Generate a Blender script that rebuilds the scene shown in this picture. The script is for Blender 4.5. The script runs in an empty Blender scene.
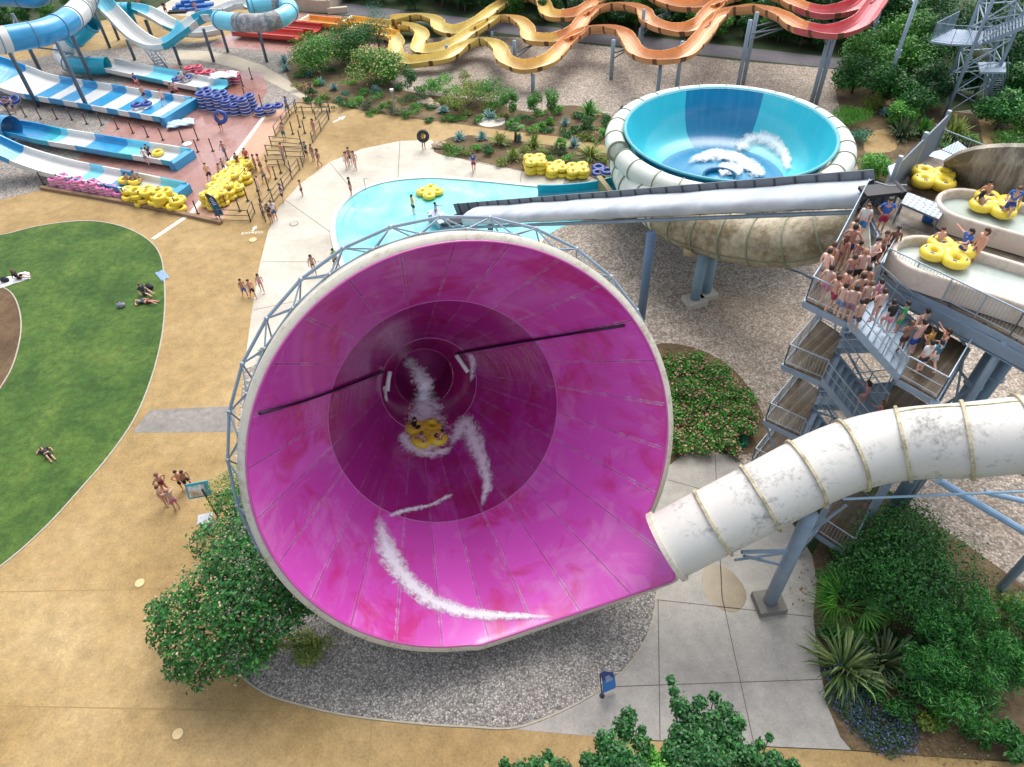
import bpy, bmesh, math, random
import numpy as np
from mathutils import Vector, Matrix
random.seed(7)
RNG = np.random.default_rng(7)
SC = bpy.context.scene
COL = SC.collection
PI = math.pi

# ------------------------------------------------------------------ camera
F_PX = 700.0
TH, ROLL = math.radians(45), math.radians(2.7)
CAM = np.array([0, 0, 30.0])
_r0 = np.array([1, 0, 0.0]); _u0 = np.array([0, math.sin(TH), math.cos(TH)])
FW = np.array([0, math.cos(TH), -math.sin(TH)])
RT = math.cos(ROLL) * _r0 - math.sin(ROLL) * _u0
UP = math.cos(ROLL) * _u0 + math.sin(ROLL) * _r0
def P(x, y, z=0.0):
    d = FW + RT * (x - 512) / F_PX + UP * (383.5 - y) / F_PX
    return CAM + d * ((z - 30.0) / d[2])
def proj(p):
    q = np.asarray(p, float) - CAM; Z = q @ FW
    return 512 + F_PX * (q @ RT) / Z, 383.5 - F_PX * (q @ UP) / Z, Z
def mpp(x, y, z=0.0):
    return proj(P(x, y, z))[2] / F_PX
def zat(bx, by, ty):
    """height above the base seen at bx, by of the point of a vertical post seen at row ty"""
    b = P(bx, by); lo, hi = 0.0, 29.0
    for _ in range(40):
        m = (lo + hi) / 2
        if proj([b[0], b[1], m])[1] > ty: lo = m
        else: hi = m
    return lo
cam = bpy.data.cameras.new('camera'); camo = bpy.data.objects.new('camera', cam); COL.objects.link(camo)
cam.sensor_fit = 'HORIZONTAL'; cam.sensor_width = 36; cam.lens = 36 * F_PX / 1024
cam.clip_end = 3000; cam.clip_start = 0.5
mw = Matrix.Identity(4)
for i in range(3):
    mw[i][0], mw[i][1], mw[i][2], mw[i][3] = RT[i], UP[i], -FW[i], CAM[i]
camo.matrix_world = mw
SC.camera = camo

# ------------------------------------------------------------------ materials
def lin(h):
    if not isinstance(h, str): return tuple(h)[:3]
    h = h.lstrip('#'); o = []
    for i in (0, 2, 4):
        c = int(h[i:i+2], 16) / 255
        o.append(c / 12.92 if c <= .04045 else ((c + .055) / 1.055) ** 2.4)
    return tuple(o)
def nm(name):
    m = bpy.data.materials.new(name); m.use_nodes = True
    nt = m.node_tree; b = nt.nodes['Principled BSDF']
    return m, nt, b
def N(nt, t, **k):
    n = nt.nodes.new(t)
    for a, v in k.items():
        if a in n.inputs.keys() if isinstance(a, str) else False: n.inputs[a].default_value = v
        else: setattr(n, a, v)
    return n
def L(nt, a, b): nt.links.new(a, b)
def noise(nt, vec, scale, detail=4, rough=.55, dist=0.0):
    n = nt.nodes.new('ShaderNodeTexNoise'); n.inputs['Scale'].default_value = scale
    n.inputs['Detail'].default_value = detail; n.inputs['Roughness'].default_value = rough
    n.inputs['Distortion'].default_value = dist
    if vec is not None: L(nt, vec, n.inputs['Vector'])
    return n.outputs['Fac']
def ramp(nt, fac, stops, interp='LINEAR'):
    r = nt.nodes.new('ShaderNodeValToRGB'); r.color_ramp.interpolation = interp
    el = r.color_ramp.elements
    while len(el) < len(stops): el.new(.5)
    for e, (p, c) in zip(el, stops):
        e.position = p; c = lin(c) if not isinstance(c, (int, float)) else (c, c, c)
        e.color = (*c, 1)
    L(nt, fac, r.inputs['Fac'])
    return r.outputs['Color']
def mix(nt, fac, a, b, mode='MIX'):
    m = nt.nodes.new('ShaderNodeMix'); m.data_type = 'RGBA'; m.blend_type = mode
    for ix, v in ((0, fac), (6, a), (7, b)):
        sock = m.inputs[ix]
        if hasattr(v, 'links'): L(nt, v, sock)
        elif ix == 0: sock.default_value = v
        else: sock.default_value = (*lin(v), 1)
    return m.outputs[2]
def math_(nt, op, a, b=None, clamp=False):
    m = nt.nodes.new('ShaderNodeMath'); m.operation = op; m.use_clamp = clamp
    for s, v in ((m.inputs[0], a), (m.inputs[1], b)):
        if v is None: continue
        if hasattr(v, 'links'): L(nt, v, s)
        else: s.default_value = v
    return m.outputs[0]
def coord(nt, which='Object', scale=None):
    t = nt.nodes.new('ShaderNodeTexCoord').outputs[which]
    if scale is not None:
        mp = nt.nodes.new('ShaderNodeMapping'); mp.inputs['Scale'].default_value = scale; L(nt, t, mp.inputs['Vector']); t = mp.outputs['Vector']
    return t
def bump(nt, b, h, strength=.3, dist=.05):
    n = nt.nodes.new('ShaderNodeBump'); n.inputs['Strength'].default_value = strength; n.inputs['Distance'].default_value = dist
    L(nt, h, n.inputs['Height']); L(nt, n.outputs['Normal'], b.inputs['Normal'])
def geo_pos(nt): return nt.nodes.new('ShaderNodeNewGeometry').outputs['Position']

_plain = {}
def plain(h, rough=.5, var=.12, scale=3.0, coat=0.0, metal=0.0, name='paint'):
    """paint, plastic or cloth of one colour with slight wear"""
    key = (h, rough, var, scale, coat, metal, name)
    if key in _plain: return _plain[key]
    m, nt, b = nm(name); c = lin(h)
    v = coord(nt, 'Object')
    f = noise(nt, v, scale, 6, .65)
    d = tuple(max(0, x * (1 - var)) for x in c); e = tuple(min(1, x * (1 + var)) for x in c)
    L(nt, ramp(nt, f, [(.3, d), (.7, e)]), b.inputs['Base Color'])
    b.inputs['Roughness'].default_value = rough; b.inputs['Coat Weight'].default_value = coat; b.inputs['Metallic'].default_value = metal
    _plain[key] = m
    return m

def weathered(name, base, dirt, amount=.5, scale=.6, rough=.45, streak=(1, 1, 1), coat=.1, seed=0):
    m, nt, b = nm(name)
    v = coord(nt, 'Object', streak)
    f = noise(nt, v, scale, 9, .72, .4); g = noise(nt, v, scale * 7, 6, .7)
    f2 = math_(nt, 'MULTIPLY', f, math_(nt, 'ADD', g, .5))
    fac = ramp(nt, f2, [(.62 - amount * .35, 0.0), (.80 - amount * .25, 1.0)])
    c0 = mix(nt, g, base, tuple(x * .88 for x in lin(base)))
    L(nt, mix(nt, fac, c0, dirt), b.inputs['Base Color'])
    b.inputs['Roughness'].default_value = rough; b.inputs['Coat Weight'].default_value = coat
    bump(nt, b, g, .08, .02)
    return m

def ground_mat(name, cols, big=.15, small=4.0, rough=.85, speck=.25, bumps=.2, wet=None):
    m, nt, b = nm(name); v = geo_pos(nt)
    f = noise(nt, v, big, 8, .6, .3); g = noise(nt, v, small, 8, .7); g2 = noise(nt, v, small * 7, 3, .6)
    c = ramp(nt, f, [(.28 + .44 * i / (len(cols) - 1), x) for i, x in enumerate(cols)])
    sp = ramp(nt, g, [(.3, 1 - speck), (.7, 1 + speck * .4)])
    c = mix(nt, 1.0, c, sp, 'MULTIPLY')
    sp2 = ramp(nt, g2, [(.3, 1 - speck * .7), (.7, 1 + speck * .3)])
    c = mix(nt, 1.0, c, sp2, 'MULTIPLY')
    L(nt, c, b.inputs['Base Color'])
    b.inputs['Roughness'].default_value = rough
    if wet is not None:
        L(nt, ramp(nt, noise(nt, v, wet, 5, .6), [(.42, .1), (.62, rough)]), b.inputs['Roughness'])
    if bumps: bump(nt, b, g, bumps, .03)
    return m
def gravel_mat(name, cols, scale=7.0, tint='#8a7d70', patch=.5):
    m, nt, b = nm(name); v = geo_pos(nt)
    vo = nt.nodes.new('ShaderNodeTexVoronoi'); vo.inputs['Scale'].default_value = scale; L(nt, v, vo.inputs['Vector'])
    sx = nt.nodes.new('ShaderNodeSeparateColor'); L(nt, vo.outputs['Color'], sx.inputs['Color'])
    c = ramp(nt, sx.outputs[0], [(i / (len(cols) - 1), x) for i, x in enumerate(cols)])
    edge = ramp(nt, vo.outputs['Distance'], [(.3, 1.0), (.8, .5)])
    c = mix(nt, 1.0, c, edge, 'MULTIPLY')
    big = noise(nt, v, .09, 6, .62, .5)
    c = mix(nt, ramp(nt, big, [(.5, 0.0), (.72, patch)]), c, tint)
    med = noise(nt, v, 1.1, 5, .6)
    c = mix(nt, 1.0, c, ramp(nt, med, [(.3, .78), (.7, 1.1)]), 'MULTIPLY')
    L(nt, c, b.inputs['Base Color']); b.inputs['Roughness'].default_value = .9
    bump(nt, b, math_(nt, 'SUBTRACT', 1.0, vo.outputs['Distance']), .7, .06)
    return m

_leaf = {}
def leaf_mat(cols, transl=.25, rough=.5):
    key = (tuple(cols), transl)
    if key in _leaf: return _leaf[key]
    m, nt, b = nm('leaves')
    g = nt.nodes.new('ShaderNodeNewGeometry').outputs['Random Per Island']
    c = ramp(nt, g, [(i / (len(cols) - 1), x) for i, x in enumerate(cols)])
    v = coord(nt, 'Object')
    c = mix(nt, 1.0, c, ramp(nt, noise(nt, v, .9, 3, .5), [(.3, .7), (.7, 1.25)]), 'MULTIPLY')
    L(nt, c, b.inputs['Base Color']); b.inputs['Roughness'].default_value = rough
    t = nt.nodes.new('ShaderNodeBsdfTranslucent'); L(nt, c, t.inputs['Color'])
    ms = nt.nodes.new('ShaderNodeMixShader'); ms.inputs[0].default_value = transl
    out = nt.nodes['Material Output']
    L(nt, b.outputs[0], ms.inputs[1]); L(nt, t.outputs[0], ms.inputs[2]); L(nt, ms.outputs[0], out.inputs['Surface'])
    _leaf[key] = m
    return m

# ------------------------------------------------------------------ geometry buffer
class G:
    def __init__(s): s.v = []; s.f = []; s.m = []
    def add(s, vs, fs, mi=0):
        n = len(s.v); s.v += [tuple(map(float, x)) for x in vs]
        s.f += [tuple(n + i for i in f) for f in fs]
        s.m += ([mi] * len(fs) if isinstance(mi, int) else list(mi))
        return s
    def tube(s, pts, r, n=8, mi=0, cap=True, closed=False, up=(0, 0, 1)):
        pts = [np.asarray(p, float) for p in pts]; k = len(pts)
        rs = r if hasattr(r, '__len__') else [r] * k
        vs = []
        for i in range(k):
            a = pts[(i - 1) % k] if (closed or i > 0) else pts[i]
            b = pts[(i + 1) % k] if (closed or i < k - 1) else pts[i]
            t = b - a; t = t / (np.linalg.norm(t) + 1e-12)
            u = np.array(up, float)
            if abs(t @ u) > .97: u = np.array([0, 1.0, 0])
            x = np.cross(t, u); x /= np.linalg.norm(x); y = np.cross(x, t)
            for j in range(n):
                an = 2 * PI * j / n
                vs.append(pts[i] + rs[i] * (math.cos(an) * x + math.sin(an) * y))
        fs = []; ms = []
        for i in range(k if closed else k - 1):
            i2 = (i + 1) % k
            for j in range(n):
                j2 = (j + 1) % n
                fs.append((i * n + j, i * n + j2, i2 * n + j2, i2 * n + j)); ms.append(mi(i) if callable(mi) else mi)
        if cap and not closed:
            fs.append(tuple(range(n - 1, -1, -1))); fs.append(tuple((k - 1) * n + j for j in range(n)))
            ms += [mi(0) if callable(mi) else mi, mi(k - 2) if callable(mi) else mi]
        return s.add(vs, fs, ms)
    def bar(s, a, b, r, n=6, mi=0): return s.tube([a, b], r, n, mi)
    def box(s, c, size, rz=0.0, mi=0):
        cx, cy, cz = c; w, d, h = [q / 2 for q in size]; ca, sa = math.cos(rz), math.sin(rz); vs = []
        for z in (-h, h):
            for x, y in ((-w, -d), (w, -d), (w, d), (-w, d)):
                vs.append((cx + x * ca - y * sa, cy + x * sa + y * ca, cz + z))
        return s.add(vs, [(3, 2, 1, 0), (4, 5, 6, 7), (0, 1, 5, 4), (1, 2, 6, 5), (2, 3, 7, 6), (3, 0, 4, 7)], mi)
    def prism(s, poly, z0, z1, mi=0):
        a = sum(poly[i][0] * poly[(i + 1) % len(poly)][1] - poly[(i + 1) % len(poly)][0] * poly[i][1] for i in range(len(poly)))
        if a < 0: poly = poly[::-1]
        n = len(poly); vs = [(p[0], p[1], z0) for p in poly] + [(p[0], p[1], z1) for p in poly]
        fs = [tuple(range(n - 1, -1, -1)), tuple(range(n, 2 * n))] + [(i, (i + 1) % n, n + (i + 1) % n, n + i) for i in range(n)]
        return s.add(vs, fs, mi)
    def quad(s, a, b, c, d, mi=0): return s.add([a, b, c, d], [(0, 1, 2, 3)], mi)
    def slab(s, a, b, c, d, t, mi=0):
        """four corners swept along their normal by t"""
        a, b, c, d = [np.asarray(q, float) for q in (a, b, c, d)]
        n = np.cross(b - a, d - a); n = n / np.linalg.norm(n) * t
        return s.add([a, b, c, d, a + n, b + n, c + n, d + n], [(3, 2, 1, 0), (4, 5, 6, 7), (0, 1, 5, 4), (1, 2, 6, 5), (2, 3, 7, 6), (3, 0, 4, 7)], mi)
    def lathe(s, prof, n=32, c=(0, 0, 0), mi=0):
        vs = [(c[0] + r * math.cos(2 * PI * j / n), c[1] + r * math.sin(2 * PI * j / n), c[2] + z) for r, z in prof for j in range(n)]
        fs = [(i * n + j, i * n + (j + 1) % n, (i + 1) * n + (j + 1) % n, (i + 1) * n + j) for i in range(len(prof) - 1) for j in range(n)]
        return s.add(vs, fs, mi)
    def torus(s, c, R, r, n=18, k=8, mi=0, sz=1.0, sx=1.0, sy=1.0):
        vs = []; fs = []
        for i in range(n):
            for j in range(k):
                a, b = 2 * PI * i / n, 2 * PI * j / k
                vs.append((c[0] + sx * (R + r * math.cos(b)) * math.cos(a), c[1] + sy * (R + r * math.cos(b)) * math.sin(a), c[2] + sz * r * math.sin(b)))
        for i in range(n):
            for j in range(k):
                fs.append((i * k + j, (i + 1) % n * k + j, (i + 1) % n * k + (j + 1) % k, i * k + (j + 1) % k))
        return s.add(vs, fs, mi)
    def ball(s, c, r, n=10, mi=0):
        rx, ry, rz = r if hasattr(r, '__len__') else (r, r, r)
        k = max(4, n // 2); vs = []; fs = []
        for i in range(k + 1):
            for j in range(n):
                a, b = PI * i / k, 2 * PI * j / n
                vs.append((c[0] + rx * math.sin(a) * math.cos(b), c[1] + ry * math.sin(a) * math.sin(b), c[2] + rz * math.cos(a)))
        for i in range(k):
            for j in range(n): fs.append((i * n + j, (i + 1) * n + j, (i + 1) * n + (j + 1) % n, i * n + (j + 1) % n))
        return s.add(vs, fs, mi)
    def build(s, name, mats, parent=None, smooth=False, world=True):
        me = bpy.data.meshes.new(name)
        vs = s.v
        if parent is not None and world:
            l = parent.get('_base', (0, 0, 0)); vs = [(x - l[0], y - l[1], z - l[2]) for x, y, z in vs]
        me.from_pydata(vs, [], s.f)
        if not isinstance(mats, (list, tuple)): mats = [mats]
        for m in mats: me.materials.append(m)
        if len(mats) > 1: me.polygons.foreach_set('material_index', s.m)
        if smooth: me.polygons.foreach_set('use_smooth', [True] * len(s.f))
        me.validate(); me.update()
        o = bpy.data.objects.new(name, me); COL.objects.link(o)
        if parent is not None: o.parent = parent
        return o
def tag(o, label, cat, group=None, kind=None):
    if label: o['label'] = label
    if cat: o['category'] = cat
    if group: o['group'] = group
    if kind: o['kind'] = kind
    return o
def root(name, loc, label, cat, group=None):
    o = bpy.data.objects.new(name, None); COL.objects.link(o)
    o.location = tuple(map(float, loc)); o.empty_display_size = .3
    o['_base'] = tuple(map(float, loc))
    return tag(o, label, cat, group)
def thing_at(o, base):
    """give a one-mesh thing its origin at its base"""
    b = Vector(tuple(map(float, base))); o.data.transform(Matrix.Translation(-b)); o.location = b
    return o
def struct(g, name, mats, smooth=False):
    o = g.build(name, mats, None, smooth); o['kind'] = 'structure'; return o
def copy_tree(o, parent=None):
    c = o.copy(); COL.objects.link(c); c.parent = parent
    for ch in o.children: copy_tree(ch, c)
    return c
def dup(o, loc, rz=0.0, label=None, group=None, scale=None, tilt=None):
    c = copy_tree(o); c.location = tuple(map(float, loc)); c.rotation_euler = (tilt[0], tilt[1], rz) if tilt else (0, 0, rz)
    if scale is not None: c.scale = (scale,) * 3 if not hasattr(scale, '__len__') else scale
    if label: c['label'] = label
    if group: c['group'] = group
    return c
def remove_tree(o):
    for ch in list(o.children): remove_tree(ch)
    bpy.data.objects.remove(o)
def smooth_path(pts, step=.5, closed=False):
    """Catmull-Rom through the points at an even spacing"""
    pts = [np.asarray(p, float) for p in pts]; k = len(pts); out = []
    rng = range(k if closed else k - 1)
    for i in rng:
        p1, p2 = pts[i], pts[(i + 1) % k]
        p0 = pts[(i - 1) % k] if (closed or i > 0) else 2 * p1 - p2
        p3 = pts[(i + 2) % k] if (closed or i < k - 2) else 2 * p2 - p1
        m = max(1, int(math.ceil(np.linalg.norm(p2 - p1) / step)))
        for j in range(m):
            t = j / m
            out.append(.5 * ((2 * p1) + (-p0 + p2) * t + (2 * p0 - 5 * p1 + 4 * p2 - p3) * t * t + (-p0 + 3 * p1 - 3 * p2 + p3) * t ** 3))
    if not closed: out.append(pts[-1])
    return out
def pxs(*pts): return [P(*p) for p in pts]
def smooth_px(pts, z=0.0, step=.6, closed=True):
    return [(q[0], q[1]) for q in smooth_path([P(x, y, z) for x, y in pts], step, closed)]
# ------------------------------------------------------------------ light
w = bpy.data.worlds.new('World'); SC.world = w; w.use_nodes = True
wn = w.node_tree; bg = wn.nodes['Background']
sky = wn.nodes.new('ShaderNodeTexSky'); sky.sky_type = 'NISHITA'; sky.sun_disc = False
SUN_EL, SUN_AZ = math.radians(58), math.radians(20)     # sun behind the far trees, a little to the right
sky.sun_elevation = SUN_EL; sky.sun_rotation = SUN_AZ
sky.dust_density = 3.0; sky.air_density = .7; sky.ozone_density = .6
hs = wn.nodes.new('ShaderNodeHueSaturation'); hs.inputs['Saturation'].default_value = .42     # thin overcast: paler than a clear sky
wn.links.new(sky.outputs[0], hs.inputs['Color']); wn.links.new(hs.outputs[0], bg.inputs['Color']); bg.inputs['Strength'].default_value = .15
sl = bpy.data.lights.new('sun', 'SUN'); sl.energy = 1.0; sl.angle = math.radians(50); sl.color = (1, .95, .87)
so = bpy.data.objects.new('sun', sl); COL.objects.link(so)
sd = Vector((math.sin(SUN_AZ) * math.cos(SUN_EL), math.cos(SUN_AZ) * math.cos(SUN_EL), math.sin(SUN_EL)))
so.rotation_euler = (-sd).to_track_quat('-Z', 'Y').to_euler()
so.location = (20, 60, 60)
SC.view_settings.view_transform = 'Standard'; SC.view_settings.look = 'None'
SC.view_settings.exposure = 1.1; SC.view_settings.gamma = 1
SC.cycles.max_bounces = 8; SC.cycles.diffuse_bounces = 6; SC.cycles.transparent_max_bounces = 8

# ------------------------------------------------------------------ palette
TAN = ground_mat('tan_resin', ['#8e7447', '#a28757', '#b09566', '#b9a174'], .11, 1.3, .85, .3, .15)
SOIL = ground_mat('bark_soil', ['#54452f', '#6f5d43', '#8a7656'], .5, 4, .95, .5, .6)
MULCH = ground_mat('mulch', ['#4d3a26', '#665038', '#7c6648'], .6, 6, .95, .4, .5)
CONC = ground_mat('pale_concrete', ['#a9a294', '#c2bcae', '#cdc8bc'], .18, 1.6, .8, .14, .08)
CONC2 = ground_mat('grey_concrete', ['#94908a', '#a5a199', '#b0aca3'], .3, 1.5, .8, .2, .08)
REDDECK = ground_mat('wet_red_deck', ['#8a5646', '#a3776c', '#ad857c', '#96604a'], .12, 1.8, .5, .2, .05, wet=.22)
PINKDECK = ground_mat('dry_pink_deck', ['#b78d74', '#c49c82', '#cba68d'], .3, 2.5, .8, .16, .05)
LAWN = ground_mat('mown_grass', ['#2d4f1a', '#3f6122', '#52702b', '#74843e'], .3, 2.2, .95, .5, .5)
ASPH = ground_mat('asphalt', ['#55535a', '#66646a', '#6d6a6c'], .3, 3, .9, .2, .1)
UNDER = ground_mat('undergrowth_ground', ['#22381c', '#30471f', '#4a4a2c'], .3, 3, .95, .4, .4)
GRAV_NEAR = gravel_mat('grey_gravel', ['#75716d', '#99948e', '#aca69e', '#d8d3cb'], 15.0, '#a0988f', .35)
GRAV_FAR = gravel_mat('buff_gravel', ['#93877a', '#a99c8e', '#b8ab9d', '#cfc4b7'], 8.0, '#7d6d58', .55)
GRAV_LEFT = gravel_mat('slide_gravel', ['#918a82', '#a09890', '#aba39a', '#bbb4ab'], 7.0, '#8b8379', .4)
KERB = plain('#a9a292', .8, .15, name='kerb_concrete')
WHITE_LINE = plain('#dcd8ce', .7, .1, 2, name='line_paint')
STEEL = plain('#8295a6', .45, .14, 1.2, name='blue_grey_steel')
STEELD = plain('#55626e', .5, .15, 1.2, name='dark_steel')
GALV = plain('#9aa7b2', .4, .12, 2, metal=.3, name='galvanised_steel')
DARK = plain('#26282b', .6, .1, name='dark_metal')
RUSTY = plain('#5a4a45', .6, .2, name='brown_metal')
WOOD = None

def sheet(name, poly_px, z, m, smooth=True, z_of=0.0, step=.6):
    pts = smooth_px(poly_px, 0, step) if smooth else [(P(x, y)[0], P(x, y)[1]) for x, y in poly_px]
    return struct(G().prism(pts, z - .003 if z > .003 else z, z), name, m)
def kerb(name, pts_px, w, h, m, closed=False, z=0.0, smooth=True, kind='structure'):
    pts = smooth_path([P(x, y) for x, y in pts_px], .6, closed) if smooth else [P(x, y) for x, y in pts_px]
    g = G(); k = len(pts); L_, R_ = [], []
    for i in range(k):
        a = pts[(i - 1) % k] if (closed or i) else pts[i]; b = pts[(i + 1) % k] if (closed or i < k - 1) else pts[i]
        t = b - a; t /= np.linalg.norm(t) + 1e-9; n = np.array([-t[1], t[0], 0]) * w / 2
        L_.append(pts[i] + n); R_.append(pts[i] - n)
    for i in range(k if closed else k - 1):
        j = (i + 1) % k
        a, b, c, d = L_[i], R_[i], R_[j], L_[j]
        vs = [(q[0], q[1], z) for q in (a, b, c, d)] + [(q[0], q[1], z + h) for q in (a, b, c, d)]
        g.add(vs, [(4, 5, 6, 7), (0, 1, 5, 4), (2, 3, 7, 6), (1, 2, 6, 5), (3, 0, 4, 7)])
    o = g.build(name, m); o['kind'] = kind
    return o

# ------------------------------------------------------------------ ground and pavings
g = G(); g.add([(-400, -150, 0), (400, -150, 0), (400, 700, 0), (-400, 700, 0)], [(0, 1, 2, 3)])
struct(g, 'ground', UNDER)
Z0 = .004
# gravel terrain of the slide field, one sheet from behind the pool to the tower
sheet('gravel_field', [(235, 372), (300, 150), (390, 52), (480, 36), (640, 50), (740, 61), (860, 74), (930, 110), (1040, 118), (1120, 330), (1120, 640), (985, 570), (870, 480), (760, 470), (640, 660), (520, 735), (340, 716), (225, 670), (232, 500)], Z0, GRAV_FAR, True)
sheet('slide_gravel', [(-90, 330), (-90, 66), (60, 52), (130, 44), (200, 36), (300, 40), (318, 62), (312, 100), (300, 128), (240, 100), (200, 215), (42, 196), (0, 206)], 2 * Z0, GRAV_LEFT, False)
# tan resin walkway
sheet('walkway', [(-140, 900), (-120, 230), (-60, 212), (0, 200), (42, 190), (220, 223), (262, 150), (288, 110), (303, 97), (345, 107), (400, 117), (450, 123), (500, 130), (560, 137), (616, 147), (632, 165), (600, 170), (540, 160), (436, 150), (385, 145), (300, 187), (262, 262), (244, 372), (237, 430), (232, 520), (224, 600), (226, 664), (262, 692), (350, 717), (420, 725), (515, 729), (650, 741), (780, 748), (851, 751), (930, 757), (1100, 768), (1100, 900)], 3 * Z0, TAN, False)
sheet('walkway_strip', [(-90, 72), (0, 64), (60, 54), (140, 46), (215, 40), (262, 38), (262, 10), (160, 8), (60, 30), (0, 44), (-90, 50)], 3 * Z0, TAN, False)
sheet('pale_path', [(178, 50), (205, 51), (235, 56), (262, 65), (285, 78), (312, 98), (300, 98), (278, 86), (255, 75), (228, 66), (200, 60), (176, 59)], 3 * Z0, plain('#b5ab98', .85, .1, 1, name='pale_paving'), False)
sheet('pale_yard', [(150, 12), (175, -2), (240, -4), (232, 14), (200, 18)], 4 * Z0, CONC, False)
sheet('grey_band', [(150, 410), (236, 406), (235, 432), (132, 433)], 4 * Z0, ground_mat('band_concrete', ['#7d7974', '#8c8781', '#99948c'], .5, 2, .85, .3, .1), False)
# concrete round the pool
sheet('pool_terrace', [(244, 370), (251, 318), (259, 268), (268, 232), (280, 206), (300, 184), (330, 162), (362, 149), (400, 141), (432, 140), (440, 153), (475, 163), (530, 173), (565, 178), (546, 233), (520, 300), (400, 330), (300, 345)], 4 * Z0, CONC, False)
g = G()
for a, b in (((476, 163), (470, 184)), ((522, 171), (519, 190)), ((400, 141), (398, 178)), ((330, 163), (348, 185)), ((285, 200), (330, 232)), ((262, 262), (335, 262)), ((254, 310), (322, 296))):
    p, q = P(*a), P(*b); t = (q - p); t /= np.linalg.norm(t); n = np.array([-t[1], t[0], 0]) * .03
    z = np.array([0, 0, 5 * Z0]); g.quad(p + n + z, p - n + z, q - n + z, q + n + z)
struct(g, 'paving_joints', plain('#7d776c', .9, .1, name='joint'))
g = G()
for a, b in (((0, 592), (205, 588)), ((0, 706), (300, 712)), ((372, 720), (368, 767)), ((640, 741), (640, 767))):
    p, q = P(*a), P(*b); t = (q - p); t /= np.linalg.norm(t); n = np.array([-t[1], t[0], 0]) * .02
    z = np.array([0, 0, 4 * Z0 + .001]); g.quad(p + n + z, p - n + z, q - n + z, q + n + z)
struct(g, 'walkway_joints', plain('#94794c', .9, .15, 1, name='joint'))
# lawn and its mulch bed
lawn_px = [(-90, 250), (-30, 232), (0, 235), (40, 226), (85, 221), (120, 226), (147, 239), (161, 257), (165, 290), (164, 322), (159, 352), (149, 386), (134, 420), (110, 455), (80, 490), (45, 528), (0, 567), (-70, 612), (-200, 650), (-200, 400)]
sheet('lawn', lawn_px, 4 * Z0, LAWN)
kerb('lawn_edging', lawn_px[:18], .09, .05, KERB)
bed_px = [(-60, 270), (-20, 282), (4, 288), (15, 298), (21, 318), (20, 340), (12, 368), (-2, 392), (-60, 430)]
sheet('mulch_bed', bed_px, 5 * Z0, MULCH)
kerb('bed_edging', bed_px[:8], .08, .05, KERB)
# red splash deck
sheet('splash_deck', [(43, 187), (75, 163), (100, 136), (113, 116), (113, 88), (170, 66), (236, 70), (262, 72), (268, 90), (258, 106), (264, 117), (192, 214), (150, 208)], 4 * Z0, REDDECK, False)
sheet('deck_strip', [(192, 214), (264, 117), (258, 106), (288, 111), (222, 222)], 4 * Z0, PINKDECK, False)
sheet('far_splash_deck', [(206, 46), (250, 24), (300, 12), (400, 22), (400, 55), (318, 58), (262, 50)], 4 * Z0, REDDECK, False)
kerb('deck_line', [(264, 117), (191, 214)], .4, 4 * Z0 + .006, WHITE_LINE, smooth=False)
kerb('walkway_line', [(186, 217), (153, 239)], .38, 3 * Z0 + .006, WHITE_LINE, smooth=False)
kerb('low_kerb_wall', [(42, 189), (100, 199), (160, 210), (222, 224)], .35, .28, plain('#8a6f56', .85, .2, name='brown_kerb'), smooth=False)
# near gravel apron and slabs
sheet('grey_gravel_bed', [(237, 432), (226, 600), (226, 664), (262, 692), (300, 705), (350, 716), (420, 724), (470, 727), (515, 727), (560, 712), (600, 690), (630, 664), (650, 630), (657, 590), (655, 540), (600, 480), (450, 420), (300, 400)], 4 * Z0, GRAV_NEAR, False)
sheet('slab_apron', [(655, 500), (665, 468), (685, 456), (702, 452), (725, 455), (741, 464), (770, 490), (800, 535), (812, 556), (817, 581), (813, 616), (818, 660), (827, 705), (840, 737), (851, 750), (780, 747), (650, 740), (588, 736), (510, 729), (560, 712), (600, 690), (630, 664), (650, 630), (657, 590)], 5 * Z0, CONC2, False)
g = G()
for a, b in (((658, 600), (660, 740)), ((722, 597), (754, 745)), ((657, 600), (812, 617)), ((608, 687), (838, 679)), ((715, 455), (722, 597)), ((668, 480), (792, 515))):
    p, q = P(*a), P(*b); t = (q - p); t /= np.linalg.norm(t); n = np.array([-t[1], t[0], 0]) * .018
    z = np.array([0, 0, 6 * Z0]); g.quad(p + n + z, p - n + z, q - n + z, q + n + z)
struct(g, 'slab_joints', plain('#5f5b55', .9, .1, name='joint'))
sheet('wet_patch', [(712, 562), (735, 575), (746, 592), (744, 606), (732, 613), (714, 606), (703, 590), (702, 572)], 6 * Z0, ground_mat('wet_slab', ['#77694f', '#8a7c60'], .8, 2, .35, .15, .05))
kerb('gravel_edging', [(226, 664), (262, 692), (300, 705), (350, 716), (420, 724), (470, 727), (515, 728), (560, 712), (600, 690), (630, 664), (650, 630), (657, 592)], .07, .06, KERB)
# road behind
sheet('back_road', [(318, 0), (400, 10), (477, 19), (540, 26), (640, 36), (740, 47), (845, 59), (905, 68), (900, 80), (841, 69), (740, 59), (640, 48), (540, 38), (477, 30), (400, 20), (312, 12)], 3 * Z0, ASPH, False)
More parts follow.
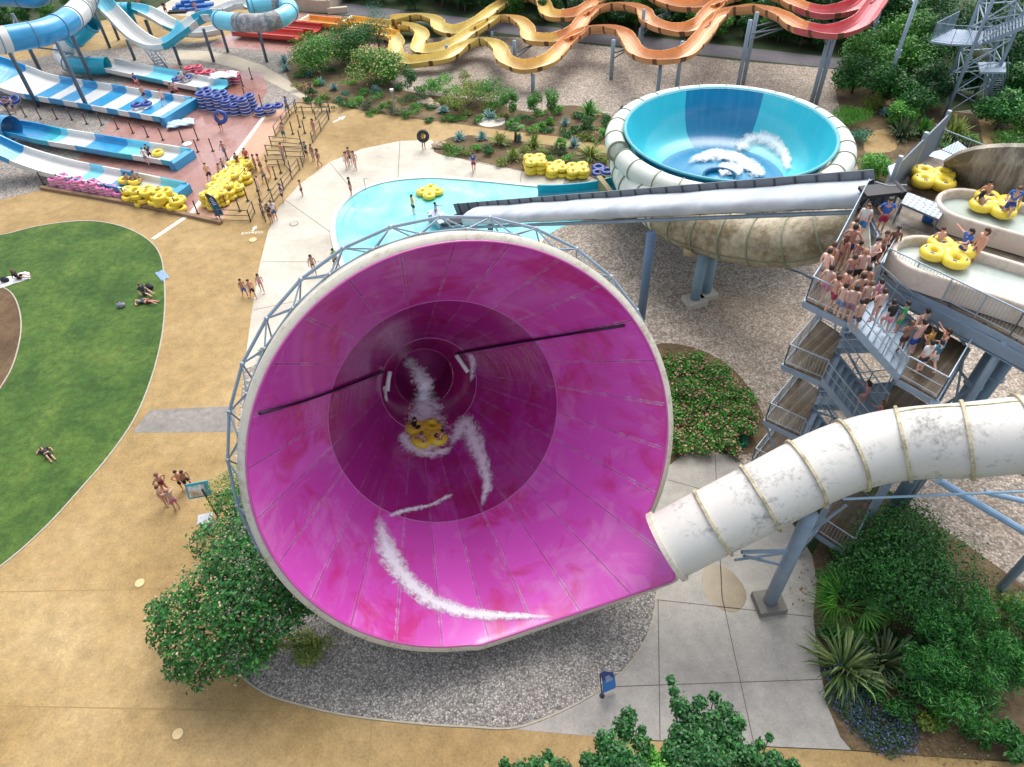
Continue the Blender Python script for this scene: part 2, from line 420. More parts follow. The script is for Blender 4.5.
# planting beds
sheet('planting_bed', [(285, 66), (300, 92), (345, 107), (400, 117), (450, 123), (500, 130), (560, 137), (618, 147), (628, 138), (612, 118), (585, 107), (560, 106), (530, 112), (480, 100), (420, 94), (392, 84), (378, 62), (340, 52), (305, 56)], 5 * Z0, SOIL)
sheet('planting_bed', [(434, 149), (452, 137), (480, 136), (540, 144), (590, 150), (622, 160), (625, 182), (600, 177), (560, 176), (530, 172), (475, 161), (442, 155)], 5 * Z0, SOIL)
sheet('planting_bed', [(655, 345), (700, 350), (738, 374), (764, 418), (762, 448), (735, 455), (702, 450), (680, 456), (664, 466), (650, 430), (640, 380)], 5 * Z0, SOIL)
sheet('planting_bed', [(812, 556), (830, 520), (880, 490), (960, 540), (1030, 590), (1130, 640), (1130, 775), (1005, 760), (930, 757), (852, 750), (840, 737), (827, 705), (818, 660), (813, 616), (817, 581)], 5 * Z0, SOIL, False)
sheet('planting_bed', [(835, 90), (850, 76), (910, 82), (940, 110), (1040, 122), (1060, 200), (960, 190), (868, 190), (850, 150)], 5 * Z0, SOIL, False)
sheet('tan_patch', [(866, 137), (878, 130), (893, 132), (895, 150), (866, 152)], 6 * Z0, TAN)
sheet('tan_track', [(978, 118), (997, 118), (1005, 150), (985, 152)], 6 * Z0, TAN, False)
sheet('white_slab', [(474, 121), (482, 117), (496, 116), (505, 120), (502, 125), (486, 127)], 6 * Z0, plain('#c9c5bb', .8, .1, name='white_stone'))

# ------------------------------------------------------------------ pool
def water_mat(name, cols, bumps=.25, scale=1.6):
    m, nt, b = nm(name); v = geo_pos(nt)
    f = noise(nt, v, .35, 7, .6, .6)
    L(nt, ramp(nt, f, [(.3 + .4 * i / (len(cols) - 1), c) for i, c in enumerate(cols)]), b.inputs['Base Color'])
    b.inputs['Roughness'].default_value = .08
    bump(nt, b, noise(nt, v, scale, 4, .6), bumps, .08)
    return m
pool_px = [(333, 226), (337, 212), (348, 199), (366, 188), (392, 181), (430, 178), (480, 181), (530, 186), (598, 192), (600, 215), (560, 228), (500, 262), (420, 300), (352, 300), (341, 262), (335, 244)]
WATER = water_mat('pool_water', ['#4fb4c0', '#74ced4', '#86d8da', '#a9e6e4'])
sheet('pool_water', pool_px, 7 * Z0, WATER, False)
kerb('pool_coping', [(352, 300), (341, 262), (335, 244), (333, 226), (337, 212), (348, 199), (366, 188), (392, 181), (430, 178), (480, 181), (530, 186), (598, 192)], .4, .12, plain('#cfcac0', .7, .08, name='coping'))
kerb('pool_step', [(341, 228), (346, 214), (357, 202), (374, 191)], .12, 7 * Z0 + .004, plain('#5fa9b8', .3, .1, name='step_tile'))
kerb('pool_step', [(348, 229), (353, 217), (364, 205), (382, 194)], .1, 7 * Z0 + .004, plain('#66b1be', .3, .1, name='step_tile'))
# painted words and arrow at the queue entrance
cu = bpy.data.curves.new('ground_lettering', 'FONT'); cu.body = 'EXPRESS'; cu.size = .46; cu.extrude = .002; cu.align_x = 'CENTER'
to = bpy.data.objects.new('ground_lettering', cu); COL.objects.link(to)
q = P(252, 234); to.location = (q[0], q[1], 4 * Z0 + .004); to.rotation_euler = (0, 0, math.radians(2)); cu.materials.append(WHITE_LINE); to['kind'] = 'structure'
g = G(); q = P(254.5, 228.5); d = P(257, 225) - q; d /= np.linalg.norm(d); n = np.array([-d[1], d[0], 0])
zz = np.array([0, 0, 4 * Z0 + .004]); q = q + zz
g.add([q - d * .4 - n * .08, q - d * .4 + n * .08, q + n * .08, q + n * .22, q + d * .4, q - n * .22, q - n * .08], [(0, 1, 2, 3, 4, 5, 6)][0:1])
struct(g, 'ground_arrow', WHITE_LINE)
g = G(); q = P(340, 119); d = P(344, 117) - q; d /= np.linalg.norm(d); n = np.array([-d[1], d[0], 0]); q = q + zz
g.add([q - d * .9 - n * .12, q - d * .9 + n * .12, q + n * .12, q + n * .35, q + d * .8, q - n * .35, q - n * .12], [(0, 1, 2, 3, 4, 5, 6)])
struct(g, 'ground_arrow', WHITE_LINE)
MANH = plain('#cdb483', .7, .12, name='cover_resin')
for (x, y), lab in (((140, 583), 'round buff inspection cover in the tan walkway beside the big flowering tree'), ((178, 734), 'round buff inspection cover in the tan walkway near the bottom edge'), ((253, 240), 'small round cover in the tan walkway below the painted word'), ((294, 224), 'dark ringed round cover in the pale pool terrace')):
    q = P(x, y); r = .22 if y > 500 else .3
    r_ = root('inspection_cover', (q[0], q[1], 3 * Z0), lab, 'manhole cover', 'inspection covers in the paving')
    G().lathe([(0, .02), (r, .02), (r, 0)], 24, (q[0], q[1], 3 * Z0 + .006)).build('lid', MANH if y != 224 else CONC, r_)
    G().lathe([(r + .005, .012), (r + .05, .012), (r + .05, 0)], 24, (q[0], q[1], 3 * Z0 + .006)).build('rim', plain('#8f7d58', .8, .1, name='rim') if y != 224 else DARK, r_)
# ------------------------------------------------------------------ the pink funnel
FD = np.array([-0.25311077, 0.84418867, -0.47252559]); FC = np.array([-1.61124248, 17.03107489, 9.02491076])
FR, FL_ = 8.122, 12.754
FA = np.cross(FD, [0, 0, 1]); FA /= np.linalg.norm(FA); FB = np.cross(FA, FD)
def frad(t):                      # radius at t metres along the axis
    return np.interp(t, [0, 5.548, 10.99, 12.754], [8.122, 5.298, 2.57, 1.62])
LIP = []
def _rim(th, k):
    rad = math.cos(th) * FA + math.sin(th) * FB
    return FC - FD * 1.75 * k + rad * (FR + 1.45 * k)
def lip_k(th):
    """how far the rim is drawn out at this angle: it runs straight from the bottom of the mouth to the entry tube"""
    if not LIP:
        p0, p1 = np.array([466.0, 648.0]), np.array([684.0, 576.0]); n = np.array([p0[1] - p1[1], p1[0] - p0[0]]); n /= np.linalg.norm(n)
        for dg in range(-130, -29):
            a = math.radians(dg); lo, hi = 0.0, 2.6
            def side(k): q = proj(_rim(a, k)); return (np.array(q[:2]) - p0) @ n
            if side(0) > 0 or proj(_rim(a, 0))[0] < 474: k = 0.0
            else:
                for _ in range(30):
                    m = (lo + hi) / 2
                    if side(m) < 0: lo = m
                    else: hi = m
                k = lo
                if proj(_rim(a, k))[0] > 684: k = -1
            LIP.append(k)
        for i in range(1, len(LIP)):
            if LIP[i] < 0: LIP[i] = max(0.0, LIP[i - 1] - max(.12, LIP[i - 1] * .22))
        for _ in range(3): LIP[1:-1] = [(LIP[i - 1] + 2 * LIP[i] + LIP[i + 1]) / 4 for i in range(1, len(LIP) - 1)]
    d = (math.degrees(th) + 180) % 360 - 180
    return float(np.interp(d, range(-130, -29), LIP)) if -130 < d < -30 else 0.0
def fpt(th, t, off=0.0, r=None):
    """point on the lining; the lip reaches out towards the entry tube"""
    k = max(0.0, 1 - t / 4.2) ** 2 * lip_k(th)
    rr = (frad(t) if r is None else r) + off
    rad = math.cos(th) * FA + math.sin(th) * FB
    return FC + FD * (t - 1.75 * k) + rad * (rr + 1.45 * k)
def fhit(x, y, off=0.0):
    """(theta, t) where the line through a picture point meets the lining"""
    d = FW + RT * (x - 512) / F_PX + UP * (383.5 - y) / F_PX
    s = np.linspace(15, 60, 3000); pts = CAM + s[:, None] * d
    q = pts - FC; t = q @ FD; r = np.linalg.norm(q - t[:, None] * FD, axis=1)
    inside = (r > np.interp(t, [0, 5.548, 10.99, 12.754], [8.122, 5.298, 2.57, 1.62])) & (t > 0)
    i = int(np.argmax(inside)); v = q[i] - t[i] * FD
    return math.atan2(v @ FB, v @ FA), t[i]
def funnel_mat(name, base, dark, streak, n_panels, scale_amt, rough=.16, red='#cb2468'):
    m, nt, b = nm(name)
    uv = nt.nodes.new('ShaderNodeUVMap').outputs[0]
    sp = nt.nodes.new('ShaderNodeSeparateXYZ'); L(nt, uv, sp.inputs[0]); U_, V_ = sp.outputs[0], sp.outputs[1]
    pos = coord(nt, 'Object')
    pu = math_(nt, 'MULTIPLY', U_, n_panels); fl = math_(nt, 'FLOOR', pu); fr = math_(nt, 'FRACT', pu)
    wn_ = nt.nodes.new('ShaderNodeTexWhiteNoise'); wn_.noise_dimensions = '1D'; L(nt, fl, wn_.inputs['W'])
    c = mix(nt, math_(nt, 'MULTIPLY', wn_.outputs['Value'], .6), base, dark)
    gleam = math_(nt, 'MULTIPLY', ramp(nt, noise(nt, pos, .28, 6, .62, 1.2), [(.52, 0.0), (.60, 1.0)]), .16)  # broad pale blotches: reflections on the gloss, painted into the colour
    c = mix(nt, gleam, c, streak)
    # streaked staining that runs along the panels
    mp = nt.nodes.new('ShaderNodeCombineXYZ'); L(nt, math_(nt, 'MULTIPLY', U_, 90), mp.inputs[0]); L(nt, math_(nt, 'MULTIPLY', V_, 3), mp.inputs[1])
    st = noise(nt, mp.outputs[0], 1.0, 7, .7, .3)
    patch = noise(nt, pos, .32, 5, .6, .5)
    fac = math_(nt, 'MULTIPLY', ramp(nt, st, [(.48, 0.0), (.72, 1.0)]), ramp(nt, patch, [(.45, 0.0), (.65, 1.0)]))
    c = mix(nt, math_(nt, 'MULTIPLY', fac, scale_amt), c, streak)
    red_f = math_(nt, 'MULTIPLY', ramp(nt, noise(nt, pos, .45, 4, .6, .8), [(.52, 0.0), (.66, 1.0)]), .6)
    c = mix(nt, red_f, c, red)
    # joints between panels: pale limescale round a darker gap
    e = math_(nt, 'ABSOLUTE', math_(nt, 'SUBTRACT', fr, .5))
    jn = math_(nt, 'GREATER_THAN', e, .482)
    spread = ramp(nt, math_(nt, 'ADD', e, math_(nt, 'MULTIPLY', math_(nt, 'SUBTRACT', noise(nt, pos, 2.6, 7, .75), .5), .16)), [(.455, 0.0), (.50, 1.0)])
    jw = ramp(nt, noise(nt, pos, .5, 3, .6), [(.4, .2), (.6, .85)])
    c = mix(nt, math_(nt, 'MULTIPLY', spread, jw), c, streak)
    c = mix(nt, math_(nt, 'MULTIPLY', jn, .6), c, tuple(x * .45 for x in lin(dark)))
    L(nt, c, b.inputs['Base Color'])
    b.inputs['Roughness'].default_value = rough + .06; b.inputs['Coat Weight'].default_value = .7; b.inputs['Coat Roughness'].default_value = .06
    bump(nt, b, noise(nt, pos, .5, 3, .5), .12, .1)
    return m
def funnel_grid(name, t0, t1, nt_, mats, parent, off=0.0, nth=288):
    me = bpy.data.meshes.new(name); vs = []; fs = []; uvs = []
    for i in range(nt_ + 1):
        t = t0 + (t1 - t0) * i / nt_
        for j in range(nth + 1): vs.append(tuple(fpt(2 * PI * j / nth, t, off) - np.array(parent['_base'])))
    for i in range(nt_):
        for j in range(nth):
            fs.append((i * (nth + 1) + j, i * (nth + 1) + j + 1, (i + 1) * (nth + 1) + j + 1, (i + 1) * (nth + 1) + j))
    me.from_pydata(vs, [], fs)
    ul = me.uv_layers.new(name='UVMap')
    for p in me.polygons:
        p.use_smooth = True
        for li in p.loop_indices:
            vi = me.loops[li].vertex_index
            ul.data[li].uv = ((vi % (nth + 1)) / nth, (t0 + (t1 - t0) * (vi // (nth + 1)) / nt_) / FL_)
    me.materials.append(mats)
    o = bpy.data.objects.new(name, me); COL.objects.link(o); o.parent = parent
    return o
FUN = root('funnel_slide', (FC[0], FC[1], 0), 'giant glossy pink water slide funnel with a cream rim and steel lattice collar', 'water slide')
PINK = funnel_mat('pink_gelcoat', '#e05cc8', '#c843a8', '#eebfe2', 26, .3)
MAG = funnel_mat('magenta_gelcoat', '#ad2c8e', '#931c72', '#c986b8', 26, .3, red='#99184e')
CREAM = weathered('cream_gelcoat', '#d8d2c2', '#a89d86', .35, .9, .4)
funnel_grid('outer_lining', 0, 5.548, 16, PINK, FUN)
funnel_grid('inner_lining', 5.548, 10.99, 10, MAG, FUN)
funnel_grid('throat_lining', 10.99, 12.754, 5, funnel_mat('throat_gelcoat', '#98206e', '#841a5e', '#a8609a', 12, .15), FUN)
for t in (5.548, 10.99):
    G().tube([fpt(2 * PI * j / 120, t, -.005) for j in range(120)], .022, 5, closed=True).build('panel_joint', plain('#bd78ae', .5, .2, 1, name='joint_scale'), FUN)
# outlet: short tube behind the throat, darker
g = G(); ring = []
for i in range(5):
    t = 12.754 + i * .8; c = FC + FD * t + np.array([.02 * i * i, 0, .05 * i * i])
    for j in range(40):
        a = 2 * PI * j / 40; g.v.append(tuple(c + 1.62 * (math.cos(a) * FA + math.sin(a) * FB)))
for i in range(4):
    for j in range(40): g.f.append((i * 40 + j, i * 40 + (j + 1) % 40, (i + 1) * 40 + (j + 1) % 40, (i + 1) * 40 + j)); g.m.append(0)
g.f.append(tuple(4 * 40 + j for j in range(40))); g.m.append(0)
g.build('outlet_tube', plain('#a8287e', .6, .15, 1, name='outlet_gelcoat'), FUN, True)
# white rim band: annular lip, cylinder standing back along the axis, then the outer shell
g = G(); n = 288; prof = [(.02, .09), (.04, .36), (.3, .39), (1.9, .34), (1.9, .02), (1.2, -.30)]
for j in range(n):
    th = 2 * PI * j / n
    for t, off in prof:
        g.v.append(tuple(fpt(th, max(t, 0), off, FR if t > .5 else FR - 0.0) + FD * min(t, 0)))
k = len(prof)
for j in range(n):
    for i in range(k - 1): g.f.append((j * k + i, j * k + i + 1, (j + 1) % n * k + i + 1, (j + 1) % n * k + i)); g.m.append(0)
g.build('rim_band', CREAM, FUN, True)
o = funnel_grid('outer_shell', .55, 12.7, 14, weathered('shell_gelcoat', '#cfc8b8', '#8f8672', .5, .6, .5), FUN, .28, 96)
g = G(); prof = [(0.0, 0.0), (-.07, .02), (-.08, .08), (.0, .10)]
for j in range(n):
    th = 2 * PI * j / n
    for t, off in prof: g.v.append(tuple(fpt(th, max(t, 0), off) + FD * min(t, 0)))
k = len(prof)
for j in range(n):
    for i in range(k - 1): g.f.append((j * k + i, j * k + i + 1, (j + 1) % n * k + i + 1, (j + 1) % n * k + i)); g.m.append(0)
g.build('pink_lip', plain('#c24f9f', .25, .1, 1, coat=.5, name='lip_gelcoat'), FUN, True)
# clamps on the rim
for j in range(15):
    th = 2 * PI * (j + .4) / 15; g = G()
    a = fpt(th, .1, .27); b = fpt(th, 1.1, .27)
    tg = -math.sin(th) * FA + math.cos(th) * FB; ra = math.cos(th) * FA + math.sin(th) * FB
    g.slab(a - tg * .12, a + tg * .12, b + tg * .12, b - tg * .12, .16 if (np.cross(2 * tg, b - a) @ ra) > 0 else -.16)
    g.build('rim_clamp', plain('#d9d1bd', .5, .15, name='clamp'), FUN)
# lattice collar
NT = 30
def tn(j, t, r): return fpt(2 * PI * (j % NT) / NT, t, r - FR, FR)
A_ = [fpt(2 * PI * j / NT, 1.75, .88, FR) for j in range(NT)]
B_ = [fpt(2 * PI * (j + .5) / NT, 1.35, .42, FR) for j in range(NT)]
D_ = [fpt(2 * PI * (j + .5) / NT, 2.7, .15, FR) for j in range(NT)]
g = G()
for S, rr in ((A_, .065), (B_, .045), (D_, .055)): g.tube(S, rr, 6, closed=True)
g.build('collar_chord', STEEL, FUN)
g = G()
for j in range(NT):
    j2 = (j - 1) % NT
    for q in (B_[j], B_[j2], D_[j], D_[j2]): g.bar(A_[j], q, .034, 5)
    g.bar(B_[j], D_[j], .034, 5); g.bar(B_[j], D_[j2], .03, 5)
g.build('collar_lattice', STEEL, FUN)
for q in A_: G().ball(q, .10, 8).build('collar_node', GALV, FUN)
for q in B_: G().ball(q, .075, 8).build('collar_node', GALV, FUN)
for j in (17, 21, 24, 27):
    q = D_[j]
    if q[2] > 1: G().tube([q, [q[0] + .2 * FD[0], q[1] + .6, 0]], .2, 10).build('support_leg', STEELD, FUN)
q = FC + FD * 9
G().tube([q - FB * 4.2, [q[0], q[1] - .6, 0]], .25, 10).build('support_leg', STEELD, FUN)
# spray pipes along both sides with white nozzle ends
for pts in ([(257, 413), (300, 401), (335, 389), (366, 377), (382, 371)], [(626, 324), (575, 332), (520, 341), (470, 350), (458, 353)]):
    q = [fpt(*fhit(x, y), -.10) for x, y in pts]
    o = G().tube(q, .06, 8).build('spray_pipe', plain('#2c1230', .35, .1, name='dark_pipe'), FUN, True)
for pts in ([(386, 370), (384, 380), (383, 392)], [(459, 352), (466, 362), (472, 371)]):
    q = [fpt(*fhit(x, y), -.22) for x, y in pts]
    G().tube(q, .13, 8).build('nozzle', plain('#e6e4e2', .3, .05, name='white_nozzle'), FUN, True)

# foam: thin ragged sheets of broken water lying on the lining
def foam_mat(name, dens, sc=2.2, col='#f7f5f9'):
    m, nt, b = nm(name); uv = nt.nodes.new('ShaderNodeUVMap').outputs[0]
    sp = nt.nodes.new('ShaderNodeSeparateXYZ'); L(nt, uv, sp.inputs[0])
    v = coord(nt, 'Object')
    f = noise(nt, v, sc, 10, .78, .4)
    core = math_(nt, 'SUBTRACT', 1.0, math_(nt, 'MULTIPLY', math_(nt, 'ABSOLUTE', math_(nt, 'SUBTRACT', sp.outputs[0], .5)), 2.0))
    s = math_(nt, 'ADD', math_(nt, 'MULTIPLY', core, 1.0), math_(nt, 'MULTIPLY', math_(nt, 'SUBTRACT', f, .5), 2.4))
    ends = math_(nt, 'MINIMUM', math_(nt, 'MULTIPLY', sp.outputs[1], 6), math_(nt, 'MULTIPLY', math_(nt, 'SUBTRACT', 1.0, sp.outputs[1]), 6), True)
    s = math_(nt, 'MULTIPLY', s, ends)
    al = ramp(nt, s, [(.55 - dens * .5, 0.0), (.85 - dens * .5, .55), (1.25 - dens * .5, 1.0)])
    L(nt, al, b.inputs['Alpha']); b.inputs['Base Color'].default_value = (*lin(col), 1); b.inputs['Roughness'].default_value = .6
    b.inputs['Specular IOR Level'].default_value = .3
    bump(nt, b, f, .25, .06)
    return m
FOAM = foam_mat('dense_foam', .84, 3.4); FOAM_T = foam_mat('thin_foam', .5, 4.5)
def ribbon(name, rows, m, kind='stuff'):
    """rows of points across a strip -> sheet with uv across, along"""
    nr, nc = len(rows), len(rows[0]); me = bpy.data.meshes.new(name)
    vs = [tuple(q) for r in rows for q in r]
    fs = [(i * nc + j, i * nc + j + 1, (i + 1) * nc + j + 1, (i + 1) * nc + j) for i in range(nr - 1) for j in range(nc - 1)]
    me.from_pydata(vs, [], fs); ul = me.uv_layers.new(name='UVMap')
    for p in me.polygons:
        p.use_smooth = True
        for li in p.loop_indices:
            vi = me.loops[li].vertex_index; ul.data[li].uv = ((vi % nc) / (nc - 1), (vi // nc) / (nr - 1))
    me.materials.append(m); o = bpy.data.objects.new(name, me); COL.objects.link(o)
    if kind: o['kind'] = kind
    return o
def px_ribbon(name, spine, m, surf, step=5, lift=.05, nc=9, hump=.05):
    """spine: (x, y, half width in px); surf(x, y, lift) gives the surface point"""
    sp = smooth_path([np.array(q, float) for q in spine], step); rows = []
    for i, q in enumerate(sp):
        a = sp[max(0, i - 1)]; b = sp[min(len(sp) - 1, i + 1)]; t = (b - a)[:2]; t /= np.linalg.norm(t) + 1e-9; n = np.array([-t[1], t[0]])
        rows.append([surf(q[0] + n[0] * q[2] * s, q[1] + n[1] * q[2] * s, lift + hump * (1 - s * s) * (.6 + .8 * random.random())) for s in np.linspace(-1, 1, nc)])
    return ribbon(name, rows, m)
fs_ = lambda x, y, l: fpt(*fhit(x, y), -l)
FO = []
FO.append(px_ribbon('wave_foam', [(382, 512, 6), (379, 522, 9), (383, 541, 13), (392, 562, 14), (406, 581, 13), (424, 597, 12), (446, 608, 10), (470, 614, 8), (500, 617, 6), (530, 617, 4), (560, 614, 3)], FOAM, fs_, 5))
FO.append(px_ribbon('wave_foam', [(380, 521, 4), (398, 514, 4), (414, 510, 4), (430, 507, 3), (444, 500, 4), (458, 494, 3)], FOAM_T, fs_, 5))
FO.append(px_ribbon('wave_foam', [(448, 452, 3), (460, 432, 9), (467, 424, 12), (474, 440, 13), (481, 456, 11), (485, 470, 8), (488, 485, 7), (484, 500, 4), (482, 512, 3)], FOAM, fs_, 4))
FO.append(px_ribbon('wave_foam', [(410, 352, 9), (416, 366, 11), (420, 382, 13), (424, 396, 17), (426, 410, 22), (426, 428, 30), (428, 446, 34), (430, 456, 20)], foam_mat('spray_foam', .82, 2.6), fs_, 4, .09))
jet = smooth_path([FC + FD * 14.6 + FB * 1.25 - FA * .75, FC + FD * 13.6 + FB * .75 - FA * .45, FC + FD * 12.4 - FB * .3 - FA * .1, np.array(fs_(424, 402, .1)), np.array(fs_(426, 418, .1))], .25)
FO.append(ribbon('wave_foam', [[q + FA * (.62 + .5 * i / len(jet)) * s for s in np.linspace(-1, 1, 9)] for i, q in enumerate(jet)], foam_mat('falling_jet', .55, 2.6)))
FO.append(px_ribbon('wave_foam', [(402, 428, 6), (404, 440, 10), (414, 450, 10), (430, 455, 8), (446, 452, 6), (458, 446, 4)], FOAM_T, fs_, 4))
FO.append(px_ribbon('wave_foam', [(470, 350, 6), (474, 360, 6), (474, 372, 4), (472, 384, 3)], FOAM_T, fs_, 4))
FO.append(px_ribbon('wave_foam', [(383, 384, 4), (384, 394, 3), (386, 404, 2)], FOAM_T, fs_, 4))
# water falling in thin streaks below both spray pipes
def streak_mat(col):
    m, nt, b = nm('falling_water'); uv = nt.nodes.new('ShaderNodeUVMap').outputs[0]
    sp = nt.nodes.new('ShaderNodeSeparateXYZ'); L(nt, uv, sp.inputs[0])
    cb = nt.nodes.new('ShaderNodeCombineXYZ'); L(nt, math_(nt, 'MULTIPLY', sp.outputs[1], 75), cb.inputs[0]); L(nt, math_(nt, 'MULTIPLY', sp.outputs[0], 1.6), cb.inputs[1])
    f = noise(nt, cb.outputs[0], 1.0, 5, .7, .5)
    fade = math_(nt, 'MULTIPLY', math_(nt, 'SUBTRACT', 1.0, sp.outputs[0]), ramp(nt, sp.outputs[1], [(0, .6), (.5, 1.0), (1.0, .4)]))
    L(nt, math_(nt, 'MULTIPLY', ramp(nt, f, [(.46, 0.0), (.66, .75)]), fade), b.inputs['Alpha']); b.inputs['Base Color'].default_value = (*lin(col), 1); b.inputs['Roughness'].default_value = .3
    return m
STK = streak_mat('#d98fb0')
for top, drop in (([(266, 412), (300, 402), (335, 390), (366, 378), (380, 373)], [(12, 8), (18, 30), (20, 60), (14, 70), (8, 40)]), ([(460, 356), (480, 351), (520, 343), (575, 334), (624, 326)], [(18, 60), (28, 90), (26, 90), (18, 70), (12, 40)])):
    rows = []
    for k in np.linspace(0, len(top) - 1, 60):
        i = min(int(k), len(top) - 2); f = k - i
        x = top[i][0] + (top[i + 1][0] - top[i][0]) * f; y = top[i][1] + (top[i + 1][1] - top[i][1]) * f
        dx = drop[i][0] + (drop[i + 1][0] - drop[i][0]) * f; dy = drop[i][1] + (drop[i + 1][1] - drop[i][1]) * f
        th0, t0 = fhit(x, y + 3); sgn = -1 if math.cos(th0) > 0 else 1
        rows.append([fpt(th0 + sgn * u_ * dy * .008, t0 - u_ * .3, -.03) for u_ in np.linspace(0, 1, 8)])
    FO.append(ribbon('falling_water', rows, STK))
for o in FO: o['label'] = 'white foam and broken water running over the pink funnel lining'

# ------------------------------------------------------------------ flumes and tubes
def frames(pts):
    out = []
    for i, p in enumerate(pts):
        a = pts[max(0, i - 1)]; b = pts[min(len(pts) - 1, i + 1)]; t = b - a; t = t / (np.linalg.norm(t) + 1e-9)
        s = np.cross(t, [0, 0, 1.0]); s /= np.linalg.norm(s) + 1e-9; u = np.cross(s, t)
        out.append((p, t, s, u))
    return out
def channel(pts, hw, hh, th=.10, mi=lambda i: 0, joint=0, jmi=0, round_=True, lip=.12, bank=None):
    """open trough swept along pts; inner surface, lips and outer hull in one mesh"""
    pr = []
    if round_:
        for k in range(9):
            a = PI * k / 8; pr.append((-hw * math.cos(a), hh * (1 - math.sin(a) ** .8)))
    else: pr = [(-hw, hh), (-hw, .22), (-hw + .15, .05), (-hw * .4, 0), (hw * .4, 0), (hw - .15, .05), (hw, .22), (hw, hh)]
    outp = [(x * (1 + (th + lip * (1 if 0 < 1 else 0)) / hw), z - th) for x, z in pr]
    prof = pr + [(hw + lip, hh), (hw + lip, hh - .1)] + [(x * (1 + th / hw), z - th) for x, z in pr[::-1]] + [(-hw - lip, hh - .1), (-hw - lip, hh)]
    g = G(); fr = frames(pts); k = len(prof)
    for i, (p, t, s, u) in enumerate(fr):
        bk = bank[i] if bank is not None else 0.0
        s2 = s * math.cos(bk) + u * math.sin(bk); u2 = u * math.cos(bk) - s * math.sin(bk)
        for x, z in prof: g.v.append(tuple(p + s2 * x + u2 * z))
    for i in range(len(pts) - 1):
        for j in range(k):
            j2 = (j + 1) % k
            g.f.append((i * k + j, (i + 1) * k + j, (i + 1) * k + j2, i * k + j2))
            g.m.append(mi(i, j < len(pr) - 1) if mi.__code__.co_argcount >= 2 else mi(i))
    return g
def flange_rings(pts, r, every, parent, m, name='flange', start=0, w=.07, dr=.09):
    fr = frames(pts)
    acc = 0; last = None; cnt = 0
    for i, (p, t, s, u) in enumerate(fr):
        if last is not None: acc += np.linalg.norm(p - last)
        last = p
        if acc >= every * (cnt + start):
            cnt += 1
            G().tube([p - t * w, p + t * w], r + dr, 28).build(name, m, parent)
def post(parent, bx, by, ty=None, top=None, r=.16, m=None, name='support_post', base=True, n=10):
    b = P(bx, by); z = zat(bx, by, ty) if top is None else top
    g = G().tube([b, [b[0], b[1], z]], r, n); 
    if base: g.box((b[0], b[1], .08), (r * 4, r * 4, .16))
    g.build(name, m or STEELD, parent)
    return b, z

# white entry tube
WT = root('entry_tube', (11, 14.6, 0), 'weathered white enclosed slide tube with ribbed flanges feeding the pink funnel', 'slide tube')
tp = [P(667, 546, 5.85), P(713, 522, 6.8), P(760, 498, 7.7), P(806, 474, 8.5), P(852, 455, 9.1), P(903, 444, 9.7), P(967, 440, 10.6), P(1020, 435, 11.1), P(1075, 432, 11.5), P(1140, 440, 11.9)]
tpath = smooth_path(tp, .35)
WHITE_T = weathered('weathered_white_gelcoat', '#d8d6cf', '#8c8c88', .24, .75, .5, (1, 1, 1), .15)
YEL_RIM = weathered('flange_gelcoat', '#cfc6a6', '#8a8060', .6, 2.0, .6)
g = G(); fr = frames(tpath)
for p, t, s, u in fr:
    for j in range(36):
        a = 2 * PI * j / 36; g.v.append(tuple(p + 1.34 * (math.cos(a) * s + math.sin(a) * u)))
for i in range(len(tpath) - 1):
    for j in range(36): g.f.append((i * 36 + j, (i + 1) * 36 + j, (i + 1) * 36 + (j + 1) % 36, i * 36 + (j + 1) % 36)); g.m.append(0)
g.build('tube_shell', WHITE_T, WT, True)
def ring_at(p, t, r, parent, m, name='flange', w=.06, inner=None):
    g = G(); s = np.cross(t, [0, 0, 1.0]); s /= np.linalg.norm(s); u = np.cross(s, t); ri = inner or r - .2; n = 40
    for tt, rr in ((-w, ri), (-w, r), (w, r), (w, ri)):
        for j in range(n):
            a = 2 * PI * j / n; g.v.append(tuple(p + t * tt + rr * (math.cos(a) * s + math.sin(a) * u)))
    for i in range(3):
        for j in range(n): g.f.append((i * n + j, (i + 1) * n + j, (i + 1) * n + (j + 1) % n, i * n + (j + 1) % n)); g.m.append(0)
    return g.build(name, m, parent, False)
for x in (669, 713, 760, 806, 850, 902, 967, 1018):
    i = min(range(len(tpath)), key=lambda q: abs(proj(tpath[q])[0] - x)); p, t, s, u = fr[i]
    ring_at(p, t, 1.44 if x != 669 else 1.46, WT, YEL_RIM if x != 669 else CREAM, 'flange', .055 if x != 669 else .10, 1.30)
# longitudinal seam
g = G()
g.tube([p + 1.35 * (math.cos(1.9) * s + math.sin(1.9) * u) for p, t, s, u in fr[30:62]], .035, 5)
g.build('seam', YEL_RIM, WT)
bp = P(768, 605)
G().tube([bp, [bp[0], bp[1], 7.2]], .30, 16).build('support_post', STEEL, WT, True)
g = G(); g.box((bp[0], bp[1], .2), (1.25, 1.1, .4), .1); g.build('concrete_footing', plain('#77746d', .9, .2, 2, name='old_concrete'), WT)
g = G(); g.bar([bp[0], bp[1], 4.6], P(742, 552, 5.6), .09); g.bar([bp[0], bp[1], 3.4], P(744, 556, 5.3), .07); g.bar([bp[0], bp[1], 4.5], P(735, 560, 5.0), .06)
g.bar([bp[0], bp[1], 5.2], P(846, 505, 8.0), .06)
g.build('brace', STEEL, WT)
BR = root('tube_brace_frame', P(1010, 560, 0), 'pale blue steel brace frame reaching under the white slide tube from outside', 'steel frame')
g = G(); g.tube(pxs((938, 480, 8), (1030, 535, 4)), .15, 10); g.build('brace', plain('#8fb0cf', .45, .1, 1, name='pale_blue_steel'), BR)
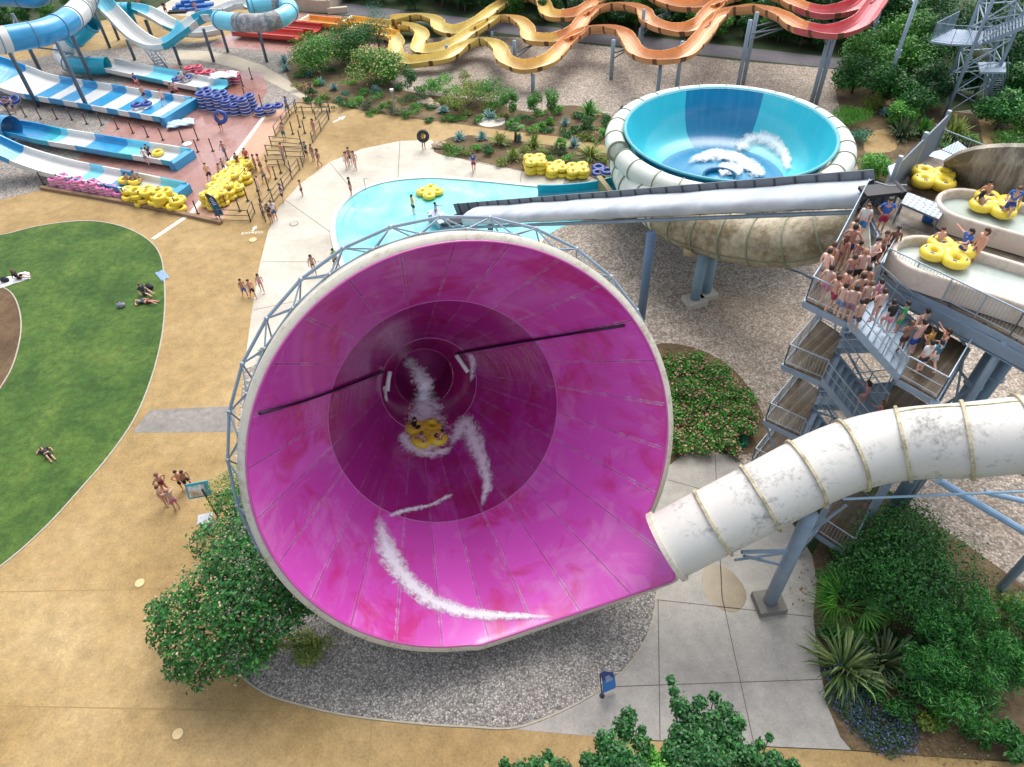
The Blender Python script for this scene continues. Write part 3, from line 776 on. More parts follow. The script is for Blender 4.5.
g = G(); g.tube(pxs((985, 492, 7), (1040, 505, 7)), .11, 10); g.build('brace', plain('#8fb0cf', .45, .1, 1, name='pale_blue_steel'), BR)
g = G(); g.tube(pxs((843, 499, 8), (1035, 491, 8)), .05, 8); g.build('tie_rod', plain('#9bbbd6', .45, .1, 1, name='pale_blue_steel'), BR)
g = G(); g.tube([P(1045, 540, 4), [P(1045, 540, 4)[0], P(1045, 540, 4)[1], 0]], .2, 10); g.build('support_post', STEEL, BR)

# ------------------------------------------------------------------ blue bowl slide
BC = P(729, 130, 7.0); BX, BY = BC[0], BC[1]
BO = root('bowl_slide', (BX, BY, 0), 'open turquoise water slide bowl wrapped in a pale segmented spiral tube', 'water slide')
def bowl_mat():
    m, nt, b = nm('bowl_gelcoat'); v = coord(nt, 'Object')
    sp = nt.nodes.new('ShaderNodeSeparateXYZ'); L(nt, v, sp.inputs[0])
    x, y, z = sp.outputs
    r = math_(nt, 'SQRT', math_(nt, 'ADD', math_(nt, 'MULTIPLY', x, x), math_(nt, 'MULTIPLY', y, y)))
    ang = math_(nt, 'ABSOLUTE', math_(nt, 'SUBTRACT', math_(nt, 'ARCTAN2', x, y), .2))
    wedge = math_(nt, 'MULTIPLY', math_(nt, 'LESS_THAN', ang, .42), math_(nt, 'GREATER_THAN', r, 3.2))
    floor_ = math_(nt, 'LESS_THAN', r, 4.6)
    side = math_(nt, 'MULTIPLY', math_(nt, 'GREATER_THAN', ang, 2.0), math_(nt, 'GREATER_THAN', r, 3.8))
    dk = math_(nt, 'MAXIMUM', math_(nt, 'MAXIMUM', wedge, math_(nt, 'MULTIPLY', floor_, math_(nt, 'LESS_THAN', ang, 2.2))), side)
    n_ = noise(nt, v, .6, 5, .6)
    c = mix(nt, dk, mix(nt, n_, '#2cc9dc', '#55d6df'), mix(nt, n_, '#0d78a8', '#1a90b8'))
    st = nt.nodes.new('ShaderNodeCombineXYZ'); L(nt, math_(nt, 'MULTIPLY', ang, 14), st.inputs[0]); L(nt, math_(nt, 'MULTIPLY', r, .5), st.inputs[1])
    c = mix(nt, math_(nt, 'MULTIPLY', ramp(nt, noise(nt, st.outputs[0], 1.2, 5, .6), [(.5, 0.0), (.75, 1.0)]), .15), c, '#8fd6da')
    L(nt, c, b.inputs['Base Color']); b.inputs['Roughness'].default_value = .2; b.inputs['Coat Weight'].default_value = .25; b.inputs['Coat Roughness'].default_value = .12
    return m
BPROF = [(7.2, 0.0), (7.16, -.25), (7.0, -1.2), (6.7, -2.1), (6.2, -2.9), (5.2, -3.4), (4.0, -3.62), (2.4, -3.75), (1.3, -3.85), (.01, -3.9)]
def bowl_z(r): return 7 + float(np.interp(r, [q[0] for q in BPROF[::-1]], [q[1] for q in BPROF[::-1]]))
g = G().lathe(BPROF, 96, (BX, BY, 7.0)); o = g.build('bowl_lining', bowl_mat(), BO, True)
G().lathe([(7.2, 0.02), (7.27, .1), (7.42, .1), (7.44, 0.0)], 96, (BX, BY, 7.0)).build('bowl_rim', plain('#4aa3b3', .3, .1, 1, name='rim_gelcoat'), BO, True)
G().lathe([(1.28, -3.78), (1.28, -3.5), (1.12, -3.5), (1.12, -3.9)], 40, (BX, BY, 7.0)).build('drain_ring', plain('#0e5f83', .3, .1, 1, name='drain_gelcoat'), BO, True)
PALE = weathered('pale_green_gelcoat', '#dbe2d6', '#9fb09a', .2, .5, .45)
OCHRE = weathered('stained_gelcoat', '#c5bba2', '#7d6f52', .75, .45, .55, (1, 1, 1))
SEAM = plain('#8b917a', .7, .2, 2, name='seam_sealant')
# wrap round the rim: bulging segments standing outside the bowl
def wrap(name, c_r, c_z, minor, a0, a1, mat_, parent, nseg, base_r=None):
    k = max(2, int(abs(a1 - a0) / math.radians(3))); pts = []
    for i in range(k + 1):
        a = a0 + (a1 - a0) * i / k; f_ = i / k
        pts.append(np.array([BX + c_r(f_) * math.cos(a), BY + c_r(f_) * math.sin(a), c_z(f_)]))
    rr = [minor(i / k) for i in range(k + 1)]
    G().tube(pts, rr, 22, closed=False).build(name, mat_, parent, True)
    fr_ = frames(pts)
    for s in range(nseg + 1):
        i = int(round(s * k / nseg)); p, t, sd_, u = fr_[min(i, k)]
        ring_at(p, t, rr[min(i, k)] + .05, parent, SEAM, 'seam', .035, rr[min(i, k)] - .1)
    return pts
wrap('rim_wrap', lambda f: 8.0, lambda f: 6.2, lambda f: .74, math.radians(-165), math.radians(186), PALE, BO, 26)
# the spiral entry tube
sp_px = [(925, 196, 10.6), (885, 214, 9.2), (840, 231, 7.6), (790, 243, 6.2), (742, 239, 5.4), (704, 230, 5.0), (668, 214, 4.8), (640, 190, 4.7), (627, 165, 4.6), (621, 148, 4.6), (619, 134, 4.6)]
sp3 = smooth_path([P(*q) for q in sp_px], .5)
kk = len(sp3); rr = [np.interp(i / kk, [0, .3, .55, .8, 1], [1.25, 1.5, 1.5, 1.3, .5]) for i in range(kk)]
cut = int(kk * .56)
G().tube(sp3[:cut + 1], rr[:cut + 1], 26, cap=False).build('spiral_tube', OCHRE, BO, True)
G().tube(sp3[cut:], rr[cut:], 26, cap=False).build('spiral_tube', PALE, BO, True)
frs = frames(sp3)
for i in range(4, kk - 2, 4):
    p, t, s, u = frs[i]; ring_at(p, t, rr[i] + .07, BO, SEAM, 'seam', .05, rr[i] - .1)
g = G(); g.tube([p + (r_ + .03) * (math.cos(-.35) * -s + math.sin(-.35) * u) for (p, t, s, u), r_ in zip(frs[6:cut], rr[6:cut])], .05, 5); g.build('seam', SEAM, BO)
for bx, by in ((694, 303), (705, 296)):
    b_ = P(bx, by); G().tube([b_, [b_[0], b_[1], 4.0]], .33, 14).build('support_post', plain('#7d98a8', .45, .1, 1, name='bowl_steel'), BO, True)
    G().box((b_[0], b_[1], .2), (1.3, 1.2, .4), .3).build('concrete_footing', plain('#b5b1a4', .85, .12, 2, name='footing'), BO)
for a in (0.3, 1.6, 2.9): G().tube([[BX + 5 * math.cos(a), BY + 5 * math.sin(a), 0], [BX + 5 * math.cos(a), BY + 5 * math.sin(a), 3.4]], .3, 12).build('support_post', STEEL, BO, True)
g = G(); g.tube(pxs((758, 258, 3.2), (800, 272, 2.6), (815, 280, 1.5)), .1, 8); g.tube(pxs((786, 264, 3), (806, 262, 3.4)), .08, 8); g.build('brace', STEELD, BO)
q = P(691, 247, 3.0); g = G().lathe([(.45, .5), (.5, 0), (.45, -.5), (.01, -.5)], 20, tuple(q)); g.build('drain_box', plain('#cdbf98', .5, .1, 1, name='ochre_gelcoat'), BO, True)
# exit trough of the bowl into the pool
q = [P(640, 188, 1.3), P(600, 199, .7), P(560, 203, .25), P(535, 203, .05)]
ET = root('bowl_exit_chute', P(590, 200, 0), 'short bright turquoise exit chute running into the shallow pool', 'chute')
channel(smooth_path(q, .6), 1.25, .9, round_=False).build('trough', plain('#1e9fb2', .25, .1, 1, coat=.4, name='turquoise_gelcoat'), ET)
G().box(P(606, 196, .9), (.4, 3.4, 1.8), .25).build('end_frame', plain('#9a8a5c', .6, .15, 2, name='aged_gelcoat'), ET)
g = G(); a, b, c, d = pxs((608, 183, .6), (632, 184, .6), (640, 210, .6), (604, 208, .6)); g.prism([(x[0], x[1]) for x in (a, b, c, d)], 0, .6); g.build('landing', plain('#bfb59b', .7, .15, 1, name='landing_gelcoat'), ET)
# foam swirling on the bowl floor
def bsurf(x, y, l):
    d = FW + RT * (x - 512) / F_PX + UP * (383.5 - y) / F_PX
    s = np.linspace(35, 75, 1600); pts = CAM + s[:, None] * d
    r = np.hypot(pts[:, 0] - BX, pts[:, 1] - BY); z = 7 + np.interp(r, [q[0] for q in BPROF[::-1]], [q[1] for q in BPROF[::-1]])
    i = int(np.argmax((pts[:, 2] < z) & (r < 7.15))); return pts[i] + np.array([0, 0, l])
BF = foam_mat('bowl_foam', .74, 1.1, '#e6f2f4')
for sp_ in ([(684, 168, 5), (700, 159, 7), (718, 156, 8), (736, 160, 9), (752, 169, 10), (768, 178, 8)], [(716, 172, 8), (730, 170, 10), (744, 174, 9)], [(734, 158, 6), (743, 146, 9), (757, 140, 10), (772, 144, 11), (782, 154, 9), (786, 166, 7), (783, 178, 5)], [(742, 166, 5), (752, 172, 6), (765, 178, 5)]):
    o = px_ribbon('bowl_foam', sp_, BF, bsurf, 3, .08, 7, .2); o['label'] = 'white foam swirling on the blue bowl floor'

# ------------------------------------------------------------------ raft conveyor under its tarpaulin
CV = root('raft_conveyor', P(640, 325), 'long inclined raft conveyor under white tarpaulin rising from the pool to the tower', 'conveyor')
c0, c1 = P(446, 219, .9), P(866, 196, 12.4)
ax = c1 - c0; LEN = np.linalg.norm(ax); ax /= LEN; sd_ = np.cross(ax, [0, 0, 1]); sd_ /= np.linalg.norm(sd_); up_ = np.cross(sd_, ax)
if sd_[1] > 0: sd_ = -sd_; 
up_ = np.cross(sd_, ax); up_ = up_ if up_[2] > 0 else -up_
def tarp_mat():
    m, nt, b = nm('tarpaulin'); v = coord(nt, 'Object', (.35, 1, 1))
    f = noise(nt, v, .9, 5, .5, .6); L(nt, ramp(nt, f, [(.35, '#a9b2bb'), (.65, '#c3c8cd')]), b.inputs['Base Color']); b.inputs['Roughness'].default_value = .45
    bump(nt, b, f, .25, .15); return m
NS = 120; g = G(); prof = [(-1.15, .36), (-.6, .46), (0, .47), (.5, .42), (.72, .33), (.84, .18), (.86, .0), (.8, -.2), (.6, -.32), (0, -.34), (-.9, -.33)]
for i in range(NS + 1):
    f_ = .09 + .91 * i / NS
    for j, (a, b) in enumerate(prof):
        sag = .022 * math.sin(i * .8 + j * .5) * (1 if 3 < j < 9 else .3) + .03 * math.sin(i * .31 + j * .8)
        g.v.append(tuple(c0 + ax * (LEN * f_) + sd_ * (a + sag * .6) + up_ * (b + sag - (.5 * max(0, .2 - f_) if j > 5 else 0))))
k = len(prof)
for i in range(NS):
    for j in range(k - 1): g.f.append((i * k + j, (i + 1) * k + j, (i + 1) * k + j + 1, i * k + j + 1)); g.m.append(0)
g.build('tarpaulin', tarp_mat(), CV, True)
a, b = c0 - sd_ * 1.25, c0 + ax * LEN - sd_ * 1.25
g = G(); g.slab(a - up_ * .3, b - up_ * .3, b + up_ * .8, a + up_ * .7, .08); g.build('side_guard', plain('#6d747c', .6, .15, 1.5, name='guard_panel'), CV)
g = G()
for i in range(28):
    q = c0 + ax * (LEN * (i + .5) / 28) - sd_ * 1.17; G().slab(q - up_ * .1, q + ax * .09 - up_ * .1, q + ax * .09 + up_ * .74, q + up_ * .74, .06).build('guard_rib', plain('#3c4148', .6, .1, name='guard_rib'), CV)
g = G(); g.slab(c0 - sd_ * 1.0 - up_ * .25, c0 + sd_ * .75 - up_ * .25, c0 + ax * LEN + sd_ * .75 - up_ * .25, c0 + ax * LEN - sd_ * 1.0 - up_ * .25, .2); g.build('belt_bed', DARK, CV)
g = G(); g.tube([c0 + sd_ * .6 - up_ * .5, c0 + ax * LEN + sd_ * .6 - up_ * .52], .12, 8); g.tube([c0 - sd_ * .9 - up_ * .5, c0 + ax * LEN - sd_ * .9 - up_ * .52], .12, 8); g.build('side_beam', STEEL, CV)
b_ = P(640, 325); f_ = (b_[0] - c0[0]) / ax[0]; q = c0 + ax * f_
G().tube([b_, [b_[0], b_[1], q[2] - .8]], .28, 14).build('support_post', plain('#5b7591', .45, .1, 1, name='conveyor_steel'), CV, True)
for f_ in (.16,): q = c0 + ax * (LEN * f_); G().tube([[q[0], q[1], 0], [q[0], q[1], q[2] - .7]], .2, 10).build('support_post', STEELD, CV)
g = G(); q = c0 - ax * .8; g.box((q[0], q[1], .7), (1.0, 2.2, .5), .5); g.box((q[0] - .6, q[1] - .9, 1.2), (.25, .25, .9), .5); g.build('loading_end', GALV, CV)
# ------------------------------------------------------------------ slide tower on the right
def plank_mat(name, ang, cols, wpl=.14, green=.35):
    m, nt, b = nm(name); v = geo_pos(nt)
    sp = nt.nodes.new('ShaderNodeSeparateXYZ'); L(nt, v, sp.inputs[0])
    u = math_(nt, 'ADD', math_(nt, 'MULTIPLY', sp.outputs[0], math.cos(ang) / wpl), math_(nt, 'MULTIPLY', sp.outputs[1], math.sin(ang) / wpl))
    wn_ = nt.nodes.new('ShaderNodeTexWhiteNoise'); wn_.noise_dimensions = '1D'; L(nt, math_(nt, 'FLOOR', u), wn_.inputs['W'])
    c = ramp(nt, wn_.outputs['Value'], [(0, cols[0]), (.5, cols[1]), (1, cols[2])])
    gap = math_(nt, 'LESS_THAN', math_(nt, 'FRACT', u), .1)
    c = mix(nt, math_(nt, 'MULTIPLY', ramp(nt, noise(nt, v, .55, 6, .65, .5), [(.45, 0.0), (.65, 1.0)]), green), c, '#5c4c26')
    c = mix(nt, 1.0, c, ramp(nt, noise(nt, v, 3, 6, .7), [(.3, .7), (.7, 1.15)]), 'MULTIPLY')
    c = mix(nt, math_(nt, 'MULTIPLY', gap, .7), c, '#1d1a16')
    L(nt, c, b.inputs['Base Color']); b.inputs['Roughness'].default_value = .7
    L(nt, ramp(nt, noise(nt, v, .5, 4, .6), [(.42, .3), (.6, .8)]), b.inputs['Roughness'])
    return m
DECKW = plank_mat('weathered_decking', math.radians(42), ['#6f665c', '#83796d', '#958b7e'], .16, .8)
LANDW = plank_mat('brown_decking', math.radians(-48), ['#5b4f40', '#6f6252', '#7d7060'], .15, .55)
STAIR = plain('#8d9fb0', .45, .12, 1.5, metal=.2, name='stair_steel')
def railing(parent, pts, h=1.1, name='railing', infill=.14, m=None, mesh_panel=False, r=.03):
    m = m or GALV; g = G()
    for a, b in zip(pts[:-1], pts[1:]):
        a = np.asarray(a, float); b = np.asarray(b, float); d = b - a; ln = np.linalg.norm(d); z = np.array([0, 0, 1.0])
        g.bar(a + z * h, b + z * h, r, 6); g.bar(a + z * .12, b + z * .12, r * .7, 5)
        n = max(1, int(round(ln / 1.5)))
        for i in range(n + 1): g.bar(a + d * i / n, a + d * i / n + z * h, r, 6)
        if infill:
            k = int(ln / infill)
            for i in range(1, k): g.bar(a + d * i / k + z * .12, a + d * i / k + z * h, .011, 4)
        else: g.bar(a + z * h * .55, b + z * h * .55, r * .7, 5)
    return g.build(name, m, parent)
def flight(parent, a0, a1, b0, b1, n, rail=True, h=1.0):
    """stairs from the top edge a0-a1 to the bottom edge b0-b1"""
    a0, a1, b0, b1 = [np.asarray(q, float) for q in (a0, a1, b0, b1)]
    g = G()
    for i in range(n):
        f0, f1 = (i + .0) / n, (i + 1.02) / n
        p, q = a0 + (b0 - a0) * f0, a1 + (b1 - a1) * f0; r_, s_ = a0 + (b0 - a0) * f1, a1 + (b1 - a1) * f1
        z = a0[2] + (b0[2] - a0[2]) * (i + .7) / n
        for e in (p, q, r_, s_): e[2] = z
        g.slab(p, q, s_, r_, .045)
    st = g.build('stair_treads', STAIR, parent)
    for s_, t_ in ((a0, b0), (a1, b1)):
        g = G(); up = np.array([0, 0, .3]); side = np.cross(t_ - s_, [0, 0, 1.0]); side /= np.linalg.norm(side)
        g.slab(s_ - up * .9, t_ - up * .9, t_ + up * .35, s_ + up * .35, .06); g.build('stringer', STAIR, st, world=False)
        if rail:
            g = G(); z = np.array([0, 0, 1.0]); g.bar(s_ + z * h, t_ + z * h, .03, 6); g.bar(s_ + z * h * .55, t_ + z * h * .55, .02, 5)
            for i in range(4): q = s_ + (t_ - s_) * (i + .3) / 3.6; g.bar(q, q + z * h, .026, 6)
            g.build('handrail', GALV, st, world=False)
    st_base = parent['_base']
    for ch in st.children: ch.data.transform(Matrix.Translation(Vector((-st_base[0], -st_base[1], -st_base[2]))))
    return st
def xy(p, z): return np.array([p[0], p[1], z])
A = P(806, 299, 12); B = P(848, 319, 12); S = P(872, 285, 12); LB = P(862, 198, 12)
D1, D2, D3, D4 = P(880, 270, 12), P(1010, 335, 12), P(1066, 366, 12), P(1085, 240, 12)
TW = root('slide_tower', (17, 23, 0), 'grey steel slide tower with zigzag stairs and timber decks packed with queuing bathers', 'slide tower')
def deck(name, pts, z, m=None, t=.10):
    G().prism([(p[0], p[1]) for p in pts], z - t, z).build(name, m or DECKW, TW)
    g = G(); k = len(pts)
    for i in range(k):
        a, b = xy(pts[i], z - t - .005), xy(pts[(i + 1) % k], z - t - .005); g.slab(a - [0, 0, .28], b - [0, 0, .28], b, a, .08)
    g.build('edge_beam', STAIR, TW)
deck('upper_deck', [S, D1, D2, D3, D4, P(1085, 195, 12), P(943, 160, 12), P(918, 153, 12), P(888, 190, 12), LB, P(868, 210, 12), P(880, 232, 12)], 12.0)
deck('queue_landing', [A, B, S + [.02, .02, 0], P(868, 210, 12), LB + [-.03, 0, 0]], 11.98, LANDW)
R_ = [P(900, 377, 10.15), P(937, 398, 10.15), P(968, 346, 10.15), P(925, 322, 10.15)]
L2 = [P(784, 363, 8.3), P(822, 379, 8.3), P(843, 335, 8.3), P(820, 320, 8.3)]
mid = lambda a, b, f=.5: a + (b - a) * f
deck('stair_landing', R_, 10.15, LANDW)
deck('stair_landing', L2, 8.3, LANDW); deck('stair_landing', L2, 4.6, LANDW); deck('stair_landing', L2, 1.3, LANDW)
deck('stair_landing', R_, 6.45, LANDW)
R4 = [P(818, 532, 1.2), P(848, 552, 1.2), P(873, 500, 1.2), P(843, 483, 1.2)]
deck('stair_landing', R4, 1.2, LANDW)
flight(TW, B, S, R_[0], R_[3] - (R_[3] - R_[0]) * .12, 9)
S1, S2 = L2[1], mid(L2[1], L2[2], .62)
fe = lambda z: (xy(R_[0], z), xy(mid(R_[0], R_[3], .48), z))
flight(TW, xy(S1, 8.3), xy(S2, 8.3), *fe(6.45), 9)
flight(TW, xy(mid(R_[0], R_[3], .52), 10.15), xy(R_[3], 10.15), xy(mid(L2[1], L2[2], .66), 8.3), xy(L2[2], 8.3), 9)
flight(TW, xy(S1, 4.6), xy(S2, 4.6), *fe(2.75), 9)
flight(TW, xy(mid(R_[0], R_[3], .52), 6.45), xy(R_[3], 6.45), xy(mid(L2[1], L2[2], .66), 4.6), xy(L2[2], 4.6), 9)
flight(TW, xy(R4[0], 1.2) + [0, 0, 0], xy(R4[3], 1.2), xy(R4[0], 0) + [-.9, -.6, .1], xy(R4[3], 0) + [-.9, -.6, .1], 6)
# railings
railing(TW, [B, A, P(830, 262, 12), P(862, 200, 12)])
railing(TW, [S, P(893, 249, 12)], infill=.08)
railing(TW, [S + [.1, 0, 0], D1, D2, D3], infill=.13)
railing(TW, [R_[0], R_[1], R_[2], mid(R_[2], R_[3], .9)], infill=None)
for z in (8.3, 4.6, 1.3): railing(TW, [xy(L2[1], z), xy(L2[0], z), xy(L2[3], z), xy(L2[2], z)], infill=.14)
railing(TW, [xy(R_[1], 6.45), xy(R_[2], 6.45)], infill=None)
railing(TW, [R4[0], R4[1], R4[2], R4[3]], infill=.14)
railing(TW, [P(936, 150, 12), P(990, 172, 12), P(1085, 200, 12)], infill=.13)
# columns and braces under the decks
cols = [(L2[2], 12), (L2[3], 8.3), (R_[1], 10.1), (R_[2], 10.1), (R_[3], 12), (D2, 11.8), (D4, 11.8), (LB, 11.8), (P(915, 160, 12), 11.8), (P(1000, 190, 12), 11.8)]
for q, z in cols: G().tube([[q[0], q[1], 0], [q[0], q[1], z - .1]], .16, 10).build('column', STEEL, TW, True)
g = G()
for (p, a), (q, b) in [((L2[2], 11.4), (R_[3], 8.2)), ((L2[2], 8), (R_[3], 4.5)), ((L2[2], 4.4), (R_[3], 1)), ((R_[3], 11.6), (R_[2], 9)), ((L2[3], 8), (LB, 4)), ((L2[3], 4), (LB, 8)), ((LB, 11), (P(915, 160, 12), 7)), ((R_[2], 9.8), (D2, 6.5)), ((R_[2], 6), (D2, 9.4)), ((R_[1], 6), (R_[2], 3)), ((R_[1], 3), (R_[2], 6)), ((R_[2], 3), (D2, .5)), ((L2[0], 4.4), (L2[1], 1.5)), ((L2[2], 6), (LB, 10))]:
    g.bar(xy(p, a), xy(q, b), .055, 6)
for z in (3.2, 6.0, 9.0): g.bar(xy(R_[3], z), xy(R_[2], z), .06, 6); g.bar(xy(R_[2], z), xy(D2, z), .06, 6); g.bar(xy(L2[2], z), xy(R_[3], z), .06, 6)
g.build('brace', STEEL, TW)
g = G(); g.slab(xy(D1, 11.1), xy(D3, 11.1), xy(D3, 11.62), xy(D1, 11.62), .1); g.slab(xy(D1, 11.05) + [0, .2, 0], xy(D3, 11.05) + [0, .2, 0], xy(D3, 11.05) - [0, .2, 0], xy(D1, 11.05) - [0, .2, 0], .05); g.build('main_girder', STEEL, TW)
g = G(); g.bar(xy(R_[3], 11.5), xy(D1, 11.2), .06); g.bar(P(873, 292, 11.7), P(926, 330, 10.4), .05); g.bar(P(935, 300, 11.5), P(965, 345, 10.3), .06); g.build('brace', STEEL, TW)
# heavy leaning pipe columns
for (x0, y0, z0), (x1, y1, z1), r in (((880, 528, 0), (1012, 325, 11.2), .30), ((905, 500, 0), (1034, 325, 11.2), .27)):
    a, b = P(x0, y0, z0), P(x1, y1, z1)
    o = G().tube([a, b], r, 16).build('pipe_column', plain('#6d8496', .45, .12, 1, name='column_steel'), TW, True)
    for f in (.55, .75): ring_at(mid(a, b, f), (b - a) / np.linalg.norm(b - a), r + .09, o, STEEL, 'collar', .06, r - .05).data.transform(Matrix.Translation((0, 0, 0)))
for o in TW.children:
    if o.name.startswith('pipe_column'):
        for ch in o.children: ch.data.transform(Matrix.Translation((-17, -23, 0)))
# black corrugated water hose under the deck
HO = root('drain_hose', xy(P(950, 310, 10.6), 0), 'black corrugated drain hose with grey elbow slung under the upper deck', 'drain hose')
hp = smooth_path(pxs((906, 279, 11.2), (935, 301, 11.0), (962, 322, 10.8), (985, 335, 10.6), (993, 342, 10.2)), .16)
G().tube(hp, [.27 + .04 * (i % 2) for i in range(len(hp))], 14).build('hose', DARK, HO)
G().tube(smooth_path(pxs((984, 335, 10.6), (994, 340, 10.4), (993, 352, 9.6)), .2), .26, 14).build('elbow', plain('#8b97a1', .4, .1, 1, metal=.3, name='elbow_steel'), HO, True)
# start tubs
TUBM = weathered('tub_gelcoat', '#d3c5b6', '#b3a48f', .3, .7, .45)
TWATER = water_mat('tub_water', ['#a3b0a8', '#b6c1ba', '#c4ccc6'], .2, 2.5)
def stadium(cpath, hw):
    p = smooth_path(cpath, .5); fr_ = frames(p); left = [q - s * hw for q, t, s, u in fr_]; right = [q + s * hw for q, t, s, u in fr_]
    q, t, s, u = fr_[0]; cap = [q - s * hw * math.cos(a) - t * hw * math.sin(a) for a in np.linspace(0, PI, 14)][1:-1]
    return left[::-1] + cap + right        # open at the far end
def tub(label, cpx, hw, hh):
    cp = [P(x, y, 12.05 + hh) for x, y in cpx]; cp = [xy(q, 12.05) for q in cp]
    r = root('start_tub', cp[0], label, 'slide start', 'start tubs on the upper deck')
    o_, i_ = stadium(cp, hw), stadium(cp, hw - .24); g = G(); n = len(o_)
    for k, (a, b) in enumerate(zip(o_, i_)):
        for q, z in ((a, 0), (a, hh - .08), (a * .8 + b * .2, hh), (a * .2 + b * .8, hh), (b, hh - .08), (b, .1)): g.v.append((q[0], q[1], 12.05 + z))
    for k in range(n - 1):
        for j in range(5): g.f.append((k * 6 + j, (k + 1) * 6 + j, (k + 1) * 6 + j + 1, k * 6 + j + 1)); g.m.append(0)
    g.build('tub_wall', TUBM, r, True)
    G().prism([(q[0], q[1]) for q in i_], 12.03, 12.03 + hh * .55).build('tub_water', TWATER, r)
    return r, cp
T2, t2p = tub('cream rounded start tub nearer the deck edge with one bather seated in a raft', [(930, 254), (962, 264), (1000, 276), (1070, 298)], 1.45, .9)
T1, t1p = tub('cream rounded start tub farther back, holding a raft with four reclining bathers', [(972, 204), (1000, 212), (1030, 220), (1090, 236)], 1.45, .9)
# grey weathered flume wall behind
bot = smooth_path([P(941, 173, 12), P(962, 185, 12), P(990, 197, 12), P(1030, 208, 12), P(1090, 222, 12)], .5); tp_ = smooth_path([P(943, 163, 13.2), P(962, 153, 14.0), P(988, 148, 14.4), P(1024, 147, 14.5), P(1090, 150, 14.5)], .5)
def resample(p, n): 
    f = np.linspace(0, len(p) - 1, n); return [p[int(x)] + (p[min(len(p) - 1, int(x) + 1)] - p[int(x)]) * (x - int(x)) for x in f]
bot, tp_ = resample(bot, 40), resample(tp_, 40)
g = G()
for a, b in zip(bot, tp_):
    back = np.array([.25, .35, 0])
    for f in (0, .35, .7, 1): g.v.append(tuple(mid(a, b, f) + np.array([.25, -.3, 0]) * math.sin(f * PI)))
    g.v.append(tuple(b + back)); g.v.append(tuple(a + back))
for i in range(39):
    for j in range(6): g.f.append((i * 6 + j, (i + 1) * 6 + j, (i + 1) * 6 + (j + 1) % 6, i * 6 + (j + 1) % 6)); g.m.append(0)
o = g.build('curved_flume_wall', weathered('algae_gelcoat', '#b3a997', '#6a6252', .95, .5, .7, (2.2, 2.2, .25)), smooth=False)
thing_at(o, P(985, 185, 12)); tag(o, 'large weathered grey curved flume wall stained with streaks behind the upper deck', 'flume wall')
# screen fence and shed roof behind the deck
SF = root('screen_fence', P(915, 170, 12), 'tall blue grey slatted screen fence leaning beside the spare yellow raft', 'fence')
a, b = P(886, 196, 12), P(934, 149, 12); g = G(); g.slab(a, b, b + [0, 0, 1.9], a + [0, 0, 1.7], .07); g.build('screen_panel', plain('#76828f', .6, .15, 3, name='screen'), SF)
g = G()
for i in range(24): q = mid(a, b, i / 23); g.bar(q + [-.05, -.05, 0], q + [-.05, -.05, 1.85], .02, 4)
g.build('slats', plain('#596571', .6, .1, 3, name='slat'), SF)
for f in (0, .5, 1): q = mid(a, b, f); G().box((q[0], q[1], q[2] + 1.0), (.18, .18, 2.1), .7).build('fence_post', GALV, SF)
SH = root('shed', P(935, 160), 'low shed with a pale blue flat sheet roof behind the tower deck', 'shed')
pr = [P(x, y, 4.0) for x, y in ((888, 166), (908, 158), (940, 150), (958, 141), (972, 152), (962, 172), (930, 190), (895, 190))]
G().prism([(q[0], q[1]) for q in pr], 3.85, 4.0).build('roof', plain('#a9bccd', .5, .12, .8, name='roof_sheet'), SH)
c_ = sum(pr) / len(pr); G().prism([tuple((c_ + (q - c_) * .92)[:2]) for q in pr], 0, 3.85).build('wall', plain('#8a8f8c', .8, .1, name='shed_wall'), SH)
# roller table, belt head, barrel, gate
RT_ = root('roller_table', xy(P(923, 212, 12.8), 12), 'grey perforated steel roller table sloping down from the raft conveyor', 'roller table')
a, b, c, d = pxs((901, 204, 12.95), (907, 193, 13.05), (947, 208, 12.75), (938, 220, 12.7))
def perf():
    m, nt, bb = nm('perforated_steel'); v = coord(nt, 'Object'); vo = nt.nodes.new('ShaderNodeTexChecker'); vo.inputs['Scale'].default_value = 6.5; L(nt, v, vo.inputs['Vector'])
    L(nt, ramp(nt, vo.outputs['Fac'], [(.4, '#7f8b96'), (.6, '#b6c0c8')], 'CONSTANT'), bb.inputs['Base Color']); bb.inputs['Metallic'].default_value = .4; bb.inputs['Roughness'].default_value = .4; return m
g = G().slab(a, d, c, b, .06); g.build('table_top', perf(), RT_)
g = G(); g.tube([a, b, c, d], .05, 6, closed=True); g.build('table_frame', STEELD, RT_)
for q in (a, b, c, d): G().bar(q, xy(q, 12), .04, 6).build('leg', STEELD, RT_)
BH = root('belt_head', xy(P(880, 192, 12.5), 12), 'black belt head and drive at the top of the raft conveyor', 'conveyor head')
a, b = P(862, 194, 12.9), P(899, 190, 12.95); g = G(); dd = (b - a); nn = np.array([-dd[1], dd[0], 0]); nn /= np.linalg.norm(nn)
g.slab(a - nn * .45, b - nn * .45, b + nn * .45, a + nn * .45, .16); g.tube([b - nn * .5, b + nn * .5], .22, 10); g.build('belt', DARK, BH)
g = G(); g.bar(a, xy(a, 12), .06); g.bar(b, xy(b, 12), .06); g.build('drive_frame', STEELD, BH); G().box(tuple(P(880, 197, 12.35)), (.6, .5, .6)).build('drive_box', STEELD, BH)
railing(BH, [P(868, 203, 12), P(880, 207, 12), P(898, 206, 12)], infill=None)
q = P(928, 221, 12.0); o = G().lathe([(.01, .7), (.26, .7), (.28, .62), (.29, .4), (.28, .05), (.01, .0)], 20, tuple(q)).build('barrel', plain('#1f63b8', .35, .1, 1, name='blue_plastic'), smooth=True); thing_at(o, q); tag(o, 'small blue plastic barrel under the perforated roller table', 'barrel')
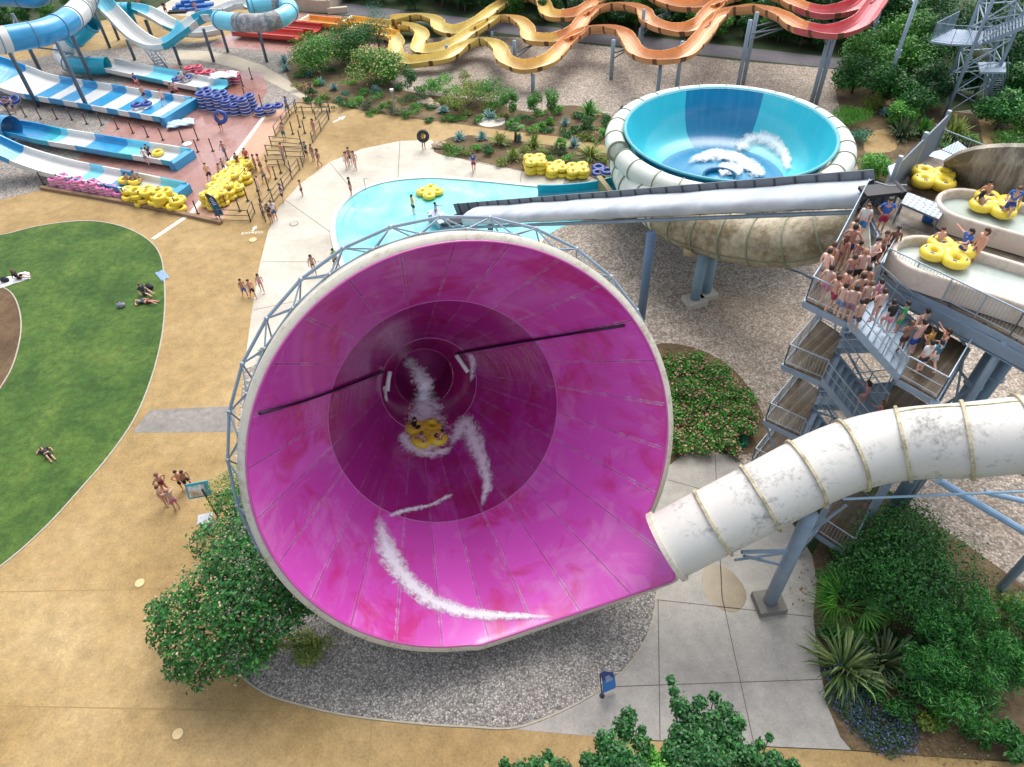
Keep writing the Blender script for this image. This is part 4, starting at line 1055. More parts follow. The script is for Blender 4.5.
g = G(); a, b = P(996, 190, 12), P(1032, 200, 12)
for z in (.15, .55, .95, 1.35): g.bar(a + [0, 0, z], b + [0, 0, z], .035)
for f in (0, .25, .5, .75, 1): g.bar(mid(a, b, f), mid(a, b, f) + [0, 0, 1.4], .035)
o = g.build('white_gate', plain('#dcdcd8', .4, .1, name='white_metal')); thing_at(o, a); tag(o, 'white tubular metal gate standing between back tub and stained wall', 'gate')

# ------------------------------------------------------------------ tall steel tower, far right
ST = root('stair_tower', P(968, 112), 'tall pale blue lattice steel stair tower among the dark bushes at the back', 'stair tower')
bases = [P(944, 118), P(980, 111), P(941, 99), P(974, 97)]
PB = plain('#93a7b8', .45, .12, 1, name='pale_steel')
ZT = 16.0
for q in bases: G().tube([q, xy(q, ZT)], .16, 10).build('column', PB, ST, True)
g = G()
for i, j in ((0, 1), (1, 3), (3, 2), (2, 0)):
    for z in range(0, 16, 2):
        g.bar(xy(bases[i], z + .5), xy(bases[j], z + 2.5), .05, 5); g.bar(xy(bases[j], z + .5), xy(bases[i], z + 2.5), .05, 5); g.bar(xy(bases[i], z + 2.5), xy(bases[j], z + 2.5), .06, 5)
g.build('brace', PB, ST)
zp = zat(944, 118, 46)
pl = [P(930, 41, zp), P(951, 44, zp), P(982, 45, zp), P(984, 31, zp), P(953, 29, zp)]
G().prism([(q[0], q[1]) for q in pl], zp - .15, zp).build('platform', plain('#8fa3b8', .5, .1, 1, name='platform_steel'), ST)
railing(ST, [pl[4], pl[0], pl[1], pl[2]], h=1.5, infill=.12, m=PB)
flight(ST, P(984, 43, zp), P(984, 31, zp), P(1060, 12, zp + 5), P(1060, 2, zp + 5), 22)
flight(ST, P(985, 68, 4.2), P(1003, 68, 4.2), P(987, 108, .2), P(1003, 107, .2), 18)
G().prism([(q[0], q[1]) for q in pxs((978, 62, 4.2), (1006, 62, 4.2), (1006, 72, 4.2), (980, 72, 4.2))], 4.05, 4.2).build('platform', PB, ST)
# two long slender posts of the red flume
for bx, by, tx in ((879, 104, 0), (869, 48, 0)):
    pass
# ------------------------------------------------------------------ blue and white flumes, upper left
BLUE = plain('#2d93c6', .3, .12, .8, coat=.4, name='blue_gelcoat')
LBLUE = plain('#78cde2', .3, .1, .8, coat=.4, name='light_blue_gelcoat')
TURQ = plain('#21a3bb', .3, .12, .8, coat=.4, name='turquoise_gelcoat')
WHT = plain('#d5d6d3', .4, .08, .8, coat=.3, name='white_gelcoat')
GREYW = weathered('mossy_white_gelcoat', '#b9bbba', '#6e6f70', .8, 1.6, .6)
def flume(name, label, path, hw, hh, cols, cat='water slide', posts=(), round_=False, parent=None, step=.5, group=None, pz=0):
    """cols: list of (fraction, material index); materials 0 white 1 blue 2 light blue 3 turquoise"""
    pts = smooth_path([P(*q) for q in path], step); k = len(pts)
    r = parent or root(name, xy(pts[k // 2], 0), label, cat, group)
    def mi(i, inner):
        f = i / (k - 1); m_ = 0
        for fr_, c in cols:
            if f >= fr_: m_ = c
        if inner: return m_
        return {2: 3, 3: 3}.get(m_, m_)
    channel(pts, hw, hh, mi=mi, round_=round_).build('channel', [WHT, BLUE, LBLUE, TURQ], r, False)
    for bx, by, tz in posts:
        b = P(bx, by); G().tube([b, [b[0], b[1], tz]], .17, 10).build('support_post', STEELD, r, True)
    return r, pts
def tube_run(name, path, rad, cols, r, every=2.6, step=.4, ring=True, label=None):
    pts = smooth_path([P(*q) for q in path], step); k = len(pts)
    def mi(i):
        f = i / (k - 1); m_ = 0
        for fr_, c in cols:
            if f >= fr_: m_ = c
        return m_
    G().tube(pts, rad, 22, mi=mi, cap=False).build(name, [WHT, BLUE, LBLUE, TURQ, GREYW], r, True)
    fr_ = frames(pts); acc = every
    for i in range(1, k):
        acc += np.linalg.norm(pts[i] - pts[i - 1])
        if acc >= every: acc = 0; ring_at(fr_[i][0], fr_[i][1], rad + .07, r, DARK if not ring else plain('#5f86a0', .5, .1, 1, name='flange_blue'), 'flange', .04, rad - .08)
    return pts
# (1) tube slide crossing the top left corner, coming down to the white exit lane
S1_ = root('tube_slide', P(60, 70), 'blue and white tube slide looping on tall posts then dropping to an exit lane', 'water slide')
tube_run('tube', [(-40, 46, 8.2), (-5, 41, 8), (20, 37, 7.8), (45, 32, 7.6), (68, 21, 7.4), (84, 4, 7.2), (84, -14, 7.0), (60, -26, 6.8)], 1.15, [(0, 0), (.12, 1), (.34, 0), (.46, 4), (.62, 2), (.85, 1)], S1_)
tube_run('tube', [(60, -26, 6.6), (40, -4, 6.6), (10, -3, 6.6), (-30, -4, 6.6)], 1.0, [(0, 4), (.3, 0), (.45, 1), (.8, 0)], S1_)
tube_run('tube', [(92, 22, 5.6), (80, 34, 4.4), (68, 44, 3.0), (62, 56, 1.8), (72, 64, 1.25), (88, 66, 1.1), (108, 66, 1.0)], .95, [(0, 3), (.3, 0), (.68, 3)], S1_)
flume('', '', [(107, 67, .6), (130, 72, .45), (160, 78, .35), (190, 84, .3), (221, 90, .3)], 1.25, .55, [(0, 0), (.33, 2), (.58, 0), (.88, 2)], parent=S1_)
for bx, by, tz in ((38, 107, 7.0), (90, 113, 7.0), (94, 85, 6.4), (43, 76, 6.6)):
    b = P(bx, by); G().tube([b, [b[0], b[1], tz]], .2, 10).build('support_post', STEELD, S1_, True)
for (a, za), (b, zb) in ((((38, 107), 5), ((43, 76), 6.2)), (((90, 113), 5.6), ((94, 85), 3)), (((43, 76), 5), ((94, 85), 5.8)), (((38, 107), 6.4), ((90, 113), 6.2))):
    G().bar(xy(P(*a), za), xy(P(*b), zb), .07).build('brace', STEELD, S1_)
# (2) open flume that dips and climbs into the ring shaped tube
S2_, _p = flume('boomerang_slide', 'open white and turquoise flume that dips low then climbs into a ring shaped tube', [(82, -24, 8.2), (92, -8, 7.2), (104, 8, 5.8), (118, 23, 4.4), (132, 37, 3.1), (145, 46, 2.3), (158, 50, 1.9), (172, 46, 2.1), (184, 36, 2.9), (195, 27, 3.5), (207, 21, 3.9), (219, 20, 4.2)], 1.0, .9, [(0, 2), (.27, 0), (.60, 2), (.78, 0), (.84, 3), (.92, 0)], posts=((110, 48, 4.2), (135, 60, 2.3), (180, 64, 2.2), (214, 62, 3.6), (119, 40, 3.6)), round_=True)
tube_run('ring_tube', [(218, 20, 4.4), (232, 22, 4.5), (250, 23, 4.6), (268, 22, 4.7), (283, 17, 4.8), (290, 10, 4.9), (284, 4, 5.0), (266, 4, 5.1), (248, 6, 5.2)], .95, [(0, 2), (.16, 4), (.46, 2), (.74, 4), (.84, 2)], S2_, 3.0)
flume('', '', [(249, 7, 4.6), (238, 8, 4.4), (226, 12, 4.2), (214, 18, 3.9)], .9, .7, [(0, 0), (.3, 0)], parent=S2_, round_=True)
for bx, by, tz in ((228, 52, 3.6), (267, 62, 3.7)):
    b = P(bx, by); G().tube([b, [b[0], b[1], tz]], .17, 10).build('support_post', STEELD, S2_, True)
g = G(); b = P(267, 62); g.bar(xy(b, 3.0), P(281, 20, 3.9), .06); g.bar(xy(b, 2.7), P(256, 24, 3.7), .06); g.build('brace', GALV, S2_)
# (3) second tube with its flume behind
S3_ = root('covered_slide', P(150, 30), 'turquoise tube mouth opening to a white flume that passes behind the dipping one', 'water slide')
tube_run('tube', [(108, 10, 3.7), (118, 11, 3.6), (130, 11, 3.5)], .95, [(0, 4), (.3, 3)], S3_, 1.6)
flume('', '', [(129, 12, 2.8), (142, 14, 2.6), (154, 19, 2.2), (166, 26, 1.6), (178, 32, 1.2), (192, 36, .9), (207, 36, .7), (222, 33, .7)], .95, .8, [(0, 2), (.14, 0), (.45, 2), (.72, 0)], parent=S3_, round_=True)
for bx, by, tz in ((152, 37, 2.0), (138, 30, 2.2)):
    b = P(bx, by); G().tube([b, [b[0], b[1], tz]], .22, 10).build('support_post', STEELD, S3_, True)
# (4) wide multi lane exit, (5) and (6) the two lower exits
def striped(n, a=0, b=1, start=.0): return [(start + (1 - start) * i / n, a if i % 2 == 0 else b) for i in range(n)]
S4_, p4 = flume('wide_slide', 'wide blue and white striped slide exit lane running out onto the wet red deck', [(-40, 62, 3.2), (-12, 70, 2.2), (10, 79, 1.3), (30, 87, .8), (52, 92, .6), (90, 98, .5), (130, 105, .45), (178, 113, .4)], 2.35, .65, [(0, 1), (.18, 0), (.37, 1), (.43, 0), (.49, 1), (.55, 0), (.62, 1), (.68, 0), (.75, 1), (.80, 0), (.86, 1), (.905, 0), (.955, 2)])
G().box(xy(p4[-1] + [.2, 0, 0], .5), (.7, 4.9, .9), math.atan2(p4[-1][1] - p4[-4][1], p4[-1][0] - p4[-4][0])).build('end_stop', BLUE, S4_)
S5_, p5 = flume('tube_exit_slide', 'blue and white exit lane leaving a blue tube, middle one of the left lanes', [(10, 131, 1.0), (28, 134, .7), (50, 139, .5), (80, 144, .4), (120, 151, .35), (160, 157, .3), (183, 161, .3)], 1.2, .6, [(0, 1), (.17, 3), (.25, 2), (.29, 0), (.45, 1), (.63, 2), (.76, 0), (.92, 2)])
tube_run('tube', [(-40, 119, 2.0), (-15, 123, 1.7), (12, 128, 1.6)], 1.1, [(0, 1)], S5_, 2)
G().box(xy(p5[-1], .4), (.7, 2.7, .75), math.atan2(p5[-1][1] - p5[-4][1], p5[-1][0] - p5[-4][0])).build('end_stop', BLUE, S5_)
b = P(14, 146); G().tube([b, xy(b, 1.0)], .25, 10).build('support_post', STEEL, S5_, True)
S6_, p6 = flume('white_exit_slide', 'white and blue exit lane curving down beside the pink and yellow ring stacks', [(-60, 128, 4.6), (-30, 138, 3.6), (0, 151, 2.4), (22, 160, 1.5), (44, 167, .9), (66, 173, .6), (100, 180, .45), (140, 188, .35), (178, 196, .3)], 1.2, .6, [(0, 0), (.12, 1), (.26, 0), (.54, 2), (.61, 0), (.68, 1), (.77, 0), (.86, 2)])
G().box(xy(p6[-1], .4), (.7, 2.7, .75), math.atan2(p6[-1][1] - p6[-4][1], p6[-1][0] - p6[-4][0])).build('end_stop', BLUE, S6_)
# service stair up to the flume dip
AS = root('service_stair', P(160, 66), 'small grey service stair leaning against the dip of the turquoise flume', 'stairs')
a, b = P(146, 44, 1.9), P(165, 70, .05); flight(AS, a - [.4, .2, 0], a + [.4, .2, 0], b - [.4, .2, 0], b + [.4, .2, 0], 9)

# ------------------------------------------------------------------ three lane wave slide
YL, YO, OR, RD = (plain(c, .35, .1, .9, coat=.3, name='slide_gelcoat') for c in ('#dcc676', '#dcb76a', '#d89c64', '#c75a5e'))
YL2, YO2, OR2, RD2 = (plain(c, .45, .12, .9, coat=.1, name='slide_hull') for c in ('#d0b45f', '#d0a660', '#cc925f', '#c25c60'))
JNT = plain('#6b4a32', .7, .1, name='joint_seal')
zx = lambda x: float(np.interp(x, [380, 420, 500, 560, 620, 665, 740, 820, 880, 930], [.5, .6, 1.5, 2.2, 3.0, 3.7, 5.2, 6.3, 7.6, 9.0]))
lanes = [
 ('front lane of the yellow to red wave slide, snaking nearest the bowl', [(391, 39), (397, 46), (397, 57), (406, 65), (426, 65), (448, 60), (464, 51), (477, 46), (489, 46), (499, 53), (506, 65), (524, 71), (546, 66), (558, 57), (570, 45), (586, 35), (604, 33), (621, 37), (629, 47), (636, 57), (650, 62), (667, 62), (685, 57), (700, 44), (713, 27), (726, 17), (741, 14), (759, 14), (779, 21), (795, 31), (814, 36), (837, 36), (859, 27), (872, 12), (882, -4), (890, -22)], (.05, .36, .56, .83)),
 ('middle lane of the yellow to red wave slide', [(399, 30), (413, 32), (422, 39), (420, 52), (433, 54), (454, 48), (470, 38), (485, 29), (501, 22), (516, 24), (526, 32), (531, 42), (547, 44), (560, 42), (575, 35), (586, 22), (600, 13), (621, 10), (641, 15), (648, 25), (662, 32), (682, 34), (698, 29), (709, 17), (722, 6), (738, 0), (758, -3), (779, 2), (794, 10), (812, 16), (830, 17), (853, 11), (866, 1), (876, -16)], (.05, .30, .48, .82)),
 ('back lane of the yellow to orange wave slide, partly out of frame', [(391, 24), (412, 21), (424, 21), (436, 25), (441, 32), (454, 35), (469, 31), (484, 22), (498, 11), (513, 4), (530, 2), (542, 7), (548, 17), (560, 20), (579, 17), (593, 8), (608, -3), (628, -8), (646, -4), (660, 5), (677, 10), (697, 10), (716, 4), (730, -10)], (.05, .30, .55, .95)),
]
for lab, lp, (f1, f2, f3, f4) in lanes:
    path = [P(x, y, zx(x)) for x, y in lp]; pts = smooth_path(path, .42); k = len(pts)
    base = pts[k // 2]; r = root('wave_slide_lane', xy(base, 0), lab, 'water slide', 'lanes of the wave slide')
    arc = 0; mis = []; since = 0
    xs = [proj(q)[0] for q in pts]
    def mi(i, inner, xs=xs):
        x = xs[i]; c = 0 if x < 500 else 1 if x < 560 else 2 if x < 800 else 3
        if not inner and i % 6 == 0: return 8
        return c if inner else 4 + c
    # bank into the bends
    fr_ = frames(pts); bank = []
    for i in range(k):
        t0, t1 = fr_[max(0, i - 3)][1], fr_[min(k - 1, i + 3)][1]; bank.append(float(np.clip(np.cross(t0, t1)[2] * -.28, -.35, .35)))
    channel(pts, .82, .78, th=.09, lip=.05, mi=mi, bank=bank).build('channel', [YL, YO, OR, RD, YL2, YO2, OR2, RD2, JNT], r, False)
    # each post stands beside the lane with an arm reaching under it
    pp = {0: [(611, 79), (657, 98), (737, 90), (811, 104), (533, 92), (448, 62)], 1: [(492, 42), (515, 66), (638, 60), (676, 92), (743, 84), (816, 104)], 2: [(458, 45), (640, 54), (563, 36)]}[lanes.index((lab, lp, (f1, f2, f3, f4)))]
    for bx, by in pp:
        b = P(bx, by); q = min(pts, key=lambda w_: (w_[0] - b[0]) ** 2 + (w_[1] - b[1]) ** 2); zt = q[2] + (.8 if math.hypot(q[0] - b[0], q[1] - b[1]) > 1.3 else -.15)
        po = G().tube([b, [b[0], b[1], zt]], .2, 12).build('support_post', plain('#8596a3', .45, .1, 1, name='slide_steel'), r, True)
        G().tube([xy(b, q[2] - .5), q - [0, 0, .18]], .07, 6).build('arm', STEELD, r); G().tube([xy(b, q[2] - 1.1), q - [0, 0, .2]], .055, 6).build('arm', STEELD, r)
# flat run-out lanes behind the shrubs
for i, (c, lab, ax_, bx_) in enumerate((('#c9453c', 'short red run-out lane on the far deck, nearest the ring tube', (238, 33), (300, 38)), ('#b5382f', 'red run-out lane on the far deck behind the ring tube', (262, 26), (318, 31)), ('#e0953a', 'orange run-out lane on the far deck above the round shrubs', (305, 22), (352, 27)), ('#e3b446', 'yellow run-out lane joining the front wave lane', (352, 32), (396, 38)), ('#e3b446', 'yellow run-out lane joining the back wave lane', (348, 23), (394, 28)))):
    q0, q1 = P(*ax_, .35), P(*bx_, .4); r = root('runout_lane', xy(q0, 0), lab, 'water slide', 'run-out lanes on the far deck')
    m_ = plain(c, .35, .12, .9, coat=.3, name='lane_gelcoat'); channel([q0 + (q1 - q0) * f for f in np.linspace(0, 1, 10)], 1.0, .55, round_=False).build('channel', m_, r)
    G().box(tuple(q0 + [0, 0, .25]), (.3, 2.2, .6), math.atan2(*(q1 - q0)[1::-1])).build('end_stop', plain('#efe3c9', .5, .1, name='pale_edge'), r)
# tall slender posts of the red flume on the right edge
for bx, by, ty, lab in ((880, 106, -4, 'tall slender pale post rising from the yucca bed, nearer of two'), (866, 56, -10, 'tall slender pale post behind the red bend, farther of two')):
    b = P(bx, by); z = zat(bx, by, max(ty, -60)) if ty > -60 else 14; r = root('flume_post', b, lab, 'post', 'slender posts of the red flume')
    G().tube([b, xy(b, z)], .17, 10).build('shaft', PB, r, True); G().tube([xy(b, z * .48), xy(b, z * .54)], .26, 12).build('collar', PB, r)
    if by > 100: G().bar(xy(b, z * .93), xy(P(866, 56), z * .93), .07).build('brace', PB, r)

# ------------------------------------------------------------------ rings and rafts
PINKR = plain('#cf6f9d', .4, .12, 2, coat=.2, name='pink_vinyl'); YELR = plain('#e6cb38', .35, .1, 2, coat=.3, name='yellow_vinyl')
NAVY = plain('#24408f', .4, .15, 2, coat=.2, name='navy_vinyl'); WHV = plain('#d8d8dc', .4, .08, 2, coat=.2, name='white_vinyl'); REDV = plain('#c2405a', .4, .12, 2, coat=.2, name='red_vinyl')
HND = plain('#2b5ea8', .5, .1, name='handle_web')
def make_ring(m1, m2, label, group):
    r = root('swim_ring', (0, 0, 0), label, 'swim ring', group)
    G().torus((0, 0, .16), .40, .17, 22, 10, sz=.9).build('ring', m1, r, True)
    G().torus((0, 0, .05), .40, .155, 22, 8, sz=.6).build('underside', m2, r, True)
    for s in (-1, 1): G().box((.42 * s, 0, .325), (.06, .22, .03)).build('handle', HND, r)
    return r
def make_double(m1, m2, label, group):
    r = root('double_ring', (0, 0, 0), label, 'swim ring', group)
    g = G(); g.torus((-.48, 0, .18), .40, .18, 20, 8, sz=.9); g.torus((.48, 0, .18), .40, .18, 20, 8, sz=.9); g.build('ring', m1, r, True)
    g = G(); g.torus((-.48, 0, .06), .40, .17, 20, 8, sz=.5); g.torus((.48, 0, .06), .40, .17, 20, 8, sz=.5); g.build('underside', m2, r, True)
    for s in (-1, 1): G().box((.48 * s, .40, .345), (.22, .06, .03)).build('handle', HND, r)
    return r
def make_clover(label, group):
    r = root('clover_raft', (0, 0, 0), label, 'raft', group)
    g = G()
    for sx in (-1, 1):
        for sy in (-1, 1): g.torus((.44 * sx, .44 * sy, .21), .335, .225, 24, 10, sz=.92)
    g.ball((0, 0, .2), (.42, .42, .2), 14)
    g.build('hull', YELR, r, True)
    g = G()
    for sx in (-1, 1):
        for sy in (-1, 1): g.lathe([(.01, .1), (.33, .1)], 16, (.44 * sx, .44 * sy, 0))
    g.build('seat_floor', plain('#c9a91f', .5, .1, 2, name='raft_floor'), r)
    for sx in (-1, 1):
        for sy in (-1, 1):
            for a in (0, 1): G().box((.44 * sx + (.36 * sx if a else 0), .44 * sy + (0 if a else .36 * sy), .415), ((.07, .17, .03) if a else (.17, .07, .03))).build('handle', HND, r)
    return r
def stack(proto, spots, n, group, label, h, jit=.10, rz=None, first=None):
    for si, (x, y) in enumerate(spots):
        b = P(x, y)
        for i in range(n if isinstance(n, int) else n[si]):
            o = dup(proto, (b[0] + random.uniform(-jit, jit), b[1] + random.uniform(-jit, jit), 4 * Z0 + .004 + i * h), (rz if rz is not None else random.uniform(0, 6)) + random.uniform(-.12, .12), label, group)
            o.rotation_euler[0] = random.uniform(-.05, .05); o.rotation_euler[1] = random.uniform(-.05, .05)
def line(a, b, n): return [(a[0] + (b[0] - a[0]) * i / (n - 1), a[1] + (b[1] - a[1]) * i / (n - 1)) for i in range(n)]
def ends(): pass
pr_p = make_ring(PINKR, WHV, 'x', 'x')
stack(pr_p, line((58, 186), (122, 197), 9), [3, 4, 3, 4, 3, 4, 3, 3, 2], 'pink and white rings stacked by the low kerb', 'pink and white swim ring in the row of stacks beside the white exit lane', .27)
remove_tree(pr_p)
pr_y = make_double(YELR, YELR, 'x', 'x')
stack(pr_y, line((136, 199), (178, 208), 5), [3, 4, 4, 4, 3], 'yellow double rings stacked by the low kerb', 'yellow double ring in the stacks at the kerb end, beside pink rings', .30)
remove_tree(pr_y)
pr_b = make_double(NAVY, WHV, 'x', 'x')
stack(pr_b, [(208, 106), (216, 108), (224, 109), (232, 111), (239, 112)], [5, 5, 5, 4, 3], 'navy and white double rings stacked at the lane end', 'navy and white double ring in the tall row of stacks past the white lane', .32, .06, 1.2)
stack(pr_b, [(250, 112)], [5], 'navy and white double rings in the separate stack', 'navy and white double ring in the lone stack right of the row', .32, .06, 1.0)
stack(pr_b, [(266, 114)], [2], 'navy and white double rings in the low pair', 'navy and white double ring in the low pair beside the queue rail', .30, .06, .3)
remove_tree(pr_b)
pr_r = make_double(REDV, WHV, 'x', 'x')
stack(pr_r, [(196, 78), (206, 80)], [4, 3], 'red and white double rings behind the white lane', 'red and white double ring in the left stacks behind the white lane', .32, .06, .2)
stack(pr_r, [(224, 82), (233, 83)], [3, 3], 'red and white double rings under the white sheet', 'red and white double ring in the stacks partly under a white sheet', .32, .06, .2)
remove_tree(pr_r)
def cloth(name, label, cx, cy, z, w_, d_, rz, m, cat='sheet'):
    g = G(); n = 14; c = P(cx, cy, z)
    for i in range(n + 1):
        for j in range(n + 1):
            u, v = (i / n - .5), (j / n - .5); x, y = u * w_, v * d_
            g.v.append((c[0] + x * math.cos(rz) - y * math.sin(rz), c[1] + x * math.sin(rz) + y * math.cos(rz), c[2] + .07 * math.sin(i * 1.1 + j * .7) + .05 * math.sin(j * 1.9) - .9 * max(0, abs(u) - .38) - .9 * max(0, abs(v) - .38)))
    for i in range(n):
        for j in range(n): g.f.append((i * (n + 1) + j, (i + 1) * (n + 1) + j, (i + 1) * (n + 1) + j + 1, i * (n + 1) + j + 1)); g.m.append(0)
    o = g.build(name, m, smooth=True); thing_at(o, c); sm = o.modifiers.new('thickness', 'SOLIDIFY'); sm.thickness = .02
    return tag(o, label, cat)
cloth('white_sheet', 'rumpled white sheet thrown over the red and white rings', 223, 74, 1.05, 3.0, 1.8, .1, plain('#d6d8dc', .6, .06, 2, name='cloth'))
cloth('pale_sheet', 'pale blue crumpled sheet on the wet deck past the wide slide', 180, 122, .45, 2.6, 1.5, .3, plain('#b9cede', .5, .08, 2, name='cloth'))
CL = make_clover('x', 'x')
CLZ = .40
stack(CL, [(217, 205), (223, 196), (229, 187), (236, 178), (242, 170), (232, 195), (240, 183)], [3, 3, 3, 2, 2, 2, 2], 'yellow clover rafts piled along the queue rail', 'yellow four-seat raft in the big pile between the queue rail and deck line', CLZ, .08, .9)
stack(CL, [(535, 171)], [3], 'yellow clover rafts stacked beside the pool', 'yellow four-seat raft in the tallest of three stacks above the pool', CLZ, .05, .1)
stack(CL, [(556, 174)], [2], 'yellow clover rafts in the middle pool stack', 'yellow four-seat raft in the middle stack above the pool', CLZ, .05, .15)
stack(CL, [(577, 175)], [2], 'yellow clover rafts in the right pool stack', 'yellow four-seat raft in the stack next to the single navy ring', CLZ, .05, .1)
dup(CL, P(430, 194, .05), .75, 'yellow four-seat raft floating empty in the shallow pool')
dup(CL, P(613, 175, .02), .4, 'lone yellow raft lying on gravel beside the pale spiral tube')
R_SP = dup(CL, P(931, 183, 12.02), -.45, 'spare yellow four-seat raft lying on the timber deck beside the screen fence', scale=.98)
dup(CL, P(932, 181, 12.41), -.40, 'upper yellow four-seat raft of the pair on the timber deck by the screen', scale=.98)
R_T2 = dup(CL, P(946, 256, 12.62), -.75, 'yellow four-seat raft with one child in the nearer start tub', scale=.98)
R_T1 = dup(CL, P(993, 208, 12.62), -.72, 'yellow four-seat raft crowded with bathers in the back start tub', scale=.98)
nb = make_double(NAVY, WHV, 'single navy ring lying between the yellow stacks and the spiral tube', None); nb.location = tuple(P(598, 172, .02)); nb.rotation_euler = (0, 0, 1.4)
nb2 = dup(nb, P(612, 172, .48), .3, 'navy ring thrown on the lone yellow raft beside the spiral tube')
# the raft in the funnel
th0, t0 = fhit(426, 438); q = fpt(th0, t0, -.12); rad = -(math.cos(th0) * FA + math.sin(th0) * FB); nrm = rad - FD * .48; nrm = nrm / np.linalg.norm(nrm)
R_F = dup(CL, q, 0, 'yellow four-seat raft carrying riders down through foam inside the pink funnel'); R_F.rotation_euler = Vector(nrm).to_track_quat('Z', 'Y').to_euler(); R_F['_n'] = tuple(nrm)
q = P(14, 108, .02); dr = make_double(NAVY, WHV, 'navy ring carried by people walking on gravel left of the wide slide', None); dr.location = tuple(q + [0, 0, .7]); dr.rotation_euler = (.5, 0, .3)
dr = dup(dr, P(142, 106, .62), 0, 'navy ring sliding on the striped wide lane'); dr.rotation_euler = (0, 0, .2)
dr = dup(dr, P(182, 80, .45), 0, 'navy ring on the white exit lane beside two bathers'); dr.rotation_euler = (0, 0, .3)
dr = dup(dr, P(273, 108, .9), .2, 'navy ring carried towards the queue rail'); 
yr = make_ring(YELR, YELR, 'yellow ring floating on the middle exit lane beside two bathers', None); yr.location = tuple(P(158, 154, .4))
yr2 = make_double(YELR, YELR, 'yellow double ring with two riders on the lowest exit lane', None); yr2.location = tuple(P(130, 182, .5)); yr2.rotation_euler = (0, 0, -.2)
br_ = make_ring(NAVY, NAVY, 'dark blue ring held up by a bather crossing the wet deck', None); br_.location = tuple(P(221, 117, 1.3)); br_.rotation_euler = (1.2, 0, .2); br_.scale = (1.15,) * 3
dk = make_ring(DARK, YELR, 'black and yellow ring carried by the walker on the tan path', None); dk.location = tuple(P(423, 136, 1.35)); dk.rotation_euler = (1.2, 0, .1)
# flat blue mats at the far top
gm = G(); gm.box((0, 0, .12), (2.6, .9, .24)); 
for i in range(5): gm.tube([(-1.3, -.36 + .18 * i, .22), (1.3, -.36 + .18 * i, .22)], .09, 8)
mt = gm.build('foam_mat', plain('#2b6fb9', .45, .12, 2, name='blue_foam')); tag(mt, 'x', 'mat')
for i, (x, y, z) in enumerate(((183, 9, 0), (190, 10, 0), (198, 9, 0), (206, 11, 0), (187, 8, .34), (196, 8, .34), (205, 9, .34), (193, 7, .68), (202, 7, .68))):
    o = mt.copy(); COL.objects.link(o); o.location = tuple(P(x, y) + np.array([0, 0, .03 + z])); o.rotation_euler = (0, 0, .15 + .1 * (i % 3)); o['label'] = 'blue foam mat in the flat pile on the far paved yard'; o['group'] = 'blue mats piled at the far yard'
bpy.data.objects.remove(mt)
o = G().box((0, 0, .12), (2.4, .7, .22)).tube([(-1.2, .3, .22), (1.2, .3, .22)], .08, 6).tube([(-1.2, -.3, .22), (1.2, -.3, .22)], .08, 6).build('dark_mat', DARK); o.location = tuple(P(178, 13) + [0, 0, .03]); tag(o, 'dark mat lying alone in front of the blue mats', 'mat')
remove_tree(CL)

# ------------------------------------------------------------------ rails, posts and small fittings
RAILM = plain('#5d5350', .55, .15, 2, name='brown_rail')
def queue_rail(label, pts_px, h=1.05):
    pts = [P(x, y) for x, y in pts_px]; r = root('queue_rail', pts[0], label, 'railing', 'queue rails at the ring slides')
    g = G()
    for a, b in zip(pts[:-1], pts[1:]):
        z = np.array([0, 0, 1.0])
        for hh in (h, h * .55, .12): g.bar(a + z * hh, b + z * hh, .035, 6)
    g.build('rails', RAILM, r)
    for a, b in zip(pts[:-1], pts[1:]):
        n = max(1, int(np.linalg.norm(b - a) / 1.7))
        for i in range(n + 1):
            q = a + (b - a) * i / n; G().bar(q, q + [0, 0, h + .05], .05, 6).build('post', RAILM, r)
for lab, p in (('brown pipe queue rail along the yellow raft pile', [(227, 207), (236, 195), (248, 180), (256, 170)]),
               ('short brown queue rail closing the bottom end of the queue', [(221, 221), (251, 222), (255, 213)]),
               ('brown queue rail on the outer side facing the pool terrace', [(266, 222), (263, 216), (284, 190), (300, 170)]),
               ('brown queue rail in the upper inner queue', [(276, 137), (290, 117), (297, 110)]),
               ('brown queue rail round the top of the queue', [(296, 113), (330, 113), (329, 120), (313, 143)]),
               ('brown queue rail across the middle of the queue', [(272, 147), (303, 150)]),
               ('second brown queue rail across the middle, closer to the rafts', [(268, 156), (305, 158), (303, 167)]),
               ('brown queue rail slanting past the middle bars', [(268, 166), (285, 165), (291, 172)]),
               ('brown queue rail on the upper path side', [(316, 120), (322, 112), (330, 112)])): queue_rail(lab, p)
def make_bollard():
    r = root('rope_post', (0, 0, 0), 'x', 'post', 'dark rope posts'); G().lathe([(.055, 0), (.055, 1.15), (.075, 1.16), (.075, 1.22), (.01, 1.24)], 10).build('shaft', RUSTY, r, True); G().lathe([(.16, 0), (.16, .04), (.055, .05)], 12).build('foot', DARK, r); return r
bo = make_bollard()
